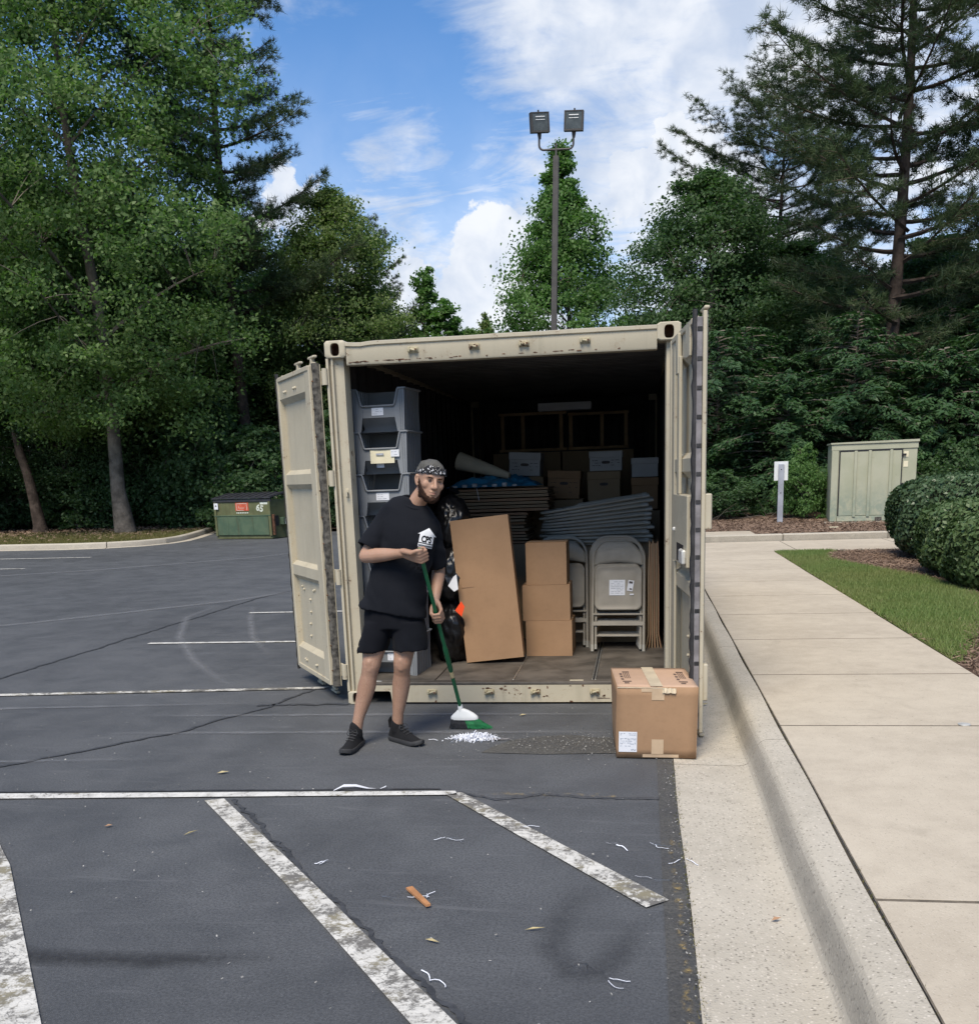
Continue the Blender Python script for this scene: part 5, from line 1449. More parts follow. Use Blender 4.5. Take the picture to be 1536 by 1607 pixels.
# --- file boxes at the back
def file_box(label, x0, x1, z0, z1, mat, y=2.80, dep=.36, rz=0, ry=0, rows=3, hole=True, wh=False):
    w, h = x1 - x0, z1 - z0; t = thing('file_box', label, 'box', ((x0 + x1) / 2, y + dep / 2, z0), rz, 'file boxes at the back of the container')
    t.rotation_euler = (0, ry, rz); lh = min(.07, h * .3)
    MB().box((-w / 2 + .006, -dep / 2 + .006, 0), (w / 2 - .006, dep / 2 - .006, h - lh), .004).build('box_body', MA[mat], t)
    MB().box((-w / 2, -dep / 2, h - lh - .005), (w / 2, dep / 2, h), .005).build('lid', MA[mat], t)
    if hole: MB().loft([[(a, -dep / 2 + .0055 - q, b) for a, b in stadium(0, h - lh - .05, .040, .014)] for q in (0, .002)]).build('hand_hole', MA['ink'], t)
    if rows:
        mb = MB(); print_lines(mb, I4, -w / 2 + .03, -.05, .04, h - lh - .02, rows, 3, -dep / 2 + .004, .005); print_lines(mb, I4, .05, w / 2 - .03, .04, h - lh - .02, rows, 5, -dep / 2 + .004, .005); mb.build('print', MA['ink'], t, 0)
    return t


cols = [(.905, 1.215, 1.625, 1.845, 'white_box', .06), (1.275, 1.595, 1.395, 1.66, 'card', .05), (1.685, 2.005, 1.645, 1.83, 'white_box', .04), (1.665, 1.985, 1.345, 1.640, 'card_dull', 0), (2.085, 2.345, 1.575, 1.755, 'white_box', 0), (2.085, 2.345, 1.27, 1.57, 'card', 0)]
fl = ['file box with printed lines leaning above the cardboard bundle', 'pale brown printed file box above the flat pile of chairs', 'white printed file box with a dark hand hole', 'dull brown file box under the white printed one', 'plain white file box near the right wall', 'brown file box under the plain white one']
for i, ((a, b, c, d, m, ry), lb) in enumerate(zip(cols, fl)): file_box(lb, a, b, c, d, m, 2.80 + .01 * i, .36, 0, ry if i < 2 else 0, 3 if i in (0, 1, 2) else 0, i in (0, 1, 2, 3))
# cartons that carry them
for i, (x0, x1, z1, lb) in enumerate([(.86, 1.24, 1.615, 'dark carton under the leaning file box'), (1.255, 1.62, 1.387, 'dark carton under the pale brown file box'), (1.645, 2.02, 1.335, 'dark carton under the two middle file boxes'), (2.055, 2.36, 1.262, 'dark carton under the right hand file boxes')]):
    carton('cardboard_box', lb, (x1 - x0, .42, z1 - FZ - .008), PM((x0 + x1) / 2, 3.04, FZ), 'card_dull', seed=20 + i, group='tall cartons at the back')
# wooden frames far inside
def wframe(label, x0, x1, z0, z1, y, posts, mat='wood'):
    t = thing('timber_rack', label, 'wooden rack', ((x0 + x1) / 2, y, z0), 0, 'wooden racks at the back of the container'); w = x1 - x0; h = z1 - z0
    MB().box((-w / 2, -.02, h - .03), (w / 2, .02, h), .003).build('rail', MA[mat], t); MB().box((-w / 2, -.02, 0), (w / 2, .02, .03), .003).build('rail', MA[mat], t)
    for px in posts: MB().box((px - x0 - w / 2 - .02, -.018, .0305), (px - x0 - w / 2 + .02, .018, h - .0305), .003).build('post', MA[mat], t)
    return t


wframe('left wooden rack far inside, under a long pale bar', .60, 1.36, 1.885, 2.31, 4.5, (.64, .87, 1.30))
wframe('right wooden rack far inside, beside the left one', 1.38, 2.05, 1.885, 2.285, 4.45, (1.41, 1.756, 2.02))
o = MB().box((1.05, 4.42, 2.315), (1.64, 4.62, 2.40), .005).build('flat_parcel', MA['paper']); tag(o, 'pale flat parcel on top of the wooden racks', 'parcel')
for i, (a, b) in enumerate([(.55, 1.30), (1.32, 2.10)]):
    carton('cardboard_box', ('left' if i == 0 else 'right') + ' big carton under the wooden racks', (b - a, .6, 1.70), PM((a + b) / 2, 4.6, FZ), 'card_dull', seed=30 + i)

# ------------------------------------------------------------------ box standing outside
t = thing('cardboard_box', 'large taped cardboard box standing outside on the gutter edge', 'box', (2.24, -1.15, 0))
off = Vector((2.24, -1.15, 0))
FBL, FBR, BBL, BBR = Vector((2.027, -1.404, .006)), Vector((2.484, -1.432, .010)), Vector((1.992, -.850, .006)), Vector((2.445, -.885, .012))
FTL, FTR, BTL, BTR = Vector((2.036, -1.414, .434)), Vector((2.492, -1.442, .432)), Vector((1.984, -.862, .437)), Vector((2.437, -.895, .437))


def patch(name, c, mat, parent, bow=.0, nx=8, nz=8, inset=0.0, smooth=60):
    """bilinear patch c = (p00, p10, p11, p01), bowed along its normal, given a little thickness inward"""
    c = [Vector(x) - off for x in c]; nn = (c[1] - c[0]).cross(c[3] - c[0]).normalized(); V = []; F = []
    for j in range(nz + 1):
        for i in range(nx + 1):
            u, v = i / nx, j / nz; p = c[0].lerp(c[1], u).lerp(c[3].lerp(c[2], u), v); V.append(p + nn * bow * math.sin(PI * u) * math.sin(PI * v))
    for j in range(nz):
        for i in range(nx): a = j * (nx + 1) + i; F.append((a, a + 1, a + nx + 2, a + nx + 1))
    me = bpy.data.meshes.new(name); me.from_pydata(V, [], F); me.polygons.foreach_set('use_smooth', np.ones(len(F), bool))
    o = link(name, me, MA[mat], parent); m = o.modifiers.new('t', 'SOLIDIFY'); m.thickness = .004; m.offset = -1
    return o, c, nn


fr, cF, nF = patch('front_side', (FBL, FBR, FTR, FTL), 'card', t, .006)
patch('left_side', (BBL, FBL, FTL, BTL), 'card', t, .008)
patch('right_side', (FBR, BBR, BTR, FTR), 'card', t, .010)
patch('back_side', (BBR, BBL, BTL, BTR), 'card', t, .006)
mid0, mid1 = FTL.lerp(FTR, .5), BTL.lerp(BTR, .5)
tp, cT, nT = patch('flap', (FTL, mid0 - Vector((.002, 0, 0)), mid1 - Vector((.002, 0, 0)), BTL), 'card_pink', t, .003)
patch('flap', (mid0 + Vector((.002, 0, 0)), FTR, BTR, mid1 + Vector((.002, 0, 0))), 'card_pink', t, .003)


def on_face(c, nn, u0, u1, v0, v1, name, mat, parent, lift=.003, bow=.006, n=6, skew=0.0):
    V = []; F = []
    for j in range(2):
        for i in range(n + 1):
            u = u0 + (u1 - u0) * i / n + skew * j; v = (v0, v1)[j]; p = c[0].lerp(c[1], u).lerp(c[3].lerp(c[2], u), v); V.append(p + nn * (bow * math.sin(PI * min(1, max(0, u))) * math.sin(PI * min(1, max(0, v))) + lift))
    for i in range(n): F.append((i, i + 1, n + 2 + i, n + 1 + i))
    me = bpy.data.meshes.new(name); me.from_pydata(V, [], F); return link(name, me, MA[mat], parent)


on_face(cF, nF, .43, .585, .82, .985, 'tape', 'tape', t)
on_face(cF, nF, .44, .59, .06, .27, 'tape', 'tape', t)
on_face(cF, nF, .33, .78, .012, .055, 'tape', 'tape', t, .002)
on_face(cF, nF, .30, .72, .93, .975, 'tape', 'tape', t, .002)
on_face(cF, nF, .0, .62, .982, .992, 'flap_edge', 'tape_pale', t, .004)
# torn, curled tape end
mb = MB(); V = []; F = []
for i in range(13):
    u = .56 + .17 * i / 12; p = cF[0].lerp(cF[1], u).lerp(cF[3].lerp(cF[2], u), .955); w = .004 * math.sin(i * 1.1) + .002 * math.sin(i * 2.7)
    V += [p + nF * (.010 + .006 * math.sin(i * 1.7)) + Vector((0, 0, .014 + w * .4)), p + nF * (.014 + .004 * math.cos(i * 2.3)) + Vector((0, 0, -.014 + w * .5))]
    if i: F.append((2 * i - 2, 2 * i, 2 * i + 1, 2 * i - 1))
mb.add(V, F).build('torn_tape', MA['tape_pale'], t, 0)
lb_ = on_face(cF, nF, .028, .258, .085, .372, 'label', 'paper', t, .003)
r = random.Random(12)
for k, v in enumerate([.345, .325, .272, .258, .238, .212, .198, .168, .120, .108]):
    u = .045
    while u < .24:
        l = r.uniform(.012, .05); ue = min(.245, u + l)
        if r.random() < (.75 if k not in (8, 9) else .95) and not (k in (8, 9) and u < .14): on_face(cF, nF, u, ue, v, v + .006, 'print', 'ink_grey', lb_, .0045, n=1)
        u = ue + r.uniform(.006, .016)
# tape along the seam of the top and printed handling marks
oT = [FTL - off, FTR - off, BTR - off, BTL - off]; nTt = (oT[1] - oT[0]).cross(oT[3] - oT[0]).normalized()
on_face(oT, nTt, .41, .565, .0, 1.0, 'tape', 'tape_pale', t, .004, .003)


def mark(u, v, du, dv, par): return on_face(oT, nTt, u, u + du, v, v + dv, 'print', 'card_print', par, .0038, .002, 1)


MA['card_print'] = simple('card_print', (.14, .095, .075), .8, .3, 30)
for (u0, flip) in ((.07, False), (.78, True)):
    for k in range(3): mark(u0 + .01, .32 + k * .13, .035, .07, t)
    for k in range(4): mark(u0 + .06 + .022 * k, .40, .010, .30, t)
    mark(u0 + .055, .72, .09, .03, t); mark(u0 + .02, .22, .11, .035, t); mark(u0 + .035, .14, .06, .04, t)
# ------------------------------------------------------------------ the man with the broom
def m_skin():
    n = NT('skin'); co = n.co
    f = n.noise(6, 4, .6, co=co); g = n.noise(60, 3, .6, co=co)
    c = n.mix(n.rng(f, .35, .65), (.345, .200, .132), (.40, .242, .168))
    c = n.mix(n.rng(g, .5, .75, 0, .25), c, (.31, .155, .105))
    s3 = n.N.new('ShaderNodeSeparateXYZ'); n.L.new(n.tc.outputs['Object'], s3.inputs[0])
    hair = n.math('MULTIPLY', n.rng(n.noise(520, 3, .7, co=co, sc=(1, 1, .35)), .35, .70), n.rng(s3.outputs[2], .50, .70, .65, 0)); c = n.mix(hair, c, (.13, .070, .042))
    n.b.inputs['Subsurface Weight'].default_value = .12; n.b.inputs['Subsurface Radius'].default_value = (.012, .005, .003); n.b.inputs['Subsurface Scale'].default_value = 1.0
    return n.done(c, .52, n.bump(g, .12, .002), .35)


def m_cloth(name, col, col2, s=900):
    n = NT(name); co = n.co
    f = n.noise(3, 4, .6, co=co); w = n.noise(s, 2, .5, co=co)
    c = n.mix(n.rng(f, .35, .65), col, col2)
    n.b.inputs['Sheen Weight'].default_value = .02
    return n.done(c, .92, n.bump(w, .15, .001), .1)


def m_bandana():
    n = NT('bandana_print'); co = n.co
    v = n.voro(70, co=co); f = n.noise(55, 3, .6, 1.5, co=co)
    k = n.math('MULTIPLY', n.rng(v, .36, .46, 1, 0), n.rng(f, .47, .53))
    return n.done(n.mix(k, (.022, .023, .026), (.62, .62, .64)), .85, spec=.1)


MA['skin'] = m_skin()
MA['shirt'] = m_cloth('black_tshirt', (.0075, .0085, .0115), (.011, .012, .0155))
MA['shorts'] = m_cloth('black_shorts', (.006, .0065, .009), (.009, .010, .013))
MA['hair'] = simple('brown_beard', (.036, .017, .010), .75, .4, 60, .8, 220, .2)
MA['cap'] = m_cloth('grey_bandana', (.060, .060, .058), (.125, .122, .112), 300)
MA['bandana'] = m_bandana()
MA['shoe'] = m_cloth('black_knit_shoe', (.010, .010, .011), (.016, .016, .017), 500)
MA['sole'] = simple('black_sole', (.030, .030, .031), .7, .2, 20, .2, 80)
MA['print_white'] = simple('shirt_print', (.72, .72, .72), .8, .08, 30)
MA['lip'] = simple('lip_skin', (.29, .14, .105), .5, .1, 40)
MA['eye_dark'] = simple('eye', (.05, .035, .028), .25, .1, 60, spec=.6)


def fuse(mb, name, voxel, it=4, fac=.5):
    me = mb.mesh(name + '_raw', 0); o = link(name, me)
    m = o.modifiers.new('r', 'REMESH'); m.mode = 'VOXEL'; m.voxel_size = voxel; m.use_smooth_shade = True
    if it: s = o.modifiers.new('s', 'SMOOTH'); s.iterations = it; s.factor = fac
    dg = bpy.context.evaluated_depsgraph_get(); dg.update()
    out = bpy.data.meshes.new_from_object(o.evaluated_get(dg)); out.name = name
    bpy.data.objects.remove(o); bpy.data.meshes.remove(me)
    out.polygons.foreach_set('use_smooth', np.ones(len(out.polygons), bool))
    return out


def cap_tube(mb, pts, rs, n=14):
    pts = [Vector(p) for p in pts]; mb.tube(pts, rs, n)
    mb.sphere(tuple(pts[0]), rs[0] * .98, n, 8); mb.sphere(tuple(pts[-1]), rs[-1] * .98, n, 8)
    for p, r in zip(pts[1:-1], rs[1:-1]): mb.sphere(tuple(p), r * .985, n, 8)


def ring(c, rx, ry, ax=Vector((1, 0, 0)), ay=Vector((0, 1, 0)), n=28, p=2.3):
    c = Vector(c); out = []
    for k in range(n):
        a = 2 * PI * k / n; ca, sa = math.cos(a), math.sin(a)
        out.append(c + ax * rx * math.copysign(abs(ca) ** (2 / p), ca) + ay * ry * math.copysign(abs(sa) ** (2 / p), sa))
    return out


E1 = Vector((.97, .24, 0)); E2 = Vector((.24, -.97, 0)); EZ = Vector((0, 0, 1))       # picture right, towards the viewer, up (as he stands)
man = thing('person', 'man in black t-shirt and shorts leaning his head and holding a green broom', 'person', (.60, -1.12, 0))
mo = Vector((.60, -1.12, 0))


class PB(MB):
    """mesh builder whose result is stored relative to the man's base"""
    def mesh(s, name, smooth=30.0):
        s.v = [tuple(Vector(v) - mo) for v in s.v]; return MB.mesh(s, name, smooth)


# ---- head frame
hc = Vector((.929, -1.09, 1.618))
fw = Vector((.50, -.85, -.13)).normalized()
up = (EZ + E1 * .19); up = (up - fw * up.dot(fw)).normalized(); hx = up.cross(fw).normalized()     # hx: his left, picture right
HM = Matrix(((hx.x, fw.x, up.x, hc.x), (hx.y, fw.y, up.y, hc.y), (hx.z, fw.z, up.z, hc.z), (0, 0, 0, 1)))
HI = HM.inverted()
def H(x, y, z): return HM @ Vector((x, y, z))


PR = [(-.116, .018, .070, .035), (-.106, .033, .083, .010), (-.090, .045, .088, -.015), (-.065, .056, .087, -.045), (-.040, .063, .086, -.066), (-.015, .068, .084, -.080), (.010, .072, .082, -.090), (.035, .0745, .087, -.096), (.060, .074, .083, -.096), (.082, .067, .070, -.086), (.100, .052, .048, -.066), (.112, .032, .024, -.042), (.117, .010, .0, -.018)]


def head_rings(k=0.0, z0=-1, z1=1):
    out = []
    for z, w, yf, yb in PR:
        if z0 <= z <= z1:
            rg = []
            for i in range(32):
                a = 2 * PI * i / 32; ca, sa = math.cos(a), math.sin(a); p = 2.35
                x = (w + k) * math.copysign(abs(ca) ** (2 / p), ca); y0 = (yf + yb) / 2; hy = (yf - yb) / 2 + k
                rg.append(H(x, y0 + hy * math.copysign(abs(sa) ** (2 / p), sa), z + (k * .8 if z > .09 else 0)))
            out.append(rg)
    return out


b = PB()
b.loft(head_rings())
S = lambda x, y, z, r, sc=(1, 1, 1): [b.add([H(x + sc[0] * (v[0]), y + sc[1] * v[1], z + sc[2] * v[2]) for v in _s[0]], _s[1]) for _s in [sph(r)]]


def sph(r, n=12, m=8):
    t = MB(); t.sphere((0, 0, 0), r, n, m); return t.v, t.f


cap_tube(b, [H(0, .080, .030), H(0, .096, .002), H(0, .108, -.022)], [.0085, .0100, .0135], 10)      # nose
for s in (-1, 1):
    S(s * .0125, .096, -.026, .0095); S(s * .042, .058, -.014, .024, (1.1, .8, 1.1)); S(s * .022, .080, .036, .013, (1.7, .7, .7)); S(s * .040, .068, .034, .012, (1.3, .8, .7))
    # ear
    t = PB(); cap_tube(b, [H(s * .071, -.010, .022), H(s * .083, -.020, .026), H(s * .084, -.028, .008), H(s * .080, -.022, -.014), H(s * .073, -.010, -.030)], [.008, .0085, .009, .0085, .008], 8)
    S(s * .073, -.014, .0, .018, (.35, .8, 1.4))
S(0, .088, -.050, .014, (1.7, .62, .55)); S(0, .088, -.064, .013, (1.6, .65, .55)); S(0, .080, -.098, .019, (1.3, .8, .8))
# neck, shoulders and trunk inside the shirt
nb = Vector((.803, -1.022, 1.455))
cap_tube(b, [H(0, -.028, -.035), (H(0, -.028, -.05) + nb) / 2 + Vector((-.012, .004, 0)), nb, Vector((.785, -1.02, 1.40))], [.052, .053, .052, .060], 18)
b.loft([ring((.63, -1.02, .80), .150, .100), ring((.667, -1.02, 1.01), .140, .095), ring((.745, -1.03, 1.25), .165, .105), ring((.785, -1.025, 1.385), .125, .080), ring((.795, -1.02, 1.43), .06, .05)])
# arms
shR, elR, wrR = Vector((.665, -1.005, 1.430)), Vector((.512, -1.115, 1.188)), Vector((.775, -1.255, 1.211))
shL, elL, wrL = Vector((.900, -1.00, 1.350)), Vector((.914, -.880, 1.075)), Vector((.918, -1.035, .912))
L_ = lambda a, c, t: a.lerp(c, t)
cap_tube(b, [shR, L_(shR, elR, .5), elR], [.058, .052, .043]); cap_tube(b, [elR, L_(elR, wrR, .22), L_(elR, wrR, .55), L_(elR, wrR, .85), wrR], [.042, .0455, .040, .0295, .0275])
cap_tube(b, [shL, L_(shL, elL, .5), elL], [.056, .050, .041]); cap_tube(b, [elL, L_(elL, wrL, .25), L_(elL, wrL, .6), wrL], [.041, .043, .036, .0265])
# legs
hipR, knR, anR = Vector((.560, -1.03, .80)), Vector((.500, -1.105, .502)), Vector((.392, -1.165, .105))
hipL, knL, anL = Vector((.735, -1.03, .80)), Vector((.694, -1.072, .506)), Vector((.628, -1.035, .105))
for hp, kn, an, out in ((hipR, knR, anR, -1), (hipL, knL, anL, 1)):
    bk = Vector((0, .018, 0)); fr = Vector((0, -.012, 0))
    cap_tube(b, [hp, L_(hp, kn, .55), L_(hp, kn, .85), kn + fr * .5], [.088, .074, .060, .057], 18)
    cap_tube(b, [kn + fr * .5, L_(kn, an, .14) + bk * .3, L_(kn, an, .32) + bk, L_(kn, an, .55) + bk * .7, L_(kn, an, .80), an + Vector((0, 0, -.02))], [.055, .051, .0575, .049, .0355, .036], 18)
    cap_tube(b, [kn + Vector((0, -.034, .030)), kn + Vector((0, -.036, -.018))], [.028, .026], 10)      # knee cap
# broom line, used by the hands
BA, BB = Vector((.890, -1.290, 1.220)), Vector((.985, -.720, .152)); bh = (BA - BB).normalized()
def on_broom(t): return BA.lerp(BB, t)


def wrap_fingers(C, wrist, d1, d2, sgn, lens, mirror=False):
    """four fingers round the handle at C. d1: side of the knuckles' outer turn, d2: side on which the back of the hand lies"""
    u1 = (d1 - bh * d1.dot(bh)).normalized(); u2 = (d2 - bh * d2.dot(bh)); u2 = (u2 - u1 * u2.dot(u1)).normalized()
    mcps = []
    for i in range(4):
        o = C + bh * ((1.5 - i) * .0205 * sgn); k = lens[i]
        mcp = o - u1 * .004 + u2 * .036; pip = o + u1 * .036 * k + u2 * .016; dip = o + u1 * .028 * k - u2 * .016; tip = o - u1 * .004 - u2 * .027
        cap_tube(b, [mcp, pip, dip, tip], [.0112, .0105, .0093, .0082], 9); mcps.append(mcp)
    for i, m in enumerate(mcps):
        w = wrist + bh * ((1.5 - i) * .011 * sgn)
        cap_tube(b, [w, L_(w, m, .5) + u2 * .004, m], [.017, .0155, .0125], 10)
    return u1, u2


C1 = on_broom(.016)
u1, u2 = wrap_fingers(C1, wrR + Vector((.012, 0, 0)), E1, E2 * .9 + EZ * .25, 1, (1.0, 1.06, 1.02, .9))
cap_tube(b, [wrR + bh * .018 + u2 * .004, C1 - u1 * .050 + u2 * .020 + bh * .034, C1 - u1 * .012 + u2 * .034 + bh * .050, C1 + u1 * .014 + u2 * .030 + bh * .047], [.017, .016, .0118, .0100], 10)
C2 = on_broom(.385)
v1, v2 = wrap_fingers(C2, wrL + Vector((0, 0, -.012)), E2, E1 * .9 - E2 * .15, 1, (1.0, 1.06, 1.0, .88))
cap_tube(b, [wrL + Vector((-.004, -.006, -.02)), C2 - v2 * .016 - v1 * .018 + bh * .050, C2 - v2 * .030 + v1 * .004 + bh * .030, C2 - v2 * .020 + v1 * .024 + bh * .006], [.017, .0155, .0115, .0098], 10)
body_me = fuse(b, 'body', .0048, 3, .5)
# sink the eye sockets, part the lips
co = np.empty(len(body_me.vertices) * 3, np.float32); body_me.vertices.foreach_get('co', co); co = co.reshape(-1, 3)
HIa = np.array(HI); wc = co + np.array(mo); lc = wc @ HIa[:3, :3].T + HIa[:3, 3]
near = (np.abs(lc).max(1) < .16)
off_ = np.zeros(len(co))
for s in (-1, 1):
    off_ -= .0060 * np.exp(-(((lc[:, 0] - s * .031) / .0155) ** 2 + ((lc[:, 2] - .014) / .0095) ** 2)) * (lc[:, 1] > .03)
off_ -= .0040 * np.exp(-((lc[:, 0] / .020) ** 2 + ((lc[:, 2] + .0572) / .0030) ** 2)) * (lc[:, 1] > .05)
off_ -= .0030 * np.exp(-((lc[:, 0] / .016) ** 2 + ((lc[:, 2] + .078) / .006) ** 2)) * (lc[:, 1] > .05)
lc[:, 1] += off_ * near
HMa = np.array(HM); wc2 = lc @ HMa[:3, :3].T + HMa[:3, 3]; co2 = np.where(near[:, None], wc2 - np.array(mo), co)
body_me.vertices.foreach_set('co', co2.astype(np.float32).ravel()); body_me.update()
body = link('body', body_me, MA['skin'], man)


def shell(name, mat, test, lift, jitter=0.0, seed=1, fade=True):
    """a layer grown off the head where test(x, y, z) holds (head coordinates)"""
    me = body_me; keep = []
    no = np.empty(len(me.vertices) * 3, np.float32); me.vertices.foreach_get('normal', no); no = no.reshape(-1, 3)
    cc = co2; L = (cc + np.array(mo)) @ HIa[:3, :3].T + HIa[:3, 3]
    ok = test(L[:, 0], L[:, 1], L[:, 2]) & (np.abs(L).max(1) < .17)
    V = []; idx = {}; F = []; cnt = {}
    for p in me.polygons:
        vs = list(p.vertices)
        if all(ok[v] for v in vs):
            F.append(vs)
            for v in vs: cnt[v] = cnt.get(v, 0) + 1
    r = random.Random(seed)
    for v in cnt:
        idx[v] = len(V); k = 1.0 if (cnt[v] >= 4 or not fade) else .12
        q = Vector(cc[v]) + Vector(no[v]) * (lift * k + jitter * k * mnoise.noise(Vector(cc[v]) * 160)); V.append(q)
    me2 = bpy.data.meshes.new(name); me2.from_pydata(V, [], [[idx[v] for v in f] for f in F]); me2.polygons.foreach_set('use_smooth', np.ones(len(F), bool))
    return link(name, me2, MA[mat], man)


shell('beard', 'hair', lambda x, y, z: (np.abs(x) < .082) & (y > -.022) & (z < .040 - (y + .012) * 1.22) & (z > -.128) & (z > -.118 - (y - .05) * .25) & ~((np.abs(x) > .070) & (y < -.004)), .0050, .0045)
shell('lips', 'lip', lambda x, y, z: (np.abs(x) < .0215) & (y > .082) & (z < -.0500 - np.abs(x) * .16) & (z > -.0665 + np.abs(x) * .10), .0008)
for s in (-1, 1):
    shell('eyebrow', 'hair', lambda x, y, z, s=s: (s * x > .014) & (s * x < .050) & (y > .045) & (z > .0235 + .14 * (s * x - .014)) & (z < .0340 + .10 * (s * x - .014)), .0034, .0012)
    t = PB(); t.add([H(s * .031 + v[0], .0762 + v[1] * .6, .0130 + v[2] * .40) for v in sph(.0125)[0]], sph(.0125)[1]); t.build('eye', MA['eye_dark'], man, 60)
# bandana: crown and printed band
hat = lambda x, y, z: z > .047 + .10 * (y - .08) * (y > -.02) - .012 * (y < -.02)
o = shell('bandana', 'cap', lambda x, y, z: hat(x, y, z) & (z < 1) & (np.abs(x) < .080), .0095, .0, 1)
me = o.data
for v in me.vertices:
    l = HI @ (v.co + mo); w = v.co + mo
    fold = .0035 * math.sin(l.x * 90 + l.z * 60 + 2 * mnoise.noise(w * 12)) * max(0, min(1, (l.z - .06) * 30)) + .006 * mnoise.noise(w * 28)
    d = (v.co + mo - hc).normalized(); v.co = v.co + d * fold
    if l.z > .095: v.co = v.co + (up * .004)
shell('bandana_band', 'bandana', lambda x, y, z: hat(x, y, z - .0) & (z < .047 + .10 * (y - .08) * (y > -.02) + .020 + .028 * np.clip((y + .02) / .08, 0, 1) + .006 * np.sin(x * 120)) & (np.abs(x) < .081), .0135, .002, 2)
# ---- t-shirt
b = PB()
tilt = Vector((1, 0, -.20)).normalized()
rows = [((.640, -1.025, .835), .214, .146, tilt), ((.655, -1.025, .92), .194, .134, Vector((1, 0, -.10)).normalized()), ((.685, -1.03, 1.03), .178, .122, Vector((1, 0, 0))), ((.722, -1.032, 1.15), .180, .124, Vector((1, 0, 0))), ((.757, -1.032, 1.26), .186, .126, Vector((1, 0, .02))), ((.778, -1.025, 1.355), .183, .116, Vector((1, 0, -.20)).normalized()), ((.788, -1.018, 1.440), .168, .096, Vector((1, 0, -.33)).normalized()), ((.794, -1.012, 1.490), .126, .078, Vector((1, 0, -.36)).normalized()), ((.804, -1.012, 1.516), .078, .066, Vector((1, -.0, -.38)).normalized())]
b.loft([ring(c, rx, ry, ax, Vector((0, 1, 0)), 32, 2.5) for c, rx, ry, ax in rows])
def sleeve(a, m, e, r0, r1, r2):
    d = (Vector(e) - Vector(m)).normalized(); ax = d.orthogonal().normalized(); ay = d.cross(ax)
    a, m, e = Vector(a), Vector(m), Vector(e); d0 = (m - a).normalized(); ax0 = d0.orthogonal().normalized(); ay0 = d0.cross(ax0)
    cap_tube(b, [a, m], [r0, r1], 18)
    b.loft([ring(m, r1, r1, ax, ay, 20, 2), ring(L_(m, e, .6), L_(Vector((r1, 0, 0)), Vector((r2, 0, 0)), .6).x, r2, ax, ay, 20, 2), ring(e, r2, r2, ax, ay, 20, 2), ring(e - d * .0, r2 - .012, r2 - .012, ax, ay, 20, 2), ring(e - d * .040, r2 - .016, r2 - .016, ax, ay, 20, 2)])


sleeve((.668, -1.01, 1.440), (.592, -1.060, 1.325), (.524, -1.108, 1.228), .074, .075, .076)
sleeve((.895, -1.005, 1.350), (.908, -.965, 1.230), (.914, -.905, 1.105), .068, .068, .064)
shirt_me = fuse(b, 'tshirt', .0075, 5, .5)
for v in shirt_me.vertices:
    w = v.co + mo; zf = max(0, min(1, (1.40 - w.z) / .3))
    f = .014 * mnoise.noise(Vector((w.x * 7 + w.z * 3, w.y * 7, w.z * 3.2))) * zf
    f += .0085 * math.sin((w.x * 1.0 + w.z * .9) * 42 + 3 * mnoise.noise(w * 6)) * zf * max(0, mnoise.noise(w * 4 + Vector((3, 1, 7))) + .25)
    f += .006 * math.sin(w.z * 70 + w.x * 25 + 4 * mnoise.noise(w * 5)) * max(0, 1 - abs(w.z - 1.22) / .10) * (1 if w.x < .66 or w.x > .88 else .25)
    v.co = v.co + v.normal * f
shirt_me.update()
shirt = link('tshirt', shirt_me, MA['shirt'], man)
# collar rib and hem line
b = PB(); ax = Vector((1, 0, -.36)).normalized(); b.tube(ring((.8055, -1.026, 1.498), .079, .074, ax, Vector((0, 1, 0.42)).normalized(), 36, 2.1), .0085, 8, closed=True, cap=False); b.build('collar', MA['shirt'], man, 60)
# ---- shorts
b = PB()
b.loft([ring((.640, -1.02, .93), .170, .115), ring((.640, -1.02, .82), .185, .128), ring((.640, -1.025, .74), .190, .132)])
for hp, hem, rx, rt in ((Vector((.560, -1.03, .78)), Vector((.500, -1.062, .592)), .094, .108), (Vector((.735, -1.03, .78)), Vector((.742, -1.045, .592)), .110, .110)):
    b.loft([ring(hp, .100, .118), ring(L_(hp, hem, .5), rx * 1.0, .116), ring(hem, rx, rt), ring(hem + Vector((0, 0, .002)), rx - .010, rt - .010), ring(hem + Vector((0, 0, .05)), rx - .016, rt - .016)])
sm = fuse(b, 'shorts', .0075, 4, .5)
for v in sm.vertices:
    w = v.co + mo; v.co = v.co + v.normal * (.008 * mnoise.noise(Vector((w.x * 8, w.y * 8, w.z * 3))) + .004 * math.sin(w.x * 70 + w.z * 25 + 3 * mnoise.noise(w * 7)) * max(0, .9 - w.z) * 2)
sm.update(); link('shorts', sm, MA['shorts'], man)


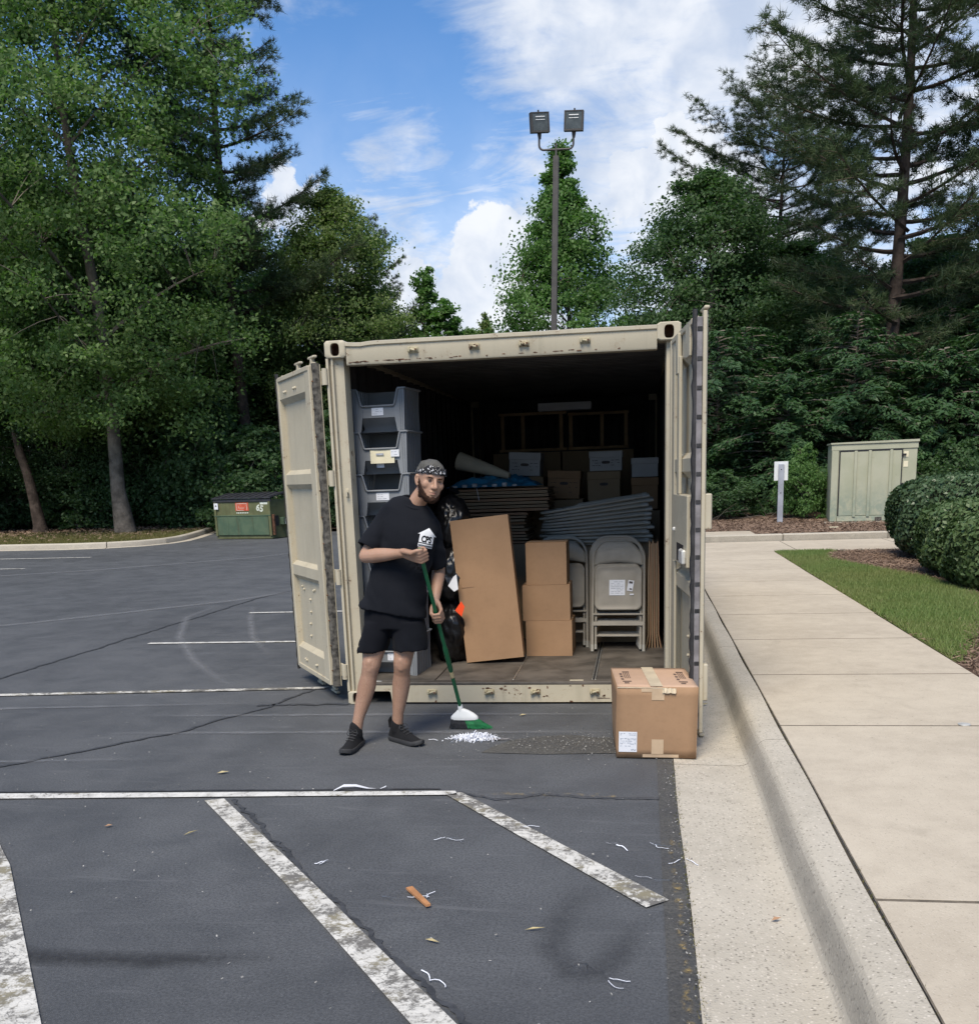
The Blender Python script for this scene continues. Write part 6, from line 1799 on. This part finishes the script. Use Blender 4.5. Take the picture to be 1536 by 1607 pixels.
# ---- shoes
def shoe(ank, toe_dir):
    t = Vector((toe_dir[0], toe_dir[1], 0)).normalized(); sd_ = Vector((t.y, -t.x, 0)); heel = Vector((ank.x, ank.y, 0)) - t * .065
    rows = [(0.0, .028, .0, .075), (.02, .036, .0, .105), (.06, .040, .0, .122), (.10, .041, .0, .112), (.15, .043, .0, .088), (.20, .047, .0, .068), (.25, .044, .0, .052), (.285, .032, .0, .040), (.300, .014, .004, .028)]
    b = PB(); rings = []
    for y, w, z0, z1 in rows:
        c = heel + t * y; rg = []
        for k in range(20):
            a = 2 * PI * k / 20; ca, sa = math.cos(a), math.sin(a)
            rg.append(c + sd_ * w * ca * (1 if sa < .2 else (.96 - .22 * sa)) + EZ * (.022 + (z1 - .022) * max(0, sa) if sa > 0 else .022 + sa * .006))
        rings.append(rg)
    b.loft(rings); cap_tube(b, [ank + Vector((0, 0, -.035)), ank + Vector((0, 0, .000)) , ank + Vector((0, 0, .022))], [.044, .042, .039], 16)
    o = link('shoe', fuse(b, 'shoe', .0055, 3), MA['shoe'], man)
    b = PB(); rings = []
    for z, k in ((.0, .94), (.006, 1.02), (.024, 1.03), (.030, .98)):
        rg = []
        for i in range(36):
            a = 2 * PI * i / 36; y = .15 - .156 * math.cos(a); w = np.interp(y, [r[0] for r in rows], [r[1] for r in rows]) + .003
            s = math.sin(a); ww = w * math.copysign(min(1, abs(s) * 2.2), s); rise = .014 * max(0, (y - .24) / .06) ** 2 + .004 * max(0, (.03 - y) / .03)
            rg.append(heel + t * (.15 + (y - .15) * k) + sd_ * ww * k + EZ * (z + rise + .0015))
        rings.append(rg)
    b.loft(rings); b.build('sole', MA['sole'], o, 50)
    b = PB()
    for k in range(4):
        y = .115 + k * .024; z = np.interp(y, [r[0] for r in rows], [r[3] for r in rows]); c = heel + t * y
        b.tube([c + sd_ * .026 + EZ * (z - .006), c + EZ * (z + .003) + t * .006, c - sd_ * .026 + EZ * (z - .006)], .003, 6)
    c = heel + t * .112 + EZ * .112
    for s in (-1, 1): b.tube([c, c + sd_ * .022 * s + EZ * .012 + t * .01, c + sd_ * .036 * s - EZ * .012 + t * .02, c + sd_ * .026 * s - EZ * .022 + t * .03], .0022, 6)
    b.build('lace', MA['sole'], o, 60)
    b = PB(); b.tube([heel + EZ * .08, heel - t * .010 + EZ * .125, heel + t * .006 + EZ * .15], [.014, .011, .006], 8); b.build('heel_tab', MA['shoe'], o, 60)


shoe(anR, (-.06, -1)); shoe(anL, (.20, -.155))
# ---- logo on the chest, laid on the cloth
bv = BVHTree.FromPolygons([v.co + mo for v in shirt_me.vertices], [list(p.vertices) for p in shirt_me.polygons])
lo = Vector((.912, -1.18, 1.292)); la = (E1 * .965 - EZ * .26).normalized(); lb2 = (EZ * .965 + E1 * .26).normalized(); ld = la.cross(lb2).normalized()
ld = ld if ld.dot(E2) < 0 else -ld


def lay(name, V2, F, mat, lift, parent=None):
    V = []; 
    for x, y in V2:
        o_ = lo + la * x + lb2 * y - ld * .25; hit = bv.ray_cast(o_, ld)
        p = hit[0] if hit[0] is not None else o_ + ld * .25
        V.append(p - ld * lift - mo)
    me = bpy.data.meshes.new(name); me.from_pydata(V, [], F); return link(name, me, MA[mat], parent or man)


def grid_poly(poly, step=.008):
    """fill a polygon with a fine triangulated mesh so that it can follow cloth"""
    bm = bmesh.new(); vs = [bm.verts.new((x, y, 0)) for x, y in poly]; bm.faces.new(vs)
    for k in range(-20, 21):
        for ax in ((1, 0, 0), (0, 1, 0)):
            bmesh.ops.bisect_plane(bm, geom=bm.verts[:] + bm.edges[:] + bm.faces[:], plane_co=Vector(ax) * (k * step + .0003), plane_no=ax)
    bm.verts.index_update(); V = [(v.co.x, v.co.y) for v in bm.verts]; F = [[v.index for v in f.verts] for f in bm.faces]; bm.free(); return V, F


def text_mesh(body_, size, bold=.0):
    cu = bpy.data.curves.new('t', 'FONT'); cu.body = body_; cu.size = size; cu.offset = bold; cu.align_x = 'CENTER'; cu.resolution_u = 3
    o = bpy.data.objects.new('t', cu); COL.objects.link(o); dg = bpy.context.evaluated_depsgraph_get(); dg.update()
    me = bpy.data.meshes.new_from_object(o.evaluated_get(dg)); V = [(v.co.x, v.co.y) for v in me.vertices]; F = [list(p.vertices) for p in me.polygons]
    bpy.data.objects.remove(o); bpy.data.meshes.remove(me); return V, F


V, F = grid_poly([(-.042, -.034), (.044, -.034), (.044, .012), (.060, .010), (.004, .058), (-.056, .012), (-.042, .014)])
logo = lay('shirt_logo', V, F, 'print_white', .0030)
V, F = grid_poly([(-.043, -.040), (.046, -.040), (.046, -.062), (-.043, -.062)]); lay('shirt_logo', V, F, 'print_white', .0030)
V, F = text_mesh('CPS', .052, .0022); lay('lettering', [(x * .72 + .002, y - .029) for x, y in V], F, 'shirt', .0046, logo)
for k in range(11):
    x = -.039 + k * .0078; lay('lettering', [(x, -.057), (x + .005, -.057), (x + .005, -.046), (x, -.046)], [(0, 1, 2, 3)], 'shirt', .0046, logo)

# ------------------------------------------------------------------ broom
broom = thing('broom', 'green handled broom with a white head held by the man', 'broom', (1.0, -.72, 0)); bo = Vector((1.0, -.72, 0))
MA['green_tube'] = simple('green_handle', (.008, .105, .040), .38, .2, 5, .05, 80, .5)
MA['broom_white'] = simple('broom_head_plastic', (.62, .63, .62), .4, .06, 8)
MA['bristle_black'] = simple('black_bristles', (.014, .016, .020), .7, .3, 60)
MA['bristle_green'] = simple('green_bristles', (.012, .17, .055), .6, .3, 40)
MA['tan_label'] = simple('tan_label', (.45, .36, .20), .6, .1, 20)
b = MB(); b.tube([on_broom(-.012) - bo, on_broom(1.0) - bo], .0125, 14); b.sphere(tuple(on_broom(-.012) - bo), .0135, 12, 8); b.build('handle', MA['green_tube'], broom, 50)
b = MB(); b.tube([on_broom(.58) - bo, on_broom(.60) - bo, on_broom(.735) - bo, on_broom(.75) - bo], [.0130, .0165, .0165, .0130], 14); b.build('handle_sleeve', MA['green_tube'], broom, 50)
b = MB(); b.tube([on_broom(.752) - bo, on_broom(.79) - bo], .0138, 14); b.build('label_ring', MA['tan_label'], broom, 50)
# head: a domed white cap
def cap_row(z, x0, x1, d): return [(x0 + (x1 - x0) * (.5 - .5 * math.cos(PI * k / 9)), -d * math.sin(PI * (k + .5) / 10), z) for k in range(10)] + [(x1 - (x1 - x0) * (.5 - .5 * math.cos(PI * k / 9)), d * math.sin(PI * (k + .5) / 10), z) for k in range(10)]


b = MB(); b.loft([cap_row(.064, -.080, .102, .024), cap_row(.078, -.082, .104, .026), cap_row(.090, -.076, .098, .024), cap_row(.112, -.052, .070, .020), cap_row(.130, -.034, .036, .018), cap_row(.138, -.020, .014, .014)])
b.tube([(-.012, 0, .120), (-.016, 0, .165)], [.019, .0165], 14); b.build('head_cap', MA['broom_white'], broom, 50)
for nm, mat, xa, xb, ta, tb, n in (('bristles', 'bristle_black', -.078, .012, -.088, .040, 420), ('bristles', 'bristle_green', .010, .100, .036, .198, 420)):
    r = random.Random(7 if 'black' in mat else 8); V = []; F = []
    for k in range(n):
        u = r.random(); x0 = xa + (xb - xa) * u; x1 = ta + (tb - ta) * u + r.uniform(-.006, .006); y0 = r.uniform(-.016, .016); y1 = y0 * 1.5 + r.uniform(-.010, .010); z1 = .003 + r.random() * .008
        bul = .010 * math.sin(PI * u); i = len(V); w = .0014
        pm = ((x0 + x1) / 2 - .008 * (u - .3), (y0 + y1) / 2 * 1.15, .036)
        for p in ((x0, y0, .068), pm, (x1, y1, z1)): V += [(p[0] - w, p[1], p[2]), (p[0] + w, p[1], p[2])]
        F += [(i, i + 1, i + 3, i + 2), (i + 2, i + 3, i + 5, i + 4)]
    me = bpy.data.meshes.new('bristles'); me.from_pydata(V, [], F); o = link('bristles', me, MA[mat], broom); o['kind'] = 'stuff'
# ------------------------------------------------------------------ things round the lot
MA['shred'] = simple('shredded_paper', (.78, .80, .86), .7, .06, 20)


def strips(P, n, spread, zmax, seed, ln=(.03, .075), w=.0034):
    r = random.Random(seed); V = []; F = []
    for k in range(n):
        q = math.sqrt(r.random()); a = r.uniform(0, 2 * PI); x = P[0] + spread[0] * q * math.cos(a); y = P[1] + spread[1] * q * math.sin(a); z = .004 + zmax * (1 - q) * r.random()
        d = r.uniform(0, 2 * PI); L = r.uniform(*ln); cv = r.uniform(-30, 30); i0 = len(V); m = 5; tw = r.uniform(-1, 1); zz = z
        for j in range(m + 1):
            V += [(x - w * math.sin(d) * .5, y + w * math.cos(d) * .5, zz + w * .5 * tw), (x + w * math.sin(d) * .5, y - w * math.cos(d) * .5, max(.002, zz - w * .5 * tw))]
            if j: F.append((i0 + 2 * j - 2, i0 + 2 * j - 1, i0 + 2 * j + 1, i0 + 2 * j))
            x += L / m * math.cos(d); y += L / m * math.sin(d); d += cv * L / m; zz = max(.003, z + .010 * math.sin(j * 1.3 + k) * (1 if zmax > .01 else .35))
    me = bpy.data.meshes.new('strips'); me.from_pydata(V, [], F); return me


pl = link('shredded_paper_pile', strips((1.12, -.985), 340, (.135, .050), .050, 3), MA['shred']); tag(pl, 'small heap of white shredded paper below the broom', 'paper scraps')
o = link('loose_shreds', strips((.98, -1.03), 12, (.09, .06), .004, 5, (.012, .03)), MA['shred'], pl)
scr = [((1.27, -2.78), 3, 'curled paper shred in the middle of the near bay'), ((.79, -3.09), 3, 'paper shreds crossing like a star right of the long white line'), ((1.13, -3.44), 2, 'pale shred lying left of the wooden stick'), ((1.335, -3.435), 3, 'curled shred lying over the end of the wooden stick'), ((2.07, -2.82), 2, 'wavy shred left of the one by the old asphalt edge'), ((2.235, -2.83), 3, 'boxy loop of shred beside the old asphalt edge'), ((2.21, -3.21), 2, 'small loop of shred near the tip of the short white line'), ((2.345, -2.98), 2, 'tiny shred against the gutter'), ((1.63, -2.62), 2, 'shred lying on the short white line'), ((.90, -1.06), 1, 'single shred left of the paper heap'), ((1.46, -4.10), 2, 'shred lying on the near end of the long white line'), ((2.06, -4.05), 2, 'straight shred near the lower edge, left of the gutter')]
for k, ((x, y), n, lb) in enumerate(scr):
    o = link('paper_shred', strips((0, 0), n, (.02, .015), .004, 30 + k, (.05, .09), .0030), MA['shred'], None, (x, y, .006)); tag(o, lb, 'paper shred', 'loose shreds of paper on the asphalt')
# a flat white strip of plastic on the line
V = []; F = []; pts = [(.528, -2.105), (.57, -2.06), (.63, -2.035), (.70, -2.03), (.76, -2.035), (.80, -2.03)]
for i, (x, y) in enumerate(pts):
    w = (.010, .024, .026, .020, .014, .018)[i]; V += [(x, y - w * .5, .012 + .012 * math.sin(i * 1.3)), (x, y + w * .5, .014 + .016 * math.sin(i * 1.3))]
    if i: F.append((2 * i - 2, 2 * i, 2 * i + 1, 2 * i - 1))
me = bpy.data.meshes.new('strip'); me.from_pydata(V, [], F); me.polygons.foreach_set('use_smooth', np.ones(len(F), bool)); o = link('plastic_strip', me, MA['paper']); tag(o, 'white curled plastic strip lying on the painted line', 'plastic strip')
V = []; F = []
for i in range(7):
    x = 1.22 + i * .022; V += [(x, -1.02 - .010 * math.sin(i), .008), (x, -1.005 + .004 * math.cos(i * 2), .010 + .003 * math.sin(i * 1.7))]
    if i: F.append((2 * i - 2, 2 * i, 2 * i + 1, 2 * i - 1))
me = bpy.data.meshes.new('strip'); me.from_pydata(V, [], F); o = link('plastic_strip', me, MA['seal_strip']); tag(o, 'grey plastic strip at the right of the paper heap', 'plastic strip')
MA['stick'] = simple('orange_wood', (.42, .20, .085), .6, .15, 14)
mb = MB(); a, c = Vector((1.232, -3.368, .010)), Vector((1.345, -3.530, .010)); d = (c - a).normalized(); s = Vector((-d.y, d.x, 0)) * .014
mb.add([a - s, a + s, c + s * .7, c - s * .7] + [v + Vector((0, 0, .010)) for v in (a - s, a + s, c + s * .7, c - s * .7)], [(0, 3, 2, 1), (4, 5, 6, 7), (0, 1, 5, 4), (1, 2, 6, 5), (2, 3, 7, 6), (3, 0, 4, 7)])
o = mb.build('wooden_stick', MA['stick'], None, 0); tag(o, 'short flat orange brown wooden stick on the asphalt', 'stick')
MA['dead_leaf'] = simple('dead_leaf', (.36, .30, .16), .8, .3, 30)


def leaf_(x, y, a, L, w, label, m='dead_leaf'):
    d = Vector((math.cos(a), math.sin(a), 0)); s = Vector((-d.y, d.x, 0)); c = Vector((x, y, .008))
    V = [c - d * L / 2, c - d * L * .1 + s * w / 2 + Vector((0, 0, .008)), c + d * L / 2 + Vector((0, 0, .006)), c - d * L * .1 - s * w / 2 + Vector((0, 0, .005)), c - d * L * .1 + Vector((0, 0, .001))]
    me = bpy.data.meshes.new('leaf'); me.from_pydata(V, [], [(0, 4, 1), (4, 2, 1), (0, 3, 4), (4, 3, 2)]); o = link('fallen_leaf', me, MA[m]); return tag(o, label, 'leaf', 'leaves and straws fallen on the asphalt')


leaf_(-.237, -1.786, .3, .07, .03, 'pale dry leaf above the horizontal white line'); leaf_(1.42, -3.82, -.5, .07, .014, 'dry straw in the near bay, left of the faint tyre loop'); leaf_(1.78, -3.695, .2, .08, .008, 'yellow straw beside the faint tyre loop'); leaf_(.018, -2.774, .9, .08, .006, 'thin straw left of the long white line'); leaf_(1.36, -.37, .2, .05, .02, 'yellow leaf in front of the container sill'); leaf_(-.45, -2.7, .2, .04, .02, 'dark leaf at the far left of the near bay', 'card_edge'); leaf_(2.62, -.05, .4, .05, .025, 'curled leaf in the gutter beside the open door'); leaf_(2.66, -3.55, .4, .04, .02, 'dark leaf crumb in the middle of the gutter', 'card_edge')
# fine grit
rg2 = np.random.default_rng(21); n = 600
P = np.stack([rg2.uniform(-3, 2.3, n), rg2.uniform(-4.6, -.2, n)], 1); P = np.concatenate([P, np.stack([rg2.normal(2.33, .03, 420), rg2.uniform(-5, 0, 420)], 1), np.stack([rg2.normal(1.75, .35, 500), rg2.normal(-1.12, .12, 500)], 1)])
g = chips('grit', P, np.full(len(P), .001), .003, .010, .005, MA['gritm'] if 'gritm' in MA else simple('grit', (.27, .26, .24), .9, .5, 30), 22); g['kind'] = 'stuff'
# weeds in the seam by the gutter
P = np.stack([np.concatenate([rg2.normal(2.352, .010, 500), rg2.normal(2.972, .004, 300)]), np.concatenate([rg2.uniform(-5, -1.5, 500), rg2.uniform(-5, 6, 300)])], 1)
z = np.where(P[:, 0] > 2.7, .148, .002); g = blades('seam_moss', P, z, .004, .016, .006, MA['moss_grass'], 23, 1.2); g['kind'] = 'stuff'
o = MB().tube([(4.0, -1.2, .157), (4.0, -1.2, .161)], .035, 16).build('round_cover', MA['latch']); tag(o, 'small round metal cover set in the sidewalk', 'cover')

# ---- lamp post
MA['bronze'] = simple('bronze_paint', (.060, .054, .048), .5, .2, 6, .1, 30)
MA['lamp_glass'] = simple('lamp_glass', (.055, .062, .060), .2, .3, 9, 0, 10, .7)
lp = thing('lamp_post', 'tall square lamp pole with two floodlights behind the container', 'lamp post', (.17, 16.0, 0)); lp.rotation_euler = (0, rad(1.9), 0)
MB().box((-.062, -.062, 0), (.062, .062, 8.15), .008).build('pole', MA['bronze'], lp); MB().box((-.02, -.02, 8.15), (.02, .02, 8.40), .005).build('pole_tip', MA['bronze'], lp)
mb = MB(); pts = [(-.36, 0, 8.62), (-.36, 0, 8.44)] + [(-.36 + .10 * (1 - math.cos(a)), 0, 8.38 - .10 * math.sin(a)) for a in np.linspace(0, PI / 2, 6)] + [(.36 - .10 * (1 - math.cos(a)), 0, 8.38 - .10 * math.sin(a)) for a in np.linspace(PI / 2, 0, 6)] + [(.36, 0, 8.44), (.36, 0, 8.62)]
mb.tube(pts, .022, 10); mb.build('arm', MA['bronze'], lp, 50)
for x, rz, ry in ((-.37, .38, -.10), (.37, -.04, .03)):
    M = Matrix.Translation((x, 0, 8.80)) @ Matrix.Rotation(rz, 4, 'Z') @ Matrix.Rotation(ry, 4, 'Y') @ Matrix.Rotation(.10, 4, 'X')
    mb = MB(); mb.loft([[M @ Vector(v) for v in q] for q in ([(-.20, -.10, -.19), (.20, -.10, -.19), (.20, -.10, .19), (-.20, -.10, .19)], [(-.20, .02, -.19), (.20, .02, -.19), (.20, .02, .19), (-.20, .02, .19)], [(-.13, .12, -.13), (.13, .12, -.13), (.13, .12, .13), (-.13, .12, .13)])])
    mb.tube([M @ Vector((0, 0, -.19)), M @ Vector((0, 0, -.30))], [.045, .03], 10); mb.tube([M @ Vector((0, 0, .19)), M @ Vector((0, 0, .245))], .018, 8)
    o = mb.build('floodlight', MA['bronze'], lp, 30)
    MB().box((-.165, -.108, -.155), (.165, -.102, .165), .003, M).build('lens', MA['lamp_glass'], o)
    mb = MB(); mb.tube([M @ Vector((-.10, -.112, .10)), M @ Vector((.10, -.112, .10))], .012, 8); mb.tube([M @ Vector((-.10, -.112, .045)), M @ Vector((.10, -.112, .045))], .008, 8); mb.build('lamp_tube', MA['broom_white'], o)
    mb = MB(); mb.box((-.20, -.115, -.19), (.20, -.1005, -.156), .003, M); mb.box((-.20, -.115, .166), (.20, -.1005, .19), .003, M); mb.box((-.20, -.115, -.155), (-.166, -.1005, .165), .003, M); mb.box((.166, -.115, -.155), (.20, -.1005, .165), .003, M); mb.build('rim', MA['bronze'], o)

# ---- dumpster
def m_dump(name, a, b_, rust=.5):
    n = NT(name); co = n.co
    f = n.noise(2.5, 5, .65, .4, co=co); run = n.noise(9, 4, .6, co=co, sc=(1, 1, .08)); g = n.noise(16, 5, .7, co=co)
    c = n.mix(n.rng(f, .35, .65), a, b_); c = n.mix(n.rng(run, .5, .75, 0, .5), c, (.075, .060, .030)); c = n.mix(n.rng(g, .62, .70, 0, rust), c, (.085, .045, .025))
    return n.done(c, .6, n.bump(g, .2, .01), .3)


MA['dump_green'] = m_dump('dumpster_green', (.055, .095, .060), (.085, .125, .075)); MA['dump_olive'] = m_dump('dumpster_olive', (.095, .105, .048), (.13, .135, .065), .6); MA['dump_lid'] = simple('dumpster_lid', (.030, .030, .034), .5, .3, 4)
MA['red_paint'] = simple('red_sticker', (.46, .09, .045), .7, .25, 12); MA['chalk'] = simple('white_marking', (.55, .58, .50), .8, .2, 20)
dp = thing('dumpster', 'green dumpster with a black lid and a red sticker, beside the curved kerb', 'dumpster', (-10.62, 22.35, 0), -.275)
MB().prism([(0, .02), (1.40, .02), (1.40, 1.10), (0, 1.18)], .02, 2.06, axis='x').build('body', MA['dump_olive'], dp, 20)
MB().box((.10, -.045, .12), (1.98, -.002, .68), .01).build('lower_panel', MA['dump_green'], dp); MB().box((.0, -.055, .685), (2.08, -.002, .715), .005).build('rail', MA['dump_green'], dp)
MB().box((-.02, -.03, 1.10), (2.10, .02, 1.19), .01).build('rim', MA['dump_lid'], dp)
for x in (0.01, 2.0): MB().box((x, -.05, .10), (x + .08, -.003, 1.10), .008).build('corner_stile', MA['dump_olive'], dp)
for x in (.48, .92, 1.40): MB().box((x, -.052, .15), (x + .035, -.0455, .66), .002).build('panel_rib', MA['dump_green'], dp)
MB().prism([(-.06, 1.20), (-.06, 1.235), (.70, 1.36), (1.44, 1.30), (1.44, 1.26), (.70, 1.32)], -.04, 1.035, axis='x').build('lid', MA['dump_lid'], dp, 20); MB().prism([(-.06, 1.20), (-.06, 1.235), (.70, 1.36), (1.44, 1.30), (1.44, 1.26), (.70, 1.32)], 1.045, 2.12, axis='x').build('lid', MA['dump_lid'], dp, 20)
for k in range(9):
    x = .05 + k * .245; MB().prism([(-.05, 1.236), (-.05, 1.252), (.70, 1.378), (.70, 1.361)], x, x + .06, axis='x').build('lid_rib', MA['dump_lid'], dp, 20)
MB().box((2.06, .42, .40), (2.20, .98, .62), .01).build('fork_pocket', MA['dump_green'], dp); MB().box((2.062, .10, .38), (2.075, .36, .68), .0).build('opening', MA['dark'], dp); MB().box((2.06, .03, .12), (2.14, .10, .72), .006).build('side_stile', MA['rust'], dp); MB().box((2.205, .50, .42), (2.21, .60, .58), .002).build('label', MA['paper'], dp)
MB().box((-.12, .30, .40), (.015, .90, .60), .01).build('fork_pocket', MA['dump_green'], dp)
for x in (.35, 1.70): MB().box((x, .05, .0), (x + .12, 1.3, .025), .004).build('skid', MA['dark'], dp)
MB().box((.03, -.056, .90), (.18, -.0515, 1.08), .001).build('label', MA['paper'], dp); MB().prism([(.07, .98), (.14, .98), (.105, 1.04)], -.0575, -.0565).build('print', MA['ink'], dp)
st = MB().box((.80, -.012, .84), (1.28, -.0045, 1.085), .001).build('sticker', MA['red_paint'], dp)
for a in ((.84, .86, .85, 1.06), (.84, 1.05, 1.22, 1.06), (1.21, .86, 1.22, 1.06), (.84, .855, 1.10, .865), (.92, .92, .93, 1.0), (.95, .92, 1.12, .93)): MB().box((a[0], -.015, a[1]), (a[2], -.0125, a[3])).build('print', MA['chalk'], st)
for k in range(7): MB().box((.82 + k * .065, -.0035, .765), (.86 + k * .065, -.001 + 0, .80)).build('print', MA['chalk'], dp)


def wall_text(txt, size, M, mat, parent, bold=.004, name='lettering'):
    V, F = text_mesh(txt, size, bold); me = bpy.data.meshes.new(name); me.from_pydata([M @ Vector((x, 0, y)) for x, y in V], [], F); return link(name, me, MA[mat], parent)


wall_text('65', .26, Matrix.Translation((1.66, -.004, .83)) @ Matrix.Rotation(.25, 4, 'Y'), 'chalk', dp, .008)
MB().box((1.70, -.003, 1.02), (1.98, -.0015, 1.09)).build('marking', MA['chalk'], dp)

# ---- utility cabinet
def m_cab():
    n = NT('cabinet_paint'); co = n.co; f = n.noise(1.5, 5, .6, co=co); g = n.noise(8, 5, .7, .5, co=co)
    s3 = n.N.new('ShaderNodeSeparateXYZ'); n.L.new(n.tc.outputs['Object'], s3.inputs[0])
    c = n.mix(n.rng(f, .3, .7), (.33, .335, .235), (.39, .385, .285))
    alg = n.math('MULTIPLY', n.rng(s3.outputs[2], .2, 1.1, 1, 0), n.rng(g, .30, .62)); c = n.mix(n.math('MULTIPLY', alg, .75), c, (.20, .25, .20)); c = n.mix(n.rng(g, .66, .74, 0, .4), c, (.16, .15, .10))
    return n.done(c, .6, n.bump(f, .1, .03), .3)


MA['cab'] = m_cab()
cb = thing('utility_cabinet', 'pale green metal utility cabinet with ribbed doors on a concrete pad', 'cabinet', (6.46, 17.0, .30), -.105); cb.scale = (.965, .965, .965)
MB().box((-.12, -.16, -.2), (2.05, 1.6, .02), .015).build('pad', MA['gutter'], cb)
MB().box((0, 0, .02), (1.86, 1.35, 1.80), .01).build('body', MA['cab'], cb)
MB().prism([(-.03, 1.80), (1.89, 1.80), (1.89, 1.855), (-.03, 1.835)], -.05, 1.40).build('roof', MA['cab'], cb, 20)
MB().box((-.012, -.022, 1.66), (1.872, -.002, 1.795), .004).build('top_trim', MA['cab'], cb)
MB().box((0.0, -.02, .03), (.15, -.002, 1.655), .004).build('edge_trim', MA['cab'], cb)
for a, c_ in ((.19, .52), (.53, .83), (.84, 1.29), (1.30, 1.52)): MB().box((a, -.045, .16), (c_, -.003, 1.62), .004).build('door_panel', MA['cab'], cb)
for x in (.525, .835, 1.295): MB().box((x - .032, -.085, .13), (x + .032, -.0455, 1.64), .006).build('batten', MA['cab'], cb)
for x in (.175, 1.535): MB().box((x - .012, -.03, .12), (x + .012, -.003, 1.64)).build('door_gap', MA['dark'], cb)
MB().box((.19, -.05, 1.625), (1.53, -.003, 1.655)).build('door_gap', MA['dark'], cb)
MB().box((.16, -.06, .03), (1.86, -.004, .15), .006).build('kick_plate', MA['cab'], cb); MB().box((1.0, -.068, .02), (1.15, -.061, .12)).build('patch', MA['seal_grey'], cb)
for z in (1.46, 1.24): MB().box((1.57, -.009, z), (1.67, -.004, z + .13), .001).build('sticker', MA['paper_cream'], cb)
MB().tube([(1.57, -.004, .86), (1.57, -.03, .86)], .025, 10).build('lock', MA['dark'], cb); MB().box((1.54, -.05, 1.50), (1.62, -.004, 1.54), .004).build('handle', MA['dark'], cb)
MB().box((-.006, .15, .10), (-.001, 1.2, 1.70), .002).build('side_panel', MA['cab'], cb)

# ---- sign seen from behind
sg = thing('sign_post', 'small white sign on a grey post, seen from behind', 'sign', (5.40, 17.3, .25), -.05)
MA['post_grey'] = simple('grey_post', (.30, .315, .35), .7, .15, 4, .2, 20)
MB().box((-.062, -.03, 0), (.062, .03, 1.40), .005).build('post', MA['post_grey'], sg); MB().box((-.155, .032, 1.03), (.155, .040, 1.46), .003).build('board', MA['broom_white'], sg)
for z in (.08, .75, 1.28): MB().tube([(.0, -.029, z), (.0, -.032, z)], .014, 8).build('bolt_hole', MA['dark'], sg)
# pale chip on the mulch
o = MB().box((6.15, 15.2, .30), (6.33, 15.28, .315), .004).build('stone_chip', MA['paper_cream']); tag(o, 'pale flat chip lying on the mulch below the sign', 'stone')
